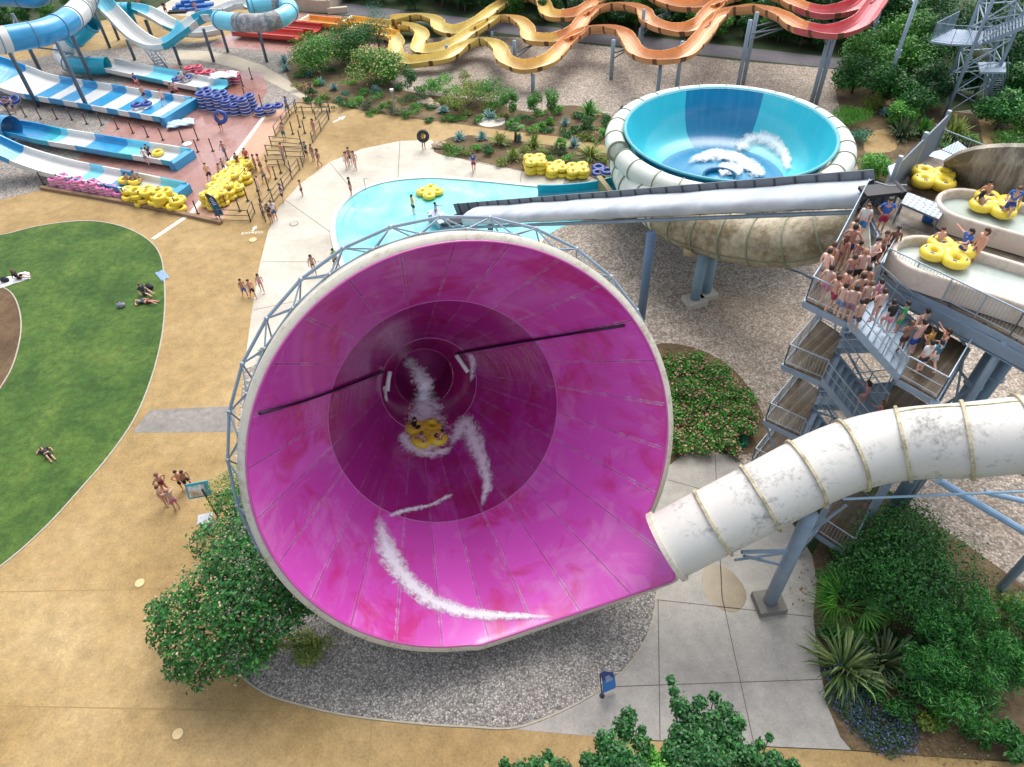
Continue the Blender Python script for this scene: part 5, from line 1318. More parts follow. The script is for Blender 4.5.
for lab, gp, spots in (('dark slim post in the row along the pale strip between two left lanes', 'dark posts between the left lanes', [(10, 115), (26, 117), (41, 119), (57, 119), (72, 120), (87, 124), (102, 125), (118, 129), (133, 133), (148, 137)]),
                       ('dark slim post standing on the wet red deck', 'dark posts on the wet deck', [(163, 140), (183, 142), (198, 140), (213, 151), (198, 152), (228, 160)]),
                       ('dark slim post in front of the stacked rings by the kerb', 'dark posts before the ring stacks', [(44, 185), (62, 187), (78, 190), (94, 194), (110, 197), (127, 201), (144, 204), (160, 207), (178, 211), (198, 214)]),
                       ('dark slim post inside the queue', 'dark posts inside the queue', [(261, 202), (269, 190), (263, 212), (281, 173), (276, 179), (258, 191), (248, 201), (240, 211), (300, 127), (305, 133), (293, 134), (301, 143), (304, 118)]),
                       ('dark slim post behind the navy ring stacks', 'dark posts behind the ring stacks', [(191, 79), (183, 74), (252, 79), (243, 86), (262, 106), (246, 100)])):
    for x, y in spots: dup(bo, P(x, y, 5 * Z0), 0, lab, gp)
remove_tree(bo)
def feather(label, x, y, h, m1, m2, lean, rz):
    b = P(x, y); r = root('feather_flag', b, label, 'flag')
    g = G(); n = 10; ca, sa = math.cos(rz), math.sin(rz); prof = [(0, .25), (.42, .2), (.52, .6), (.55, 1.0)]
    for i in range(n + 1):
        f = i / n; z = .25 + (h - .25) * f; w_ = .62 * (1 - .2 * f) if f < .85 else .62 * (1 - (f - .7) * 2.2); w_ = max(.05, w_); cx = lean * f * f
        for dx in (0, w_): g.v += [(b[0] + (cx + dx) * ca, b[1] + (cx + dx) * sa, z), (b[0] + (cx + dx) * ca - .02 * sa, b[1] + (cx + dx) * sa + .02 * ca, z)]
    for i in range(n):
        o = i * 4
        for a_, b_ in ((0, 2), (3, 1), (1, 0), (2, 3)): g.f.append((o + a_, o + b_, o + 4 + b_, o + 4 + a_)); g.m.append(0 if i < n * .6 else 1)
    g.build('banner', [m1, m2], r); G().bar(b, [b[0] + lean * ca, b[1] + lean * sa, h], .025, 6).build('pole', DARK, r); G().lathe([(.12, 0), (.12, .03), (.01, .05)], 10, tuple(b)).build('base', DARK, r)
    g = G()
    for i in range(5):
        z = h * .55 + i * .14; f = (z - .25) / (h - .25); cx = lean * f * f + .14
        g.quad(*[(b[0] + (cx + dx) * ca + .03 * sa * s_, b[1] + (cx + dx) * sa - .03 * ca * s_, z + dz) for s_ in (1,) for dx, dz in ((0, 0), (.3 - .03 * i, .03), (.3 - .03 * i, .09), (0, .06))])
    g.build('print', plain('#cfe0f2', .6, .05, name='print'), r)
feather('blue feather flag at the edge of the grey gravel below the funnel', 602, 696, 2.5, plain('#1a74c4', .6, .1, 1, name='flag_blue'), plain('#14408c', .6, .1, 1, name='flag_navy'), -.25, .35)
feather('teal feather flag at the bottom end of the yellow raft pile', 217, 219, 2.3, plain('#1d5f86', .6, .1, 1, name='flag_teal'), plain('#163a5c', .6, .1, 1, name='flag_dark'), -.2, .2)
# turquoise map sign on its post, electric box
b = P(218, 517); r = root('map_sign', b, 'turquoise map board on a dark post beside the walkway tree', 'sign')
G().bar(b, b + [0, 0, 2.4], .05, 8).build('post', DARK, r); c = P(202, 490, 2.0); c = xy(b, 1.9) + [-.35, .1, 0]
g = G(); g.slab(c + [-.55, -.1, -.25], c + [.55, .1, -.25], c + [.5, .45, .5], c + [-.6, .25, .5], .06); g.build('board', plain('#3f9fb5', .5, .1, 1, name='sign_teal'), r)
g = G(); g.slab(c + [-.45, -.09, -.13], c + [.30, .06, -.13], c + [.27, .36, .38], c + [-.5, .2, .38], .075); g.build('print', ground_mat('map_print', ['#2f7d86', '#c8a27a', '#cfe0e6', '#4f9d5a'], 2.2, 5, .6, .2, 0), r)
b = P(210, 527); r = root('utility_box', b, 'small grey metal box with a pale lid at the edge of the tree', 'utility box')
G().box((b[0], b[1], .35), (.55, .5, .7), .2).build('body', plain('#7d8283', .6, .1, 1, name='box_grey'), r); G().box((b[0], b[1], .735), (.72, .62, .06), .2).build('lid', plain('#b9bec2', .5, .1, 1, name='box_lid'), r)
# small things on the deck and by the pool
b = P(226, 170); r = root('white_parasol_stand', P(190, 150), 'small white folding table on the wet red deck', 'table'); b = P(190, 151)
G().lathe([(.01, .74), (.42, .74), (.42, .70), (.01, .70)], 20, tuple(b)).build('top', WHV, r)
g = G(); 
for a in (0, 2.1, 4.2): g.bar(b + [.35 * math.cos(a), .35 * math.sin(a), 0], b + [0, 0, .72], .025, 5)
g.build('legs', WHV, r)
r = root('lamp_post', P(395, 112), 'short pale lamp post in the planting bed beside the tan path', 'lamp'); b = P(395, 112)
G().bar(b, b + [0, 0, 2.1], .06, 8).build('shaft', GALV, r); G().box(tuple(b + [0, 0, 2.2]), (.35, .25, .2)).build('lamp_head', WHV, r)
for (x, y, s), lab in (((426, 104, .9), 'flat beige boulder in the bed by the path'), ((434, 107, .7), 'smaller beige boulder beside the flat one'), ((440, 147, .8), 'pale rock at the tip of the lower bed'), ((847, 633, .35), 'small brown stone between the flax plants'), ((500, 120, .55), 'dark rock on the white stone slab'), ((935, 697, .3), 'small white stone in the lower right bed')):
    g = G(); b = P(x, y); k = 9
    g.ball((b[0], b[1], s * .22), (s, s * .7, s * .42), 10); vs = []
    for v in g.v: vs.append((v[0] + random.uniform(-.1, .1) * s, v[1] + random.uniform(-.1, .1) * s, max(.0, v[2] + random.uniform(-.08, .08) * s)))
    g.v = vs; o = g.build('boulder', ground_mat('rock', ['#8a7a66', '#b5a48c', '#c9bba6'] if 'white' not in lab else ['#c9c5bb', '#dedad2'], .8, 3, .85, .3, .3)); thing_at(o, b); tag(o, lab, 'rock')
# service building at the far top
BD = root('service_building', P(318, 6), 'low beige walled plant compound at the far top with dark machinery inside', 'building')
pp = pxs((290, 10, 0), (330, 13, 0), (341, 2, 0), (300, -4, 0)); g = G()
for a, b in zip(pp, pp[1:] + pp[:1]): g.slab(a, b, b + [0, 0, 1.5], a + [0, 0, 1.5], .2)
g.build('wall', plain('#b7aa98', .85, .1, .8, name='render'), BD); g = G()
g.prism([(q[0], q[1]) for q in pxs((300, 6, 0), (324, 8, 0), (330, 2, 0), (306, 0, 0))], 0, 1.0); g.build('machinery', DARK, BD)
G().box(xy(P(338, 13), .35), (2.6, .5, .7), .1).build('low_wall', plain('#c5b8a5', .85, .1, .8, name='render'), BD)
# ladder pipes on the pool terrace
r = root('pool_shower', P(365, 193), 'thin grey pool rail post standing at the pool edge', 'post'); b = P(366, 190); G().bar(b, b + [0, 0, 1.1], .03, 6).build('post', GALV, r); G().bar(b + [0, 0, 1.05], b + [.3, 0, 1.05], .025, 6).build('handle', GALV, r)
# blanket and bags on the lawn
cloth('picnic_blanket', 'white picnic blanket spread on the lawn at the mulch bed', 14, 279, .06, 3.4, 2.0, .55, plain('#d9dadd', .7, .06, 2, name='blanket'), 'blanket').scale = (.62, .62, .3)
def bag(x, y, label, m, rz=0.0):
    b = P(x, y); r = root('bag', b, label, 'bag'); g = G(); g.ball((b[0], b[1], .2), (.34, .22, .22), 10); g.build('body', m, r, True); G().tube([b + [-.2, 0, .36], b + [0, 0, .52], b + [.2, 0, .36]], .025, 6).build('strap', DARK, r)
bag(6, 282, 'dark bag lying on the picnic blanket', plain('#20232c', .7, .1, 2, name='bag_cloth'))
bag(150, 289, 'dark bag on the lawn beside the sunbathers', plain('#2a3038', .7, .1, 2, name='bag_cloth'))
bag(122, 307, 'grey and white bag on the grass left of the sunbathers', plain('#8b8f98', .7, .2, 6, name='bag_cloth'))
cloth('blue_towel', 'small blue towel on the lawn edge by the walkway', 162, 275, .06, 1.7, .8, -.9, plain('#7c9ac4', .7, .1, 2, name='towel'), 'towel').scale = (.8, .8, .3)
# ------------------------------------------------------------------ plants
def mesh_np(name, verts, faces_n, m, parent, smooth=False):
    """verts (k, faces_n, 3): every leaf a loose face"""
    k = len(verts); me = bpy.data.meshes.new(name)
    me.vertices.add(k * faces_n); me.vertices.foreach_set('co', verts.reshape(-1).astype(np.float32))
    me.loops.add(k * faces_n); me.loops.foreach_set('vertex_index', np.arange(k * faces_n, dtype=np.int32))
    me.polygons.add(k); me.polygons.foreach_set('loop_start', np.arange(k, dtype=np.int32) * faces_n)
    me.materials.append(m); me.update(calc_edges=True); me.validate()
    o = bpy.data.objects.new(name, me); COL.objects.link(o)
    if parent is not None: o.parent = parent
    return o
def unit(a): return a / (np.linalg.norm(a, axis=-1, keepdims=True) + 1e-9)
def leaves(clumps, n, size, rg, aspect=.5, up=.5, shell=.55, droop=0.0, zmin=.06):
    """clumps (k, 6): centre and radii -> loose four-sided leaves spread through them, denser near the outside"""
    c = np.asarray(clumps, float); wgt = (c[:, 3] * c[:, 4] * c[:, 5]) ** (2 / 3); ix = rg.choice(len(c), n, p=wgt / wgt.sum())
    d = unit(rg.normal(size=(n, 3))); r = shell + (1 - shell) * rg.random(n) ** .6; r *= 1 + .12 * rg.normal(size=n)
    p = c[ix, :3] + d * c[ix, 3:6] * r[:, None]
    nr = unit(d * .7 + rg.normal(size=(n, 3)) * .55 + np.array([0, 0, up]))
    t = unit(np.cross(nr, rg.normal(size=(n, 3)))); t[:, 2] -= droop; t = unit(t); b = unit(np.cross(nr, t))
    s = size * (.6 + .8 * rg.random(n))[:, None]
    q = np.stack([p - t * s * .5, p + b * s * aspect * .5 + nr * s * .06, p + t * s * .55, p - b * s * aspect * .5 + nr * s * .06], 1)
    q = q[q[:, :, 2].min(1) > zmin]
    return q
def clump_set(w, d, h, n, rg, z0=.0, r=.34, flat=.8):
    """n overlapping clumps filling a rounded crown of the given size standing on z0"""
    out = []
    for i in range(n):
        v = unit(rg.normal(size=3)); k = rg.random() ** .45 * .78
        rr = r * (.65 + .7 * rg.random())
        out.append((v[0] * k * w / 2, v[1] * k * d / 2, z0 + h / 2 + v[2] * k * h / 2 * .9, rr * w / 2 * 1.05, rr * d / 2 * 1.05, rr * h / 2 * 1.1 * flat))
    return out
def limb_tree(r, base_h, clumps, tr, m, rg, n=7):
    g = G(); top = np.mean([q[:3] for q in clumps], 0); top = np.array([top[0] * .4, top[1] * .4, base_h])
    g.tube(smooth_path([np.array([0, 0, 0.]), np.array([top[0] * .3, top[1] * .4, base_h * .5]), top], .4), [tr * (1.25 - .6 * i / 20) for i in range(len(smooth_path([np.array([0, 0, 0.]), np.array([top[0] * .3, top[1] * .4, base_h * .5]), top], .4)))], 8)
    g.build('trunk', m, r, True, world=False)
    for i in rg.choice(len(clumps), min(n, len(clumps)), replace=False):
        e = np.array(clumps[i][:3]); mid_ = (top + e) / 2 + rg.normal(size=3) * .2; pts = smooth_path([top * .9, mid_, e], .5)
        G().tube(pts, list(np.linspace(tr * .6, tr * .12, len(pts))), 6).build('limb', m, r, True, world=False)
BARK = plain('#5c4c3d', .9, .25, 4, name='bark')
GRN = {'flax': ['#33522a', '#4a6a36', '#6f8848', '#98a866'], 'dark': ['#16481a', '#225e22', '#2f732a', '#438a34'], 'mid': ['#28601c', '#3a7e26', '#529432', '#70ac44'], 'fresh': ['#347a22', '#4c9a35', '#6bb544', '#8fca5c'],
       'olive': ['#4a6a28', '#688432', '#8a9a42', '#a8b456'], 'gold': ['#5a7a2c', '#97a544', '#c6c060', '#e0d68c'], 'blue': ['#4f8382', '#659a98', '#82b0a8', '#a4c6be'],
       'forest': ['#103a1a', '#1b5122', '#276228', '#377632'], 'feather': ['#195524', '#2d7632', '#46963e', '#70b458'], 'dusky': ['#2f4430', '#42583a', '#566a44', '#728058'], 'bluegreen': ['#1c5c42', '#277456', '#368868', '#4ea07c']}
def bush(name, cat, label, px, py, wpx, h, pal='mid', leaf=.16, n=2500, k=9, seed=0, group=None, trunk=0.0, deep=1.0, aspect=.5, up=.5, z0=0.0, blossom=None, droop=0.0, shell=.5, r=.42, limbs=5):
    """a plant whose crown centre shows at px, py, wpx wide, with its top at h metres"""
    rg = np.random.default_rng(seed + int(px * 7 + py)); zc = (h + z0) / 2; q = P(px, py, zc); w_ = wpx * mpp(px, py, zc)
    ro = root(name, xy(q, 0), label, cat, group)
    cl = clump_set(w_, w_ * deep, h - z0, k, rg, z0, r)
    if trunk: limb_tree(ro, z0 + (h - z0) * .35 if z0 else h * .35, cl, trunk, BARK, rg, limbs)
    mesh_np('crown' if trunk else 'foliage', leaves(cl, n, leaf, rg, aspect, up, shell, droop), 4, leaf_mat(GRN[pal]), ro)
    if blossom:
        lf = leaves([(a, b, c, d * 1.04, e * 1.04, f * 1.04) for a, b, c, d, e, f in cl], blossom[1], blossom[2], rg, .9, 1.2, .93)
        mesh_np('blossom', lf, 4, leaf_mat(blossom[0], .3), ro)
    return ro
def spiky(name, cat, label, px, py, wpx, h, pal='mid', n=70, seed=0, group=None, width=.07, bend=.5, zc=None):
    rg = np.random.default_rng(seed + int(px * 5 + py)); q = P(px, py, h * .4 if zc is None else zc); R_ = wpx * mpp(px, py, h * .4) / 2
    ro = root(name, xy(q, 0), label, cat, group); a = rg.random(n) * 2 * PI; el = np.arccos(rg.random(n) * .98) ; L_ = (.75 + .4 * rg.random(n))
    quads = []
    for i in range(n):
        d = np.array([math.cos(a[i]), math.sin(a[i]), 0]); s = np.array([-d[1], d[0], 0]) * width * (.7 + .6 * rg.random())
        e = math.cos(el[i]); rad = R_ * L_[i] * math.sin(el[i]); top = h * L_[i] * (e * .9 + .12)
        p0 = np.array([0, 0, .03]) + d * .04; p1 = d * rad * .5 + np.array([0, 0, top * (.62 + .2 * bend)]); p2 = d * rad * .85 + np.array([0, 0, top]); p3 = d * rad * 1.05 + np.array([0, 0, top * (1.05 - bend * .55)])
        for (u, v, w0, w1) in ((p0, p1, .8, 1), (p1, p2, 1, .7), (p2, p3, .7, .05)): quads.append([u - s * w0, u + s * w0, v + s * w1, v - s * w1])
    quads = np.array(quads); quads[:, :, 2] = np.maximum(quads[:, :, 2], .02)
    # keep the three pieces of a blade as one island
    me = bpy.data.meshes.new('blades'); vs = []; fs = []
    for i in range(n):
        A3 = quads[3 * i:3 * i + 3]; o = len(vs); vs += [A3[0][0], A3[0][1], A3[0][3], A3[0][2], A3[1][3], A3[1][2], A3[2][3], A3[2][2]]
        fs += [(o, o + 1, o + 3, o + 2), (o + 2, o + 3, o + 5, o + 4), (o + 4, o + 5, o + 7, o + 6)]
    me.from_pydata([tuple(v) for v in vs], [], fs); me.materials.append(leaf_mat(GRN[pal], .15)); o = bpy.data.objects.new('blades', me); COL.objects.link(o); o.parent = ro
    return ro
def palm(name, label, px, py, wpx, h, pal='mid', n=16, seed=0, trunk_h=None, fan=True):
    rg = np.random.default_rng(seed + int(px)); q = P(px, py, h * .7); R_ = wpx * mpp(px, py, h * .7) / 2; ro = root(name, xy(q, 0), label, 'palm')
    th_ = h * .55 if trunk_h is None else trunk_h
    G().tube([(0, 0, 0), (.03, 0, th_ * .5), (0, .02, th_)], [.16, .12, .13], 9).build('trunk', plain('#6b543c', .95, .3, 6, name='palm_trunk'), ro, True, world=False)
    qs = []
    for i in range(n):
        a = 2 * PI * i / n + rg.random() * .4; el = rg.uniform(-.35, 1.15); d = np.array([math.cos(a) * math.cos(el), math.sin(a) * math.cos(el), math.sin(el)]); s = np.array([-math.sin(a), math.cos(a), 0]); u = np.cross(s, d) * -1
        st = np.array([0, 0, th_]); c = st + d * R_ * .45
        for k in range(15):                                      # fan leaflets
            b = -1.5 + 3.0 * k / 14; ld = d * math.cos(b) + s * math.sin(b); ln = R_ * (.55 + .15 * math.cos(b)); e = c + ld * ln - np.array([0, 0, .22 * ln]); w_ = np.cross(ld, u); w_ = unit(w_) * .035
            m_ = (c + e) / 2 + np.array([0, 0, .05]); qs.append([c, m_ + w_, e, m_ - w_])
        w_ = s * .02; qs.append([st - w_, st + w_, c + w_, c - w_])
    mesh_np('fronds', np.array(qs), 4, leaf_mat(GRN[pal], .2), ro)
    return ro
def columnar(*a, **k): return bush(*a, **k)

# the big flowering tree on the left
rg = np.random.default_rng(5)
def px_clumps(base, spec):
    out = []
    for x, y, z, wp, hz in spec:
        q = P(x, y, z) - base; w_ = wp * mpp(x, y, z) / 2; out.append((q[0], q[1], q[2], w_, w_, hz))
    return out
base = P(250, 640); TR = root('flowering_tree', xy(base, 0), 'big broad flowering tree with pinkish blossom overhanging the walkway left of the funnel', 'tree')
cl = px_clumps(base, [(175, 612, 3.0, 52, .9), (185, 650, 2.6, 48, .8), (205, 590, 4.0, 60, 1.0), (215, 630, 3.8, 66, 1.0), (235, 560, 4.6, 64, 1.0), (240, 605, 4.8, 70, 1.1), (262, 585, 4.8, 60, 1.0), (275, 612, 4.0, 60, 1.0), (212, 540, 3.8, 46, .8), (252, 532, 4.2, 56, .9), (236, 505, 3.2, 44, .8), (165, 635, 2.2, 34, .6), (200, 665, 2.2, 44, .7), (240, 650, 3.2, 60, .9), (280, 580, 3.8, 50, .9), (178, 668, 1.8, 28, .5), (158, 610, 2.2, 26, .5), (225, 575, 4.4, 50, .9), (300, 600, 3.0, 40, .8)])
limb_tree(TR, 1.6, cl, .17, BARK, rg, 12)
mesh_np('crown', leaves(cl, 15500, .17, rg, .55, .9, .55), 4, leaf_mat(['#184a1c', '#236325', '#317a2c', '#489238']), TR)
mesh_np('blossom', leaves([(a, b, c + .05, d * 1.03, e * 1.03, f * 1.05) for a, b, c, d, e, f in cl], 1300, .085, rg, .9, 1.6, .95), 4, leaf_mat(['#a98878', '#c9a48c', '#d9bfa2'], .3), TR)
base = P(238, 520); TR = root('locust_tree', xy(base, 0), 'lighter feathery young tree beside the map board, against the steel lattice', 'tree')
cl = px_clumps(base, [(226, 488, 2.6, 40, .7), (240, 478, 2.8, 36, .7), (218, 500, 2.0, 26, .5), (246, 500, 2.2, 30, .6)]); limb_tree(TR, 1.1, cl, .07, BARK, rg, 4)
mesh_np('crown', leaves(cl, 2600, .12, rg, .45, .8, .4), 4, leaf_mat(['#3f6a2a', '#5c8a38', '#7d9c48', '#a39a58']), TR)
bush('ornamental_grass', 'shrub', 'golden green grassy shrub on gravel under the funnel edge', 306, 642, 52, 1.2, 'olive', .22, 1500, 7, aspect=.22, up=1.0, droop=-.4)
bush('dark_shrub', 'shrub', 'low dark green shrub at the gravel tip below the flowering tree', 263, 652, 42, .9, 'mid', .14, 1200, 6)
bush('low_shrub', 'shrub', 'small green shrub peeping between lattice and pool terrace', 268, 352, 24, .9, 'mid', .14, 600, 4)
# rose shrubs in the round bed right of the funnel
i = 0
for x, y, w_ in ((672, 360, 44), (697, 362, 46), (720, 374, 50), (738, 394, 46), (668, 384, 48), (694, 390, 54), (716, 402, 50), (742, 414, 44), (670, 410, 48), (694, 416, 54), (720, 426, 50), (744, 430, 32), (676, 436, 48), (704, 441, 48), (728, 442, 30), (660, 372, 34)):
    bush('rose_shrub', 'shrub', 'low rose shrub with pink blooms in the round bed beside the tower stairs', x, y, w_, .7 + .5 * ((x * 7 + y) % 10) / 10, 'mid', .17, 1050, 8, group='rose shrubs in the round bed', blossom=(['#b5756c', '#c98f80', '#dbb39c'], 150, .13), deep=.9, shell=.3)
spiky('blue_fescue', 'grass tuft', 'dark teal grass tuft at the near edge of the rose bed', 740, 440, 18, .5, 'bluegreen', 60)
# lower right bed
bush('dense_tree', 'tree', 'broad dark green tree in the lower right bed under the white tube', 914, 562, 154, 3.8, 'dark', .14, 26000, 34, trunk=.14, z0=.2, shell=.4, r=.40)
bush('dark_shrub', 'shrub', 'dark leafy shrub between the stair foot and the fan palm', 862, 566, 76, 1.7, 'dark', .16, 3600, 11)
palm('fan_palm', 'low fan palm with bright fronds in the lower right bed', 850, 600, 86, 1.6, 'mid', 22, trunk_h=.5)
spiky('flax_plant', 'flax', 'large striped flax plant at the apron edge, left of two', 846, 664, 92, 1.5, 'flax', 150, width=.045)
spiky('flax_plant', 'flax', 'darker flax plant leaning beside the large striped one', 886, 658, 82, 1.7, 'dusky', 90, width=.05, seed=4)
for x, y, w_, h, lab in ((936, 656, 88, 3.1, 'feathery green bamboo clump left of the bamboo thicket'), (978, 618, 122, 3.8, 'tall feathery bamboo clump at the back of the thicket'), (978, 690, 124, 3.0, 'feathery bamboo clump at the front of the thicket'), (1016, 650, 86, 3.5, 'feathery bamboo clump cut by the right edge'), (944, 620, 80, 3.2, 'feathery bamboo clump touching the dark tree')):
    bush('bamboo_clump', 'bamboo', lab, x, y, w_, h, 'feather', .22, 7600, 18, aspect=.17, up=.3, droop=.45, shell=.15, r=.27, trunk=.05, z0=.3)
bush('amber_shrub', 'shrub', 'brownish shrub at the right edge above the bamboo', 1015, 610, 34, 2.0, 'olive', .16, 1200, 6)
bush('dark_shrub', 'shrub', 'dark shrub in the bottom right corner', 1016, 744, 44, 1.3, 'dark', .18, 1400, 6)
bush('ground_fern', 'fern', 'low dark fern clump below the bamboo', 925, 703, 50, .8, 'dark', .2, 1100, 6, aspect=.3)
# flowering ground cover
rg = np.random.default_rng(11); cl = []
for x, y in ((838, 700), (850, 712), (862, 726), (876, 738), (890, 745), (902, 738), (884, 726), (868, 708), (856, 694), (905, 725), (842, 684), (835, 668)):
    q = P(x, y); r_ = 15 * mpp(x, y); cl.append((q[0], q[1], .12, r_, r_, .28))
o = mesh_np('ground_cover', leaves(cl, 7000, .10, rg, .5, 1.2, .3, zmin=.03), 4, leaf_mat(['#1c3d24', '#27502c', '#335f38', '#46507e']), None); o['kind'] = 'stuff'; o['label'] = 'dark green ground cover with small blue flowers at the apron corner'
o = mesh_np('ground_cover_flowers', leaves([(a, b, c + .03, d, e, f) for a, b, c, d, e, f in cl], 500, .07, rg, .9, 2, .9), 4, leaf_mat(['#4a4a9a', '#6a6ab8'], .2), None); o['kind'] = 'stuff'; o['label'] = 'small blue flowers of the ground cover'
# litter and scrub on the soil
cl = [(P(x, y)[0], P(x, y)[1], .05, 2.0, 2.0, .1) for x, y in ((880, 690), (930, 730), (970, 745), (830, 600), (880, 610), (1000, 600), (700, 400), (450, 108), (560, 125), (600, 130), (350, 92), (500, 155), (580, 160), (900, 160), (880, 120))]
o = mesh_np('leaf_litter', leaves(cl, 3200, .12, rg, .5, 3, .1, zmin=.02), 4, leaf_mat(['#5e4428', '#86683e', '#4c5a2c', '#a58a55'], .1), None); o['kind'] = 'stuff'; o['label'] = 'dry leaves and weeds scattered on the planting soil'
# trees rising at the bottom edge
for lab, n, bx, spec, pal in (
    ('leafy tree top rising from below, left of the tallest one', 5200, (612, 800), [(628, 716, 17), (624, 728, 22), (606, 742, 24), (642, 745, 20), (616, 758, 32), (590, 764, 22), (642, 730, 9), (600, 775, 40), (632, 772, 36)], 0),
    ('tallest leafy tree top rising from the bottom edge onto the slabs', 9500, (704, 810), [(671, 680, 9), (674, 691, 11), (680, 706, 20), (700, 703, 15), (714, 697, 12), (724, 710, 18), (690, 720, 27), (710, 726, 30), (680, 734, 22), (736, 722, 19), (728, 738, 28), (700, 746, 36), (738, 755, 26), (672, 752, 22), (712, 764, 44), (690, 772, 44)], 0),
    ('leafy tree top at the bottom edge, right of the tallest', 3600, (770, 810), [(760, 744, 9), (769, 737, 8), (750, 754, 18), (773, 761, 20), (792, 768, 16), (765, 774, 36)], 0),
    ('sparse leafy tree top at the bottom edge below the funnel', 2200, (540, 815), [(505, 764, 10), (519, 768, 12), (548, 757, 13), (537, 765, 18), (560, 770, 22), (525, 782, 34)], 0),
    ('low bright tree top between the bigger ones at the bottom', 2600, (655, 815), [(650, 757, 18), (664, 764, 22), (640, 770, 26), (660, 778, 34)], 1)):
    rg = np.random.default_rng(bx[0]); q = P(*bx, 4.0); ro = root('young_tree', xy(q, 0), lab, 'tree'); cl = []
    for x, y, wp in spec:
        z = 6.4 - abs(x - bx[0]) * .008 + rg.uniform(-.25, .25) - (.8 if pal else 0); p = P(x, y, z) - xy(q, 0); r_ = wp * mpp(x, y, z) * .52; cl.append((p[0], p[1], p[2], r_, r_, r_ * 1.1))
    limb_tree(ro, 3.6, cl, .09, BARK, rg, 14)
    mesh_np('crown', leaves(cl, n, .125, rg, .6, .6, .3), 4, leaf_mat(['#16481f', '#215c2a', '#2f7234', '#4a8f42'] if not pal else GRN['fresh']), ro)

# upper planting bed
U = bush
U('round_tree', 'tree', 'round leafy tree with yellowish tips at the left of the upper bed', 316, 48, 66, 4.4, 'mid', .2, 8500, 18, trunk=.1, z0=.2, blossom=(GRN['gold'], 420, .16))
U('round_tree', 'tree', 'darker round tree behind the two yellowish ones', 352, 38, 60, 4.8, 'dark', .2, 7500, 16, trunk=.1, z0=.2)
U('round_tree', 'tree', 'creamy yellow flowering round tree, brightest in the upper bed', 374, 62, 58, 4.2, 'mid', .2, 7000, 16, trunk=.1, z0=.2, blossom=(['#8f9a48', '#bdb35c', '#d8cf8a'], 1500, .17))
U('conifer', 'tree', 'slim blue green conifer standing behind the flowering round tree', 376, 28, 32, 6.0, 'bluegreen', .2, 2200, 10, trunk=.1, z0=.3, aspect=.25)
U('upright_shrub', 'shrub', 'dark upright shrub touching the flowering round tree', 392, 72, 24, 2.4, 'mid', .18, 1400, 6)
U('column_shrub', 'shrub', 'narrow dark column shrub left of the feathery bushes', 412, 79, 22, 2.8, 'dark', .16, 1300, 6, deep=1)
U('feathery_shrub', 'shrub', 'loose pale green bush in front of the wave slide, leftmost of three', 437, 82, 36, 2.6, 'fresh', .16, 1800, 8, shell=.3)
U('feathery_shrub', 'shrub', 'loose olive green bush in the middle of the upper bed', 470, 95, 54, 2.7, 'olive', .16, 3000, 10, shell=.3)
U('feathery_shrub', 'shrub', 'loose mid green bush right of the olive one', 492, 90, 46, 3.0, 'mid', .16, 2600, 10, shell=.3)
U('feathery_shrub', 'shrub', 'thin pale shrub close under the yellow lanes', 466, 78, 24, 2.0, 'olive', .15, 700, 6, shell=.2)
for x, y, lab in ((511, 101, 'bright narrow column shrub, first of three by the gravel'), (537, 103, 'narrow column shrub, second of three by the gravel'), (553, 100, 'narrow column shrub, third of three and darkest')):
    U('column_shrub', 'shrub', lab, x, y, 20, 3.0, 'mid', .16, 1700, 8, shell=.4)
U('column_shrub', 'shrub', 'small thin dark shrub beside the pale spiral tube', 621, 117, 8, 2.2, 'dark', .14, 500, 4)
U('round_shrub', 'shrub', 'dark dense shrub under the spiky one in the upper bed', 588, 124, 22, 1.6, 'dark', .15, 1300, 6)
spiky('yucca', 'yucca', 'spiky yucca above the dark dense shrub', 589, 109, 30, 1.5, 'mid', 90, width=.05)
for x, y, w_, pal, lab in ((343, 96, 16, 'bluegreen', 'small teal shrub by the path in the upper bed'), (356, 99, 18, 'fresh', 'bright low shrub by the path below the yucca tree'), (317, 82, 16, 'fresh', 'bright green low shrub in the left of the bed'), (348, 80, 22, 'fresh', 'bright low mound in the middle of the left bed'), (374, 96, 26, 'mid', 'wide low green mound by the path'), (390, 104, 14, 'olive', 'olive low mound near the lamp post'), (362, 91, 20, 'mid', 'leafy low shrub in front of the round trees'), (404, 98, 22, 'dark', 'dark low shrub beside the lamp post'), (543, 123, 11, 'fresh', 'bright clipped ball, left of the pair'), (552, 121, 12, 'fresh', 'bright clipped ball, right of the pair'), (330, 70, 16, 'dark', 'dark low shrub under the round trees'), (304, 70, 14, 'olive', 'olive tuft at the left end of the bed')):
    U('low_shrub', 'shrub', lab, x, y, w_, .8, pal, .12, 700, 5)
for x, y, w_, lab in ((284, 60, 14, 'pale blue agave beside the ring tube post'), (285, 68, 13, 'dusky blue agave in front of the pale one'), (308, 73, 13, 'blue agave below the round tree'), (321, 82, 11, 'blue agave on open soil'), (334, 87, 10, 'small blue agave near the path'), (443, 109, 14, 'pale blue agave beside the boulders'), (489, 115, 18, 'blue agave behind the white stone slab'), (565, 122, 10, 'small blue agave right of the clipped balls'), (459, 136, 14, 'round blue agave on the path edge, first in the row'), (482, 136, 14, 'round blue agave on the path edge, second in the row'), (519, 138, 9, 'small blue agave behind the palm'), (574, 143, 14, 'round blue agave right of the small palm'), (376, 90, 14, 'blue agave amid the green mounds')):
    spiky('agave', 'agave', lab, x, y, w_, .8, 'blue', 60, width=.06, bend=.1)
palm('palm_tree', 'palm with a slender trunk between the two upper beds', 515, 122, 20, 2.6, 'mid', 16)
palm('palm_tree', 'small palm without bare trunk in the lower bed', 561, 140, 16, 1.6, 'mid', 16, trunk_h=.7)
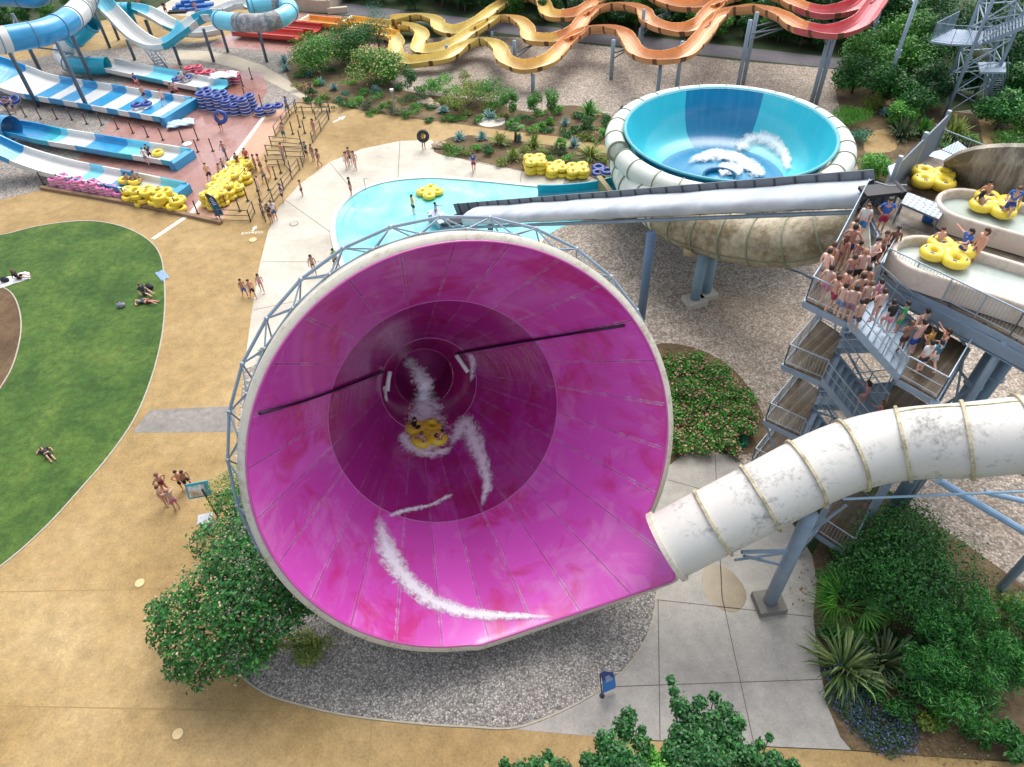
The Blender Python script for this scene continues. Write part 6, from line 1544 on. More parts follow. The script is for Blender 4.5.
for x, y, w_, lab in ((500, 140, 26, 'yellow edged yucca in the lower bed left of the palm'), (513, 155, 22, 'yellow green grassy tuft at the pool side of the bed'), (534, 142, 22, 'yucca right of the palm trunk'), (591, 152, 34, 'large yellow edged yucca near the navy ring')):
    spiky('yucca', 'yucca', lab, x, y, w_, 1.1, 'olive', 80, width=.05)
for x, y, w_, pal, lab in ((487, 149, 20, 'dark', 'dark shrub under the left yucca'), (455, 150, 30, 'mid', 'flat green ground shrub at the tip of the lower bed'), (545, 160, 30, 'mid', 'low green mound behind the yellow rafts'), (560, 150, 20, 'dusky', 'dusky shrub under the small palm'), (612, 152, 14, 'mid', 'grass clump against the pale tube'), (530, 158, 18, 'olive', 'olive low shrub above the raft stacks')):
    U('low_shrub', 'shrub', lab, x, y, w_, .8, pal, .13, 900, 5)
rg = np.random.default_rng(21)
for (x, y, w_) in ((300, 84, 18), (312, 92, 14), (326, 96, 14), (338, 104, 16), (366, 104, 18), (380, 108, 16), (398, 110, 18), (414, 106, 18), (424, 96, 22), (440, 98, 18), (452, 104, 22), (470, 112, 20), (486, 106, 20), (503, 116, 16), (526, 118, 18), (540, 112, 14), (574, 128, 18), (600, 132, 18), (610, 124, 18), (450, 90, 22), (480, 84, 20), (420, 88, 18), (400, 86, 18), (560, 110, 16)):
    U('low_shrub', 'shrub', 'small mixed green shrub filling the upper planting bed', x, y, w_ * 1.15, float(rg.uniform(.5, 1.1)), ('mid', 'olive', 'fresh', 'dark', 'dusky')[int(rg.integers(5))], .14, 620, 5, group='small shrubs filling the upper bed')
for (x, y, w_) in ((306, 100, 14), (318, 100, 16), (352, 106, 14), (370, 112, 14), (408, 113, 14), (428, 118, 12), (446, 118, 14), (460, 118, 16), (476, 118, 12), (512, 124, 14), (534, 128, 14), (548, 130, 14), (566, 132, 16), (584, 136, 16), (598, 140, 14), (614, 134, 14), (462, 104, 20), (494, 104, 18), (430, 104, 16), (300, 74, 14), (580, 116, 16), (606, 118, 14)):
    U('low_shrub', 'shrub', 'small mixed green shrub filling the upper planting bed', x, y, w_ * 1.2, float(rg.uniform(.4, .9)), ('mid', 'olive', 'fresh', 'dark', 'mid')[int(rg.integers(5))], .14, 600, 5, group='small shrubs filling the upper bed')
for (x, y, w_) in ((446, 146, 16), (466, 152, 16), (478, 148, 14), (525, 150, 16), (545, 150, 14), (556, 163, 18), (570, 158, 16), (582, 162, 16), (604, 160, 14), (500, 160, 16)):
    U('low_shrub', 'shrub', 'small mixed green shrub filling the lower bed beside the pool', x, y, w_ * 1.15, float(rg.uniform(.4, .8)), ('mid', 'olive', 'fresh', 'dark')[int(rg.integers(4))], .13, 560, 5, group='small shrubs filling the lower bed')
for (x, y, w_) in ((870, 690, 30), (905, 690, 40), (895, 712, 30), (925, 722, 34), (830, 580, 30), (826, 630, 18), (870, 630, 34), (880, 610, 40), (900, 640, 40), (945, 715, 34), (980, 735, 30)):
    U('low_shrub', 'shrub', 'small dark green shrub filling gaps in the lower right bed', x, y, w_, float(rg.uniform(.5, 1.0)), ('mid', 'dark', 'dark', 'olive')[int(rg.integers(4))], .14, 700, 5, group='small shrubs filling the lower right bed')
# right of the bowl
U('tall_grass', 'grass', 'tall green grass clump at the rim of the bowl', 853, 112, 44, 2.2, 'fresh', .4, 1700, 8, aspect=.1, up=.1, droop=-1.2)
U('tall_grass', 'grass', 'smaller tall grass clump beside the slender post', 874, 100, 22, 2.2, 'olive', .4, 800, 5, aspect=.1, up=.1, droop=-1.2)
spiky('flax_plant', 'flax', 'dark bronze flax behind the shed', 903, 130, 34, 1.8, 'dusky', 80, width=.07)
spiky('flax_plant', 'flax', 'green flax left of the lattice tower foot', 922, 128, 30, 1.8, 'mid', 80, width=.07)
spiky('flax_plant', 'flax', 'large pale green flax in front of the lattice tower', 955, 132, 46, 2.2, 'olive', 120, width=.08)
U('bright_shrub', 'shrub', 'bright green bush between the bowl and the shed', 878, 165, 42, 2.6, 'fresh', .18, 3000, 10)
U('bright_shrub', 'shrub', 'pale feathery bush against the shed wall', 893, 170, 20, 2.2, 'fresh', .16, 900, 6, shell=.2)
U('low_shrub', 'shrub', 'teal low shrub touching the bowl wrap', 858, 136, 26, 1.2, 'bluegreen', .15, 1100, 6)
U('low_shrub', 'shrub', 'yellow green low shrub behind the shed roof', 940, 138, 34, 1.3, 'fresh', .15, 1200, 6)
U('low_shrub', 'shrub', 'dark round shrub left of the tan track', 972, 140, 30, 1.3, 'mid', .15, 1300, 6)
U('low_shrub', 'shrub', 'green shrub mass right of the tan track', 1012, 138, 44, 1.6, 'mid', .17, 1900, 8)
spiky('agave', 'agave', 'blue agave at the shed corner', 964, 140, 14, .8, 'blue', 60, width=.07)
spiky('agave', 'agave', 'blue agave beside the slender post foot', 884, 112, 12, .8, 'blue', 60, width=.07)
k = 0
BG = [(858, 72, 52, 4.0, 'dark'), (886, 86, 52, 4.2, 'dark'), (912, 98, 50, 4.0, 'dark'), (932, 84, 46, 4.6, 'forest'), (900, 62, 56, 5.0, 'mid'), (868, 48, 48, 4.6, 'mid'), (926, 58, 50, 5.0, 'dark'), (906, 34, 60, 6, 'mid'), (946, 30, 60, 7, 'forest'), (1006, 108, 50, 4.0, 'feather'), (1018, 84, 46, 5.0, 'dark'), (1020, 50, 50, 7, 'forest'), (968, 70, 40, 4.2, 'forest'), (1004, 66, 40, 5.5, 'forest'), (880, 14, 60, 6, 'forest'), (930, 8, 60, 8, 'forest'), (985, 12, 60, 8, 'forest'), (1030, 14, 60, 8, 'forest'), (903, 112, 30, 2.6, 'fresh'), (1030, 118, 40, 3, 'mid')]
NOTE = ['beside the red bend', 'left of the pale post', 'in front of the lattice tower', 'against the lattice tower foot', 'above the slender post', 'beside the road end', 'under the tower platform', 'behind the slender posts', 'behind the tower platform', 'right of the tan track', 'beside the lower tower stairs', 'cut by the right edge above the stairs', 'seen through the lattice tower', 'between the tower legs and the right edge', 'behind the red flume at the top', 'left of the tower top', 'behind the tower top', 'in the top right corner', 'bright and small before the dark bushes', 'at the right edge above the stained wall']
for (x, y, w_, h, pal), nt_ in zip(BG, NOTE):
    U('bushy_tree', 'tree', {'dark': 'dark green', 'forest': 'deep green', 'mid': 'mid green', 'feather': 'bright layered', 'fresh': 'light green'}[pal] + ' bushy tree ' + nt_, x, y, w_, h, pal, .27 if h > 3 else .2, int(2600 + w_ * 25), 14, trunk=.12, z0=.1, shell=.4, r=.4)
# wood beyond the road: individual trees sharing a few crowns
protos = []
for s in range(4):
    rg = np.random.default_rng(90 + s); ro = root('forest_tree', (0, 0, 0), 'x', 'tree'); cl = clump_set(6.2, 6.0, 6.6, 18, rg, .5, .36)
    limb_tree(ro, 2.4, cl, .16, BARK, rg, 5); mesh_np('crown', leaves(cl, 5200, .34, rg, .55, .5, .45), 4, leaf_mat(GRN[('forest', 'dark', 'forest', 'mid')[s]]), ro); protos.append(ro)
rg = np.random.default_rng(3); k = 0
for row in range(5):
    for x in np.arange(318, 905, 17 + row * 3):
        yb = np.interp(x, [330, 480, 640, 740, 845, 905], [0, 16, 32, 42, 54, 62]) - 3 - row * 11 + rg.uniform(-3, 3)
        b = P(x + rg.uniform(-8, 8), yb)
        s = rg.uniform(.7, 1.0) * (1 if row else .62)
        o = dup(protos[rg.integers(4)], b, rg.random() * 6, 'dark leafy tree in the wood beyond the road' if row else 'low dark leafy tree in the front row along the road', 'trees beyond the road' if row else 'front row of trees along the road', (s, s, s * rg.uniform(.8, 1.1)))
for x, y in ((-20, 14), (8, 22), (30, 26), (52, 24), (20, 10), (45, 8), (70, 8), (95, -6), (120, -5), (140, 2), (220, -8), (250, -9), (275, -10), (300, -12), (5, 34)):
    b = P(x, y); s = rg.uniform(.4, .6); dup(protos[rg.integers(4)], b, rg.random() * 6, 'green tree among those behind the blue tube slides at top left', 'trees behind the left slides', s)
for o in protos: remove_tree(o)
# ------------------------------------------------------------------ people
BASEJ = dict(pelvis=(0, .01, .93), waist=(0, .0, 1.08), chest=(0, .0, 1.27), neck=(0, .01, 1.46), head=(0, -.015, 1.57), crown=(0, 0, 1.66), nose=(0, -.115, 1.565),
             hip1=(.095, 0, .88), knee1=(.105, -.02, .49), ankle1=(.105, .03, .09), toe1=(.12, -.13, .035),
             sho1=(.175, .0, 1.40), elb1=(.235, .02, 1.12), wri1=(.25, -.06, .88), hand1=(.25, -.09, .80))
def mirror(j):
    o = dict(j)
    for k, v in j.items():
        if k.endswith('1') and k[:-1] + '2' not in o: o[k[:-1] + '2'] = (-v[0], v[1], v[2])
    return o
def pose_joints(name):
    j = mirror(BASEJ); u = lambda **k: j.update(k)
    if name == 'walk': u(knee1=(.10, -.17, .52), ankle1=(.10, -.20, .10), toe1=(.11, -.36, .07), knee2=(-.10, .06, .49), ankle2=(-.10, .30, .13), toe2=(-.11, .17, .03), elb1=(.24, .12, 1.14), wri1=(.25, .02, .92), hand1=(.25, -.02, .85), elb2=(-.24, -.05, 1.13), wri2=(-.24, -.22, .96), hand2=(-.24, -.28, .90))
    if name == 'arms_up': u(elb1=(.34, -.04, 1.50), wri1=(.30, -.08, 1.72), hand1=(.29, -.1, 1.80), elb2=(-.32, -.10, 1.36), wri2=(-.20, -.26, 1.48), hand2=(-.16, -.30, 1.54))
    if name == 'folded': u(elb1=(.25, -.02, 1.13), wri1=(.08, -.20, 1.16), hand1=(.0, -.21, 1.17), elb2=(-.25, -.02, 1.12), wri2=(-.08, -.18, 1.12), hand2=(.0, -.19, 1.12))
    if name == 'hips': u(elb1=(.36, .06, 1.17), wri1=(.20, -.02, 1.00), hand1=(.15, -.07, .98), elb2=(-.36, .06, 1.17), wri2=(-.20, -.02, 1.00), hand2=(-.15, -.07, .98))
    if name == 'reach': u(elb1=(.27, -.18, 1.22), wri1=(.26, -.42, 1.25), hand1=(.25, -.50, 1.26), elb2=(-.38, .0, 1.32), wri2=(-.58, -.10, 1.42), hand2=(-.65, -.12, 1.46))
    if name == 'climb': u(knee1=(.10, -.26, .72), ankle1=(.10, -.14, .32), toe1=(.11, -.30, .27), chest=(0, -.06, 1.26), neck=(0, -.10, 1.44), head=(0, -.14, 1.54), crown=(0, -.13, 1.63), nose=(0, -.235, 1.52), sho1=(.175, -.06, 1.38), sho2=(-.175, -.06, 1.38), elb2=(-.30, -.14, 1.15), wri2=(-.32, -.34, 1.10), hand2=(-.32, -.42, 1.10))
    if name == 'sit':         # on the ground or a raft, legs forward, leaning back
        u(pelvis=(0, .0, .13), waist=(0, .06, .28), chest=(0, .12, .46), neck=(0, .13, .65), head=(0, .10, .76), crown=(0, .11, .85), nose=(0, -.01, .75),
          hip1=(.10, -.04, .13), knee1=(.14, -.40, .34), ankle1=(.14, -.74, .12), toe1=(.15, -.86, .22), hip2=(-.10, -.04, .13), knee2=(-.14, -.42, .26), ankle2=(-.13, -.80, .09), toe2=(-.14, -.90, .19),
          sho1=(.175, .12, .60), elb1=(.30, .20, .36), wri1=(.32, .0, .22), hand1=(.32, -.08, .19), sho2=(-.175, .12, .60), elb2=(-.30, .20, .36), wri2=(-.32, .0, .22), hand2=(-.32, -.08, .19))
    if name == 'lie':         # on the back along -y
        u(pelvis=(0, 0, .13), waist=(0, .16, .13), chest=(0, .34, .15), neck=(0, .53, .14), head=(0, .64, .15), crown=(0, .74, .15), nose=(0, .63, .26),
          hip1=(.095, -.05, .12), knee1=(.11, -.44, .14), ankle1=(.11, -.84, .07), toe1=(.13, -.90, .20), hip2=(-.095, -.05, .12), knee2=(-.11, -.40, .30), ankle2=(-.11, -.72, .07), toe2=(-.12, -.86, .10),
          sho1=(.175, .46, .14), elb1=(.36, .30, .08), wri1=(.34, .06, .08), hand1=(.33, -.02, .08), sho2=(-.175, .46, .14), elb2=(-.40, .56, .08), wri2=(-.20, .72, .09), hand2=(-.12, .74, .09))
    return j
RAD = dict(pelvis=(.155, .115), waist=(.135, .098), chest=(.155, .11), neck=.056, head=.098, crown=.07, nose=.03, hip=.092, knee=.058, ankle=.042, toe=.036, sho=.066, elb=.042, wri=.031, hand=.036)
EDGES = [('pelvis', 'waist'), ('waist', 'chest'), ('chest', 'neck'), ('neck', 'head'), ('head', 'crown'), ('head', 'nose')] + [(a + s, b + s) for s in '12' for a, b in (('hip', 'knee'), ('knee', 'ankle'), ('ankle', 'toe'), ('sho', 'elb'), ('elb', 'wri'), ('wri', 'hand'))] + [('pelvis', 'hip' + s) for s in '12'] + [('chest', 'sho' + s) for s in '12']
def skin(name, joints, edges, rad, rootj, sub=1):
    used = []
    for a, b in edges:
        for q in (a, b):
            if q not in used: used.append(q)
    me = bpy.data.meshes.new('tmp'); me.from_pydata([joints[q] for q in used], [(used.index(a), used.index(b)) for a, b in edges], [])
    o = bpy.data.objects.new('tmp', me); COL.objects.link(o)
    o.modifiers.new('s', 'SKIN'); 
    for i, q in enumerate(used):
        r = rad.get(q, rad.get(q[:-1])) if not callable(rad) else rad(q)
        me.skin_vertices[0].data[i].radius = r if isinstance(r, tuple) else (r, r); me.skin_vertices[0].data[i].use_root = (q == rootj)
    sm = o.modifiers.new('d', 'SUBSURF'); sm.levels = sm.render_levels = sub
    bpy.context.view_layer.update(); dg = bpy.context.evaluated_depsgraph_get(); m2 = bpy.data.meshes.new_from_object(o.evaluated_get(dg)); m2.name = name
    bpy.data.objects.remove(o)
    for p in m2.polygons: p.use_smooth = True
    return m2
def add_geo(me, g):
    """append loose fingers to the body mesh"""
    bm = bmesh.new(); bm.from_mesh(me); vs = [bm.verts.new(v) for v in g.v]
    for f in g.f:
        try: bm.faces.new([vs[i] for i in f]).smooth = True
        except ValueError: pass
    bm.to_mesh(me); bm.free()
def lerp(a, b, f): return tuple(a[i] + (b[i] - a[i]) * f for i in range(3))
PM = {}
def gmesh(name, g):
    me = bpy.data.meshes.new(name); me.from_pydata(g.v, [], g.f)
    for p in me.polygons: p.use_smooth = True
    return me
def pose_meshes(ps):
    if ps in PM: return PM[ps]
    j = pose_joints(ps); d = {}
    body = skin('body', j, EDGES, RAD, 'pelvis')
    g = G()
    for s in '12':
        w, h = np.array(j['wri' + s]), np.array(j['hand' + s]); d_ = h - w; d_ /= np.linalg.norm(d_); sd = np.cross(d_, [1, 0, 0] if abs(d_[0]) < .8 else [0, 0, 1]); sd /= np.linalg.norm(sd); nn = np.cross(d_, sd)
        for k, ln in enumerate((.062, .072, .068, .052)):
            st = h + sd * (.022 * (k - 1.5)) ; g.tube([st, st + d_ * ln * .55 + nn * .004, st + d_ * ln + nn * .022], [.0105, .0095, .007], 5)
        st = w + (h - w) * .55 + sd * -.03; g.tube([st, st - sd * .03 + d_ * .035, st - sd * .034 + d_ * .065], [.012, .011, .008], 5)
    add_geo(body, g); d['body'] = body
    sh = dict(j)
    for s in '12': sh['thigh' + s] = lerp(j['hip' + s], j['knee' + s], .84); sh['leg' + s] = lerp(j['hip' + s], j['knee' + s], .2); sh['arm' + s] = lerp(j['sho' + s], j['elb' + s], .62); sh['arms' + s] = lerp(j['sho' + s], j['elb' + s], .3)
    sh['belt'] = lerp(j['pelvis'], j['waist'], .45); sh['ribs'] = lerp(j['waist'], j['chest'], .55)
    d['shorts'] = skin('shorts', sh, [('belt', 'pelvis'), ('pelvis', 'hip1'), ('pelvis', 'hip2'), ('hip1', 'thigh1'), ('hip2', 'thigh2')], dict(belt=(.155, .116), pelvis=(.182, .138), hip=.116, thigh=.112), 'pelvis')
    d['briefs'] = skin('briefs', sh, [('belt', 'pelvis'), ('pelvis', 'leg1'), ('pelvis', 'leg2')], dict(belt=(.14, .104), pelvis=(.165, .125), leg=.094), 'pelvis')
    d['shirt'] = skin('shirt', sh, [('pelvis', 'waist'), ('waist', 'chest'), ('chest', 'sho1'), ('chest', 'sho2'), ('sho1', 'arm1'), ('sho2', 'arm2')], dict(pelvis=(.165, .125), waist=(.155, .118), chest=(.172, .127), sho=.082, arm=.066), 'chest')
    d['swimsuit'] = skin('swimsuit', sh, [('leg1', 'pelvis'), ('leg2', 'pelvis'), ('pelvis', 'waist'), ('waist', 'chest')], dict(pelvis=(.166, .125), waist=(.146, .108), chest=(.163, .119), leg=.094), 'pelvis')
    d['bikini'] = skin('bikini', sh, [('ribs', 'chest')], dict(ribs=(.150, .112), chest=(.160, .118)), 'chest')
    hd, cr, ns = [np.array(j[k]) for k in ('head', 'crown', 'nose')]; up = cr - hd; up /= np.linalg.norm(up); fw = ns - hd; fw -= up * (fw @ up); fw /= np.linalg.norm(fw); rt = np.cross(fw, up)
    def cap(long):
        g = G(); n = 14
        for i in range(8):
            a = (PI * .56) * i / 7
            for k in range(n):
                b = 2 * PI * k / n; loc = rt * math.sin(a) * math.cos(b) * .112 + fw * (math.sin(a) * math.sin(b) * .122) + up * (math.cos(a) * .125)
                if math.sin(b) > .3 and i > 4: loc = loc * .82 + up * .02
                if math.sin(b) < -.2 and i > 5: loc = loc - up * (.03 if not long else .16)
                g.v.append(tuple(hd + up * .03 - fw * .012 + loc))
        for i in range(7):
            for k in range(n): g.f.append((i * n + k, (i + 1) * n + k, (i + 1) * n + (k + 1) % n, i * n + (k + 1) % n))
        if long: p = hd - fw * .11; g.tube([p + up * .05, p - up * .08 - fw * .02, p - up * .24 - fw * .01, p - up * .32], [.06, .075, .06, .02], 8)
        return gmesh('hair', g)
    d['hair'] = cap(False); d['hair_long'] = cap(True)
    g = G()
    for s in (-1, 1): g.ball(tuple(hd + fw * .088 + rt * .036 * s + up * .022), .014, 6)
    g.ball(tuple(hd + fw * .093 - up * .045), (.024, .010, .008), 6)
    d['face'] = gmesh('face', g)
    g = G()
    for s in (-1, 1): g.ball(tuple(hd + rt * .098 * s), (.018, .028, .034), 6)
    add_geo(d['body'], g)
    PM[ps] = d
    return d
SKINS = ['#c0917e', '#cba08c', '#a87c68', '#d6b0a0', '#7f5644', '#bb8874']
def sm(i): return plain(SKINS[i % 6] if isinstance(i, int) else i, .5, .06, 3, name='skin')
FACE = plain('#3a1f1a', .5, .1, name='features')
def person(label, loc, ps='stand', rz=0.0, outfit=(), hair='#2a1d16', long=False, skin_=0, scale=1.0, group=None, rot=None):
    hs_ = random.Random(label)
    if isinstance(skin_, int): k = hs_.uniform(.86, 1.16); c_ = SKINS[skin_ % 6 if skin_ in (2, 3, 4) else hs_.choice((0, 1, 1, 3, 5, 2))]; skin_ = '#%02x%02x%02x' % tuple(min(255, int(int(c_[i:i + 2], 16) * k)) for i in (1, 3, 5))
    if hair in ('#1c1512', '#2a1d16', '#3a2518'): hair = hs_.choice(('#1c1512', '#2a1d16', '#3a2518', '#4d3423', '#6b4c30', '#241a14'))
    scale *= hs_.uniform(.95, 1.04); rz += hs_.uniform(-.45, .45)
    if ps in ('stand', 'folded') and hs_.random() < .25: ps = hs_.choice(('walk', 'hips', 'folded', 'stand'))
    d = pose_meshes(ps); r = root('person', loc, label, 'person', group); r.rotation_euler = rot if rot is not None else (0, 0, rz); r.scale = (scale,) * 3
    def add(nm_, me, mat_):
        o = bpy.data.objects.new(nm_, me); COL.objects.link(o); o.parent = r
        if not me.materials: me.materials.append(None)
        o.material_slots[0].link = 'OBJECT'; o.material_slots[0].material = mat_
    add('body', d['body'], sm(skin_)); add('face', d['face'], FACE)
    if hair: add('hair', d['hair_long' if long else 'hair'], plain(hair, .6, .15, 4, name='hair'))
    for piece, col in outfit: add({'shirt': 't_shirt', 'briefs': 'swim_briefs', 'bikini': 'bikini_top'}.get(piece, piece), d[piece], plain(col, .7, .1, 3, name='cloth'))
    return r
def facing(dx, dy):   # heading so that the body's -y looks along image direction (dx right, dy down)
    a, b = P(400, 300), P(400 + dx, 300 + dy); v = b - a; return math.atan2(v[1], v[0]) + PI / 2
def at_head(x, y, z, h=1.6): q = P(x, y, z + h); return (q[0], q[1], z)
def sh(c): return (('shorts', c),)
def ts(c, s): return (('shirt', c), ('shorts', s))
def bk(c): return (('bikini', c), ('briefs', c))
def sw(c): return (('swimsuit', c),)
GZ = 4 * Z0 + .004
def feet(x, y, z=GZ): q = P(x, y, z); return (q[0], q[1], z)
QG = 'bathers queuing for the ring slides'
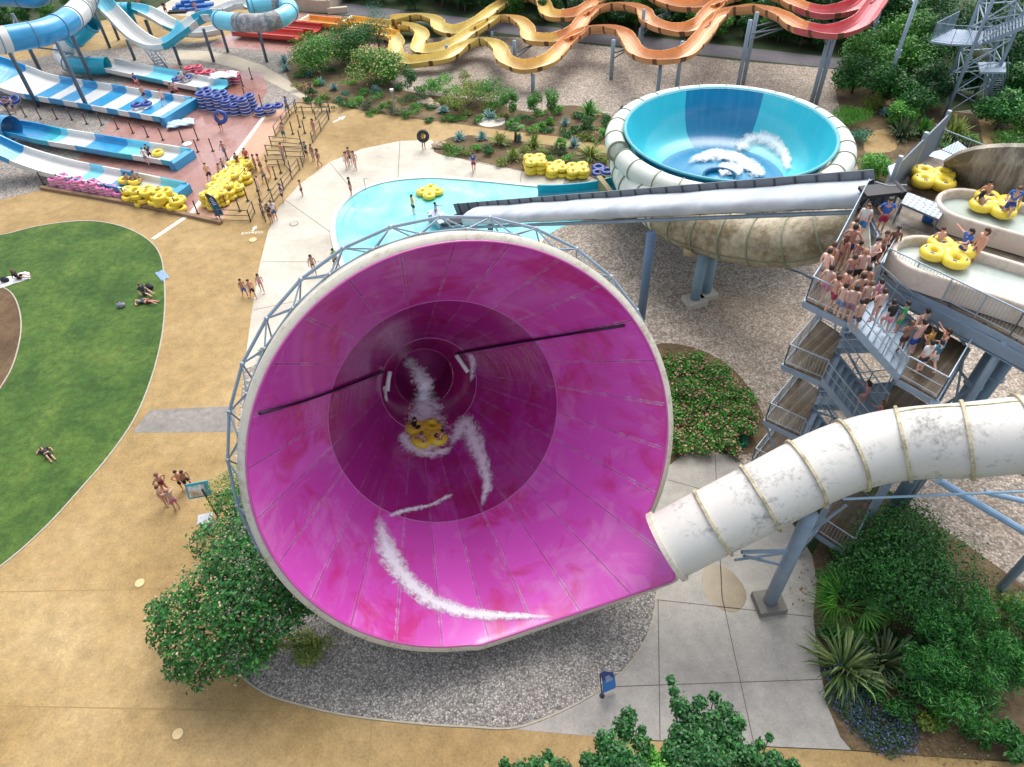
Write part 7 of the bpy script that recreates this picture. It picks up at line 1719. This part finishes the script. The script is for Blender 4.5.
W_ = [  # label, feet px, pose, facing, outfit, hair, long, skin, scale
 ('boy in blue trunks walking on the tan path beside the pale terrace', (246, 297), 'walk', (1, 1), sh('#2f5da8'), '#2a1d16', 0, 1, .95),
 ('boy in black trunks walking on the line between tan path and pale terrace', (254, 298), 'walk', (1, 1), sh('#1d1f24'), '#1c1512', 0, 0, .95),
 ('person in a pink swimsuit walking on the pale terrace edge', (263, 292), 'walk', (1, 1), sw('#c88a94'), '#3a2518', 1, 1, .95),
 ('woman in black bikini bottoms walking on the terrace toward the pool', (315, 274), 'walk', (1, 1), bk('#17181c'), '#1c1512', 1, 1, 1),
 ('person in a bright green shirt at the pool edge behind the lattice', (337, 268), 'walk', (1, 1), ts('#5ba83c', '#2d4a37'), '#1c1512', 0, 2, 1),
 ('lifeguard in black shirt and red shorts at the pool edge', (352, 196), 'stand', (1, -.3), ts('#1b1b1f', '#a8303c'), '#1c1512', 0, 0, 1.05),
 ('lifeguard in blue shirt and red shorts above the pool beside the rafts', (474, 171), 'hips', (-.2, 1), ts('#26499a', '#9c3044'), '#1c1512', 0, 1, 1.05),
 ('attendant in a yellow shirt standing in the shallow pool', (414, 214), 'reach', (1, -.4), ts('#d8b23a', '#222328'), '#1c1512', 0, 1, 1.05),
 ('attendant in a blue shirt at the foot of the raft conveyor', (437, 221), 'reach', (1, 0), ts('#2f63b0', '#8d2f3c'), '#2a1d16', 0, 1, 1.0),
 ('woman in white bikini, left of two close on the terrace', (348, 169), 'stand', (.3, 1), bk('#cfd6dd'), '#1c1512', 1, 0, 1),
 ('woman in red bikini, right of two close on the terrace', (356, 169), 'stand', (-.3, 1), bk('#b9848c'), '#2a1d16', 1, 1, 1),
 ('man standing just behind the two women on the terrace', (351, 165), 'folded', (0, 1), sh('#33363d'), '#1c1512', 0, 2, 1),
 ('boy in dark trunks alone on the terrace outside the queue rail', (303, 196), 'stand', (-1, .3), sh('#2a2d33'), '#1c1512', 0, 0, .85),
 ('person in navy clothes leaning on the queue rail at the terrace', (284, 202), 'folded', (-1, 0), ts('#203c6b', '#27324a'), '#1c1512', 0, 1, 1),
 ('person in a white shirt and blue shorts at the queue entrance', (276, 220), 'stand', (.4, 1), ts('#d9dbe0', '#3a5f8f'), '#1c1512', 0, 1, 1.05),
 ('person in a dark shirt beside the white shirted one at the queue entrance', (272, 223), 'stand', (-.5, 1), ts('#23252a', '#6a4f45'), '#1c1512', 0, 2, 1),
 ('woman in a patterned swimsuit just outside the upper queue rail', (320, 167), 'walk', (-1, 1), sw('#4b4a66'), '#2a1d16', 1, 1, 1),
 ('person in a teal shirt at the middle queue corner', (308, 159), 'stand', (-1, .4), ts('#1f6a66', '#26303a'), '#1c1512', 0, 1, 1),
 ('person with pale trunks at the middle queue corner', (314, 161), 'stand', (-1, .4), sh('#b8b0a8'), '#2a1d16', 0, 1, .95),
 ('person in pink near the top of the queue', (315, 135), 'stand', (-1, 1), sw('#c58c93'), '#1c1512', 1, 1, 1),
 ('person in teal trunks at the inner top rail', (285, 140), 'folded', (-.5, 1), sh('#1f7a72'), '#1c1512', 0, 1, 1),
 ('person in light trunks at the middle rails', (284, 159), 'stand', (-.5, 1), sh('#a9b6c2'), '#1c1512', 0, 1, .95),
 ('person in pale trunks waiting by a post in the lower queue', (261, 193), 'stand', (-.7, .4), sh('#c9c2bd'), '#1c1512', 0, 0, 1),
 ('person in blue trunks, middle of the queue beside the rafts', (266, 183), 'stand', (-.8, .2), sh('#355c90'), '#1c1512', 0, 1, 1),
 ('person in pink trunks in the queue behind the blue trunks', (271, 178), 'stand', (-.8, .2), sh('#c58e8e'), '#3a2518', 0, 1, 1),
 ('person in black trunks in the queue at the rail corner', (262, 172), 'folded', (-.8, .2), sh('#1d1e22'), '#1c1512', 0, 1, 1),
 ('person in grey trunks in the queue behind the raft pile', (257, 171), 'stand', (-.8, .2), sh('#7c8794'), '#2a1d16', 0, 1, .95),
 ('person in a red shirt standing behind the yellow raft pile', (249, 166), 'stand', (-.6, 1), ts('#a83238', '#33343a'), '#1c1512', 0, 1, 1),
 ('person in a dark and yellow shirt behind the yellow raft pile', (240, 170), 'stand', (-.4, 1), ts('#4a4630', '#23252a'), '#1c1512', 0, 1, 1),
 ('man bending beside the yellow raft pile on the deck line', (222, 180), 'climb', (1, 0), sh('#b07a70'), '#1c1512', 0, 0, .95),
 ('child beside the deck line left of the yellow raft pile', (225, 172), 'stand', (1, .2), sh('#5b6a80'), '#1c1512', 0, 1, .8),
 ('man in black trunks walking across the wet red deck', (211, 182), 'walk', (.4, 1), sh('#1c1d21'), '#1c1512', 0, 1, 1.05),
 ('child in blue trunks on the wet red deck near the parallel posts', (226, 157), 'walk', (.3, 1), sh('#6f8fb0'), '#1c1512', 0, 1, .95),
 ('bather holding up a dark blue ring on the wet deck', (222, 131), 'arms_up', (.3, 1), sh('#5a4038'), '#1c1512', 0, 2, 1.05),
 ('person dragging navy rings at the top of the deck line', (289, 114), 'walk', (-1, .2), ts('#2f5f9c', '#2c3b5c'), '#1c1512', 0, 1, 1.05),
 ('person carrying blue rings, left of two at the path bend', (307, 98), 'reach', (0, 1), sh('#8a8078'), '#1c1512', 0, 1, 1),
 ('person carrying blue rings, right of two at the path bend', (313, 96), 'reach', (0, 1), ts('#7d5f50', '#2c3b5c'), '#3a2518', 0, 1, 1),
 ('walker with a dark ring and yellow bag on the path above the terrace', (424, 149), 'arms_up', (0, 1), ts('#d2b64a', '#c5c0b2'), '#1c1512', 0, 1, 1.05),
 ('person in pink walking behind the yuccas beside the spiral tube', (596, 147), 'walk', (-1, .2), sw('#c9848c'), '#1c1512', 0, 1, 1.05),
 ('bather in blue and pink on the strip above the wide striped lane', (139, 89), 'walk', (1, .6), ts('#2b458f', '#b0476a'), '#1c1512', 0, 1, 1.05),
 ('bather standing behind the navy ring on the wide striped lane', (146, 101, .5), 'stand', (1, .4), sh('#27303f'), '#1c1512', 0, 2, 1),
 ('bather wading at the lower end of the wide striped lane', (165, 106, .4), 'walk', (1, .6), sh('#6f8196'), '#1c1512', 0, 1, 1),
 ('bather in dark trunks standing past the wide lane, left of two', (175, 99), 'stand', (.3, 1), sh('#26292f'), '#1c1512', 0, 2, 1),
 ('bather in red trunks standing past the wide lane, right of two', (179, 98), 'stand', (-.3, 1), sh('#8a3b3b'), '#1c1512', 0, 1, 1),
 ('bather in khaki beside the navy ring on the white exit lane', (187, 81, .4), 'stand', (-1, .2), ts('#8b8468', '#5e5a48'), '#1c1512', 0, 1, 1.05),
 ('person holding the navy ring on the gravel, left of two', (9, 112), 'reach', (1, .2), sh('#2b3550'), '#1c1512', 0, 2, 1),
 ('person holding the navy ring on the gravel, right of two', (16, 113), 'reach', (-1, .2), sh('#3f3a5c'), '#1c1512', 0, 1, 1),
 ('bather in dark clothes beside the yellow ring on the middle lane', (152, 161, .35), 'stand', (.5, 1), ts('#2c2f38', '#2b2d34'), '#1c1512', 0, 1, 1),
 ('bather in pale trunks on the deck side of the middle lane', (148, 164, .3), 'walk', (.5, 1), sh('#8d8f9a'), '#1c1512', 0, 0, .95),
 ('person on the far yard behind the covered flume', (142, 12), 'stand', (0, 1), ts('#b77a70', '#7c6a60'), '#1c1512', 0, 1, 1.05),
 ('person in dark clothes at the end of the dark mat', (167, 15), 'folded', (1, .5), ts('#2c2d33', '#8a3b34'), '#1c1512', 0, 1, 1.05),
 ('attendant in navy standing behind the blue mats', (202, 7), 'stand', (0, 1), ts('#22407c', '#1f2a44'), '#1c1512', 0, 1, 1.1),
 ('child in pink in front of the blue mats', (197, 13), 'stand', (0, 1), sw('#c45aa0'), '#1c1512', 1, 1, .85),
 ('woman in dark red swimsuit, back of the chatting group on the walkway', (168, 494), 'hips', (1, .6), sw('#6e2433'), '#7c4a4a', 0, 0, 1.02),
 ('woman in dark swimwear, left of the chatting group on the walkway', (168, 505), 'stand', (1, .2), bk('#3a2a2c'), '#1c1512', 0, 1, 1),
 ('man in pink trunks with an arm raised toward the chatting women', (178, 509), 'arms_up', (-.6, -1), sh('#b7698a'), '#b0846c', 0, 3, 1.08),
 ('boy in black trunks facing the map board', (185, 489), 'stand', (1, .3), sh('#1c1d21'), '#17120f', 0, 1, .95),
 ('man in black trunks bending towards the map board', (190, 488), 'climb', (1, .5), sh('#17181c'), '#17120f', 0, 2, .95),
]
for lab, f, ps, fc, out, hr, lg, sk, sc in W_:
    person(lab, feet(*f) if len(f) == 3 else feet(*f), ps, facing(*fc), out, hr, lg, sk, sc)
# on the lawn
person('sunbather in black shirt and shorts lying alone on the open lawn', feet(48, 455), 'lie', facing(.8, 1), ts('#17181b', '#141518'), '#2a1d16', 0, 1, 1)
person('dark clothed person sitting on the lawn beside the red towel sunbather', feet(145, 294), 'sit', facing(1, .2), ts('#22262f', '#2a3142'), '#1c1512', 0, 1, 1)
person('sunbather lying on the lawn with dark red shorts', feet(147, 303), 'lie', facing(1, .1), ts('#2c3f4a', '#7c2f3c'), '#c9c2b4', 0, 1, 1)
person('person in black sitting on the white picnic blanket', feet(19, 279), 'sit', facing(1, -.2), ts('#1b1c22', '#15161a'), '#6b4a3a', 1, 1, 1)
# on the queue landing of the tower
TQ = [
 ('woman in white shirt and blue shorts at the head of the tower queue', (869, 206), 'stand', (-1, .6), ts('#d5d3d0', '#3f78ae'), '#6b4a33', 1, 1, 1),
 ('bather leaning on the tower rail just behind the white shirt', (858, 219), 'folded', (1, -.5), sh('#2d3034'), '#3a2518', 0, 1, 1),
 ('man in purple trunks with both elbows out in the tower queue', (856, 227), 'hips', (1, -.5), sh('#2c2f72'), '#3a2518', 0, 1, 1.05),
 ('woman in a royal blue bikini in the tower queue', (848, 238), 'stand', (1, -.4), bk('#232a7c'), '#5d3d2a', 1, 1, 1.02),
 ('child in pale swimwear beside the blue bikini in the tower queue', (862, 242), 'stand', (1, -.4), sw('#a4807c'), '#2a1d16', 0, 1, .85),
 ('boy with bare back at the outer tower rail', (830, 252), 'stand', (1, -.5), sh('#b9aaa2'), '#1c1512', 0, 1, 1),
 ('boy half hidden at the outer tower rail, further in', (835, 245), 'stand', (1, -.5), sh('#40566e'), '#3a2518', 0, 1, .98),
 ('bather in mauve in the middle of the tower queue', (856, 255), 'stand', (1, -.6), sw('#a8707e'), '#3a2518', 0, 1, 1),
 ('broad bare backed man in black trunks in the middle of the tower queue', (866, 253), 'stand', (.8, -.7), sh('#17181c'), '#a9765c', 0, 1, 1.08),
 ('boy in pink trunks at the outer corner of the tower landing', (832, 268), 'walk', (1, -.3), sh('#cf7f9c'), '#1c1512', 0, 3, 1.0),
 ('boy in dark red trunks beside the pink trunks on the landing', (840, 277), 'walk', (1, -.3), sh('#9c2f4c'), '#2a1d16', 0, 1, .98),
 ('stocky bare backed man in the centre of the tower landing', (851, 270), 'stand', (1, -.6), sh('#2d2f3c'), '#3a2518', 0, 1, 1.06),
 ('broad man with arms out at the top of the tower stairs', (864, 275), 'hips', (.6, -1), sh('#273a34'), '#2a1d16', 0, 1, 1.06),
 ('boy in front of the divider at the top of the tower stairs', (870, 268), 'stand', (.4, -1), sh('#32405c'), '#2a1d16', 0, 0, .98),
 ('bather with dark hair on the top tread facing the landing', (872, 283), 'stand', (-.4, -1), sh('#4a4038'), '#1c1512', 0, 1, .98),
 ('woman in a mauve top on the top tread by the divider', (882, 281), 'stand', (-.6, -1), ts('#a5707e', '#2c2c34'), '#2a1d16', 0, 1, .98),
 ('girl holding a yellow bag on the upper treads', (885, 291), 'folded', (-.6, -1), bk('#2a2622'), '#2a1d16', 0, 1, .96),
 ('boy in patterned shorts at the landing front rail, left', (847, 285), 'stand', (1, -.5), sh('#6f86a4'), '#3a2518', 0, 1, .95),
 ('boy in striped shorts at the landing front rail, right', (857, 289), 'stand', (1, -.5), sh('#8b6f84'), '#3a2518', 0, 3, .95),
 ('child crouching forward at the stair head rail', (864, 303), 'climb', (.3, -1), sh('#4a4a55'), '#2a1d16', 0, 1, .9),
 ('boy in black trunks at the deck divider, nearer', (879, 241), 'folded', (.8, .4), sh('#1c1d22'), '#1c1512', 0, 1, .98),
 ('boy behind the divider next to the black trunks', (888, 233), 'folded', (.8, .4), sh('#7a4a48'), '#1c1512', 0, 1, .95),
]
for lab, (x, y), ps, fc, out, hr, lg, sk, sc in TQ: person(lab, at_head(x, y, 12.0, 1.6 * sc), ps, facing(*fc), out, hr, lg, sk, sc)
person('attendant in blue shirt and red shorts leaning at the roller table', at_head(891, 200, 12.0, 1.65), 'hips', facing(-.2, 1), ts('#2a5fb4', '#9c2f48'), '#3a3634', 0, 1, 1.05)
person('dark skinned boy in black trunks standing alone on the upper deck', at_head(900, 227, 12.0), 'stand', facing(-.8, .6), sh('#191a1e'), '#2f3036', 0, 4, 1.0)
for lab, (x, y, z), ps, fc, out, hr, lg, sk, sc in (
 ('bather in black shirt and pink shorts climbing the upper stairs', (897, 303, 11.15), 'climb', (-.8, -1), ts('#15161a', '#cf7f92'), '#1c1512', 0, 1, 1),
 ('bather wrapped in a bright green towel on the upper stairs', (909, 302, 11.1), 'stand', (-.8, -1), ts('#159a5c', '#159a5c'), '#1c1512', 0, 1, .98),
 ('bather with brown back at the stair foot on the tower landing', (913, 322, 10.4), 'folded', (-.8, -1), sh('#4a2c2c'), '#2a1d16', 0, 2, .95),
 ('pale pink shouldered bather at the back of the lower landing', (928, 311, 10.17), 'stand', (-.8, -1), sh('#a8707a'), '#3a2518', 0, 3, 1),
 ('large pale man in blue trunks with hands behind his head', (925, 322, 10.17), 'arms_up', (-.8, -1), sh('#224a9c'), '#2a1d16', 0, 3, 1.1),
 ('bather with a mustard bag on the lower landing', (935, 330, 10.17), 'folded', (-.8, -.8), ts('#b98f3a', '#2c2d33'), '#3a2518', 0, 1, .98),
 ('bather in a white shirt at the landing edge', (933, 342, 10.17), 'stand', (-.8, -.8), ts('#d4d6da', '#33363d'), '#1c1512', 0, 1, 1),
 ('girl in white at the outer landing rail', (949, 331, 10.17), 'reach', (-1, -.2), sw('#cfd2d6'), '#1c1512', 1, 1, .96),
 ('bather in a teal top at the outer landing rail', (943, 341, 10.17), 'stand', (-.8, -.8), ts('#2f6f86', '#c7c3bd'), '#1c1512', 0, 3, .98),
 ('girl in a purple swimsuit climbing the lower stairs', (872, 383, 6.95), 'climb', (-1, -.4), sw('#8a5a9c'), '#1c1512', 1, 1, .92),
 ('small girl in a pink swimsuit on the lowest visible treads', (884, 402, 6.5), 'reach', (-1, -.6), sw('#cf4f7c'), '#1c1512', 1, 1, .8)):
    person(lab, at_head(x, y, z, 1.6 * sc), ps, facing(*fc), out, hr, lg, sk, sc)
# tubs and rafts
person('attendant in blue shirt standing in the nearer tub', at_head(971, 232, 12.2), 'reach', facing(-1, .2), ts('#2257a8', '#1f3f86'), '#3a2518', 1, 1, 1.02)
person('girl in a navy swimsuit standing in the nearer tub', at_head(986, 233, 12.2), 'stand', facing(-1, .2), bk('#2c3570'), '#3a2518', 1, 1, 1.05)
person('attendant in blue shirt bending over the back tub at the right edge', at_head(1019, 189, 12.6, 1.5), 'climb', facing(-1, .6), ts('#2461b4', '#1f3f86'), '#3a2518', 0, 1, 1.02)
def rider(raft, sx, sy, label, out, hr, lg, sk, sc=.92, turn=0.0):
    s = raft.scale[0]; m3 = raft.rotation_euler.to_matrix(); p = Vector(raft.location) + m3 @ Vector((.44 * sx * s, .44 * sy * s, .10 * s))
    a = math.atan2(-sy, -sx) + PI / 2 + turn; q = (m3 @ Matrix.Rotation(a, 3, 'Z')); p = p - q @ Vector((0, .08, 0)) * -1
    person(label, p, 'sit', 0, out, hr, lg, sk, sc, rot=q.to_euler())
rider(R_T2, -1, 1, 'child sitting alone in the yellow raft of the nearer tub', sh('#7a6a60'), '#1c1512', 0, 1, .85)
for sx, sy, lab, out, hr, lg, sk in ((-1, 1, 'man sitting upright in the raft at the back tub', sh('#3a3c44'), '#17120f', 0, 2), (-1, -1, 'woman with dark hair reclining in the raft at the back tub', bk('#5c2a3c'), '#17120f', 1, 1), (1, 1, 'pale bather reclining on the far side of the raft at the back tub', sh('#6f2c44'), '#3a2518', 0, 3), (1, -1, 'bather sitting with knees up nearest the water in the back tub raft', sh('#4a3a36'), '#3a2518', 0, 1)):
    rider(R_T1, sx, sy, lab, out, hr, lg, sk)
mf = R_F.rotation_euler.to_matrix()
def fidx(px, py):
    best = None
    for sx in (-1, 1):
        for sy in (-1, 1):
            p = Vector(R_F.location) + mf @ Vector((.44 * sx, .44 * sy, .35)); a = proj(p); d = (a[0] - px) ** 2 + (a[1] - py) ** 2
            if best is None or d < best[0]: best = (d, sx, sy)
    return best[1:]
for (px, py), lab, out, hr, sk in (((416, 428), 'rider in black at the top left seat of the raft in the funnel', ts('#17181c', '#17181c'), '#17120f', 1), ((417, 441), 'pale rider at the lower left seat of the raft in the funnel', sh('#a87a86'), '#3a2518', 3), ((436, 441), 'dark haired rider at the lower right seat of the raft in the funnel', sh('#3a2c2c'), '#17120f', 1)):
    sx, sy = fidx(px, py); rider(R_F, sx, sy, lab, out, hr, 0, sk)
for x, y, lab, c, sk in ((129, 181, 'rider in dark swimwear on the left of the yellow double ring', '#26282e', 1), (137, 180, 'rider in grey trunks on the right of the yellow double ring', '#5c6470', 2)):
    q = P(x, y, .62); person(lab, (q[0], q[1], .62), 'sit', facing(1, .3), sh(c), '#1c1512', 0, sk, .95)
q = P(182, 81, .6); person('bather lying on the navy ring in the white exit lane', (q[0], q[1], .66), 'sit', facing(1, .2), sh('#2c3a6c'), '#1c1512', 0, 1, .95)
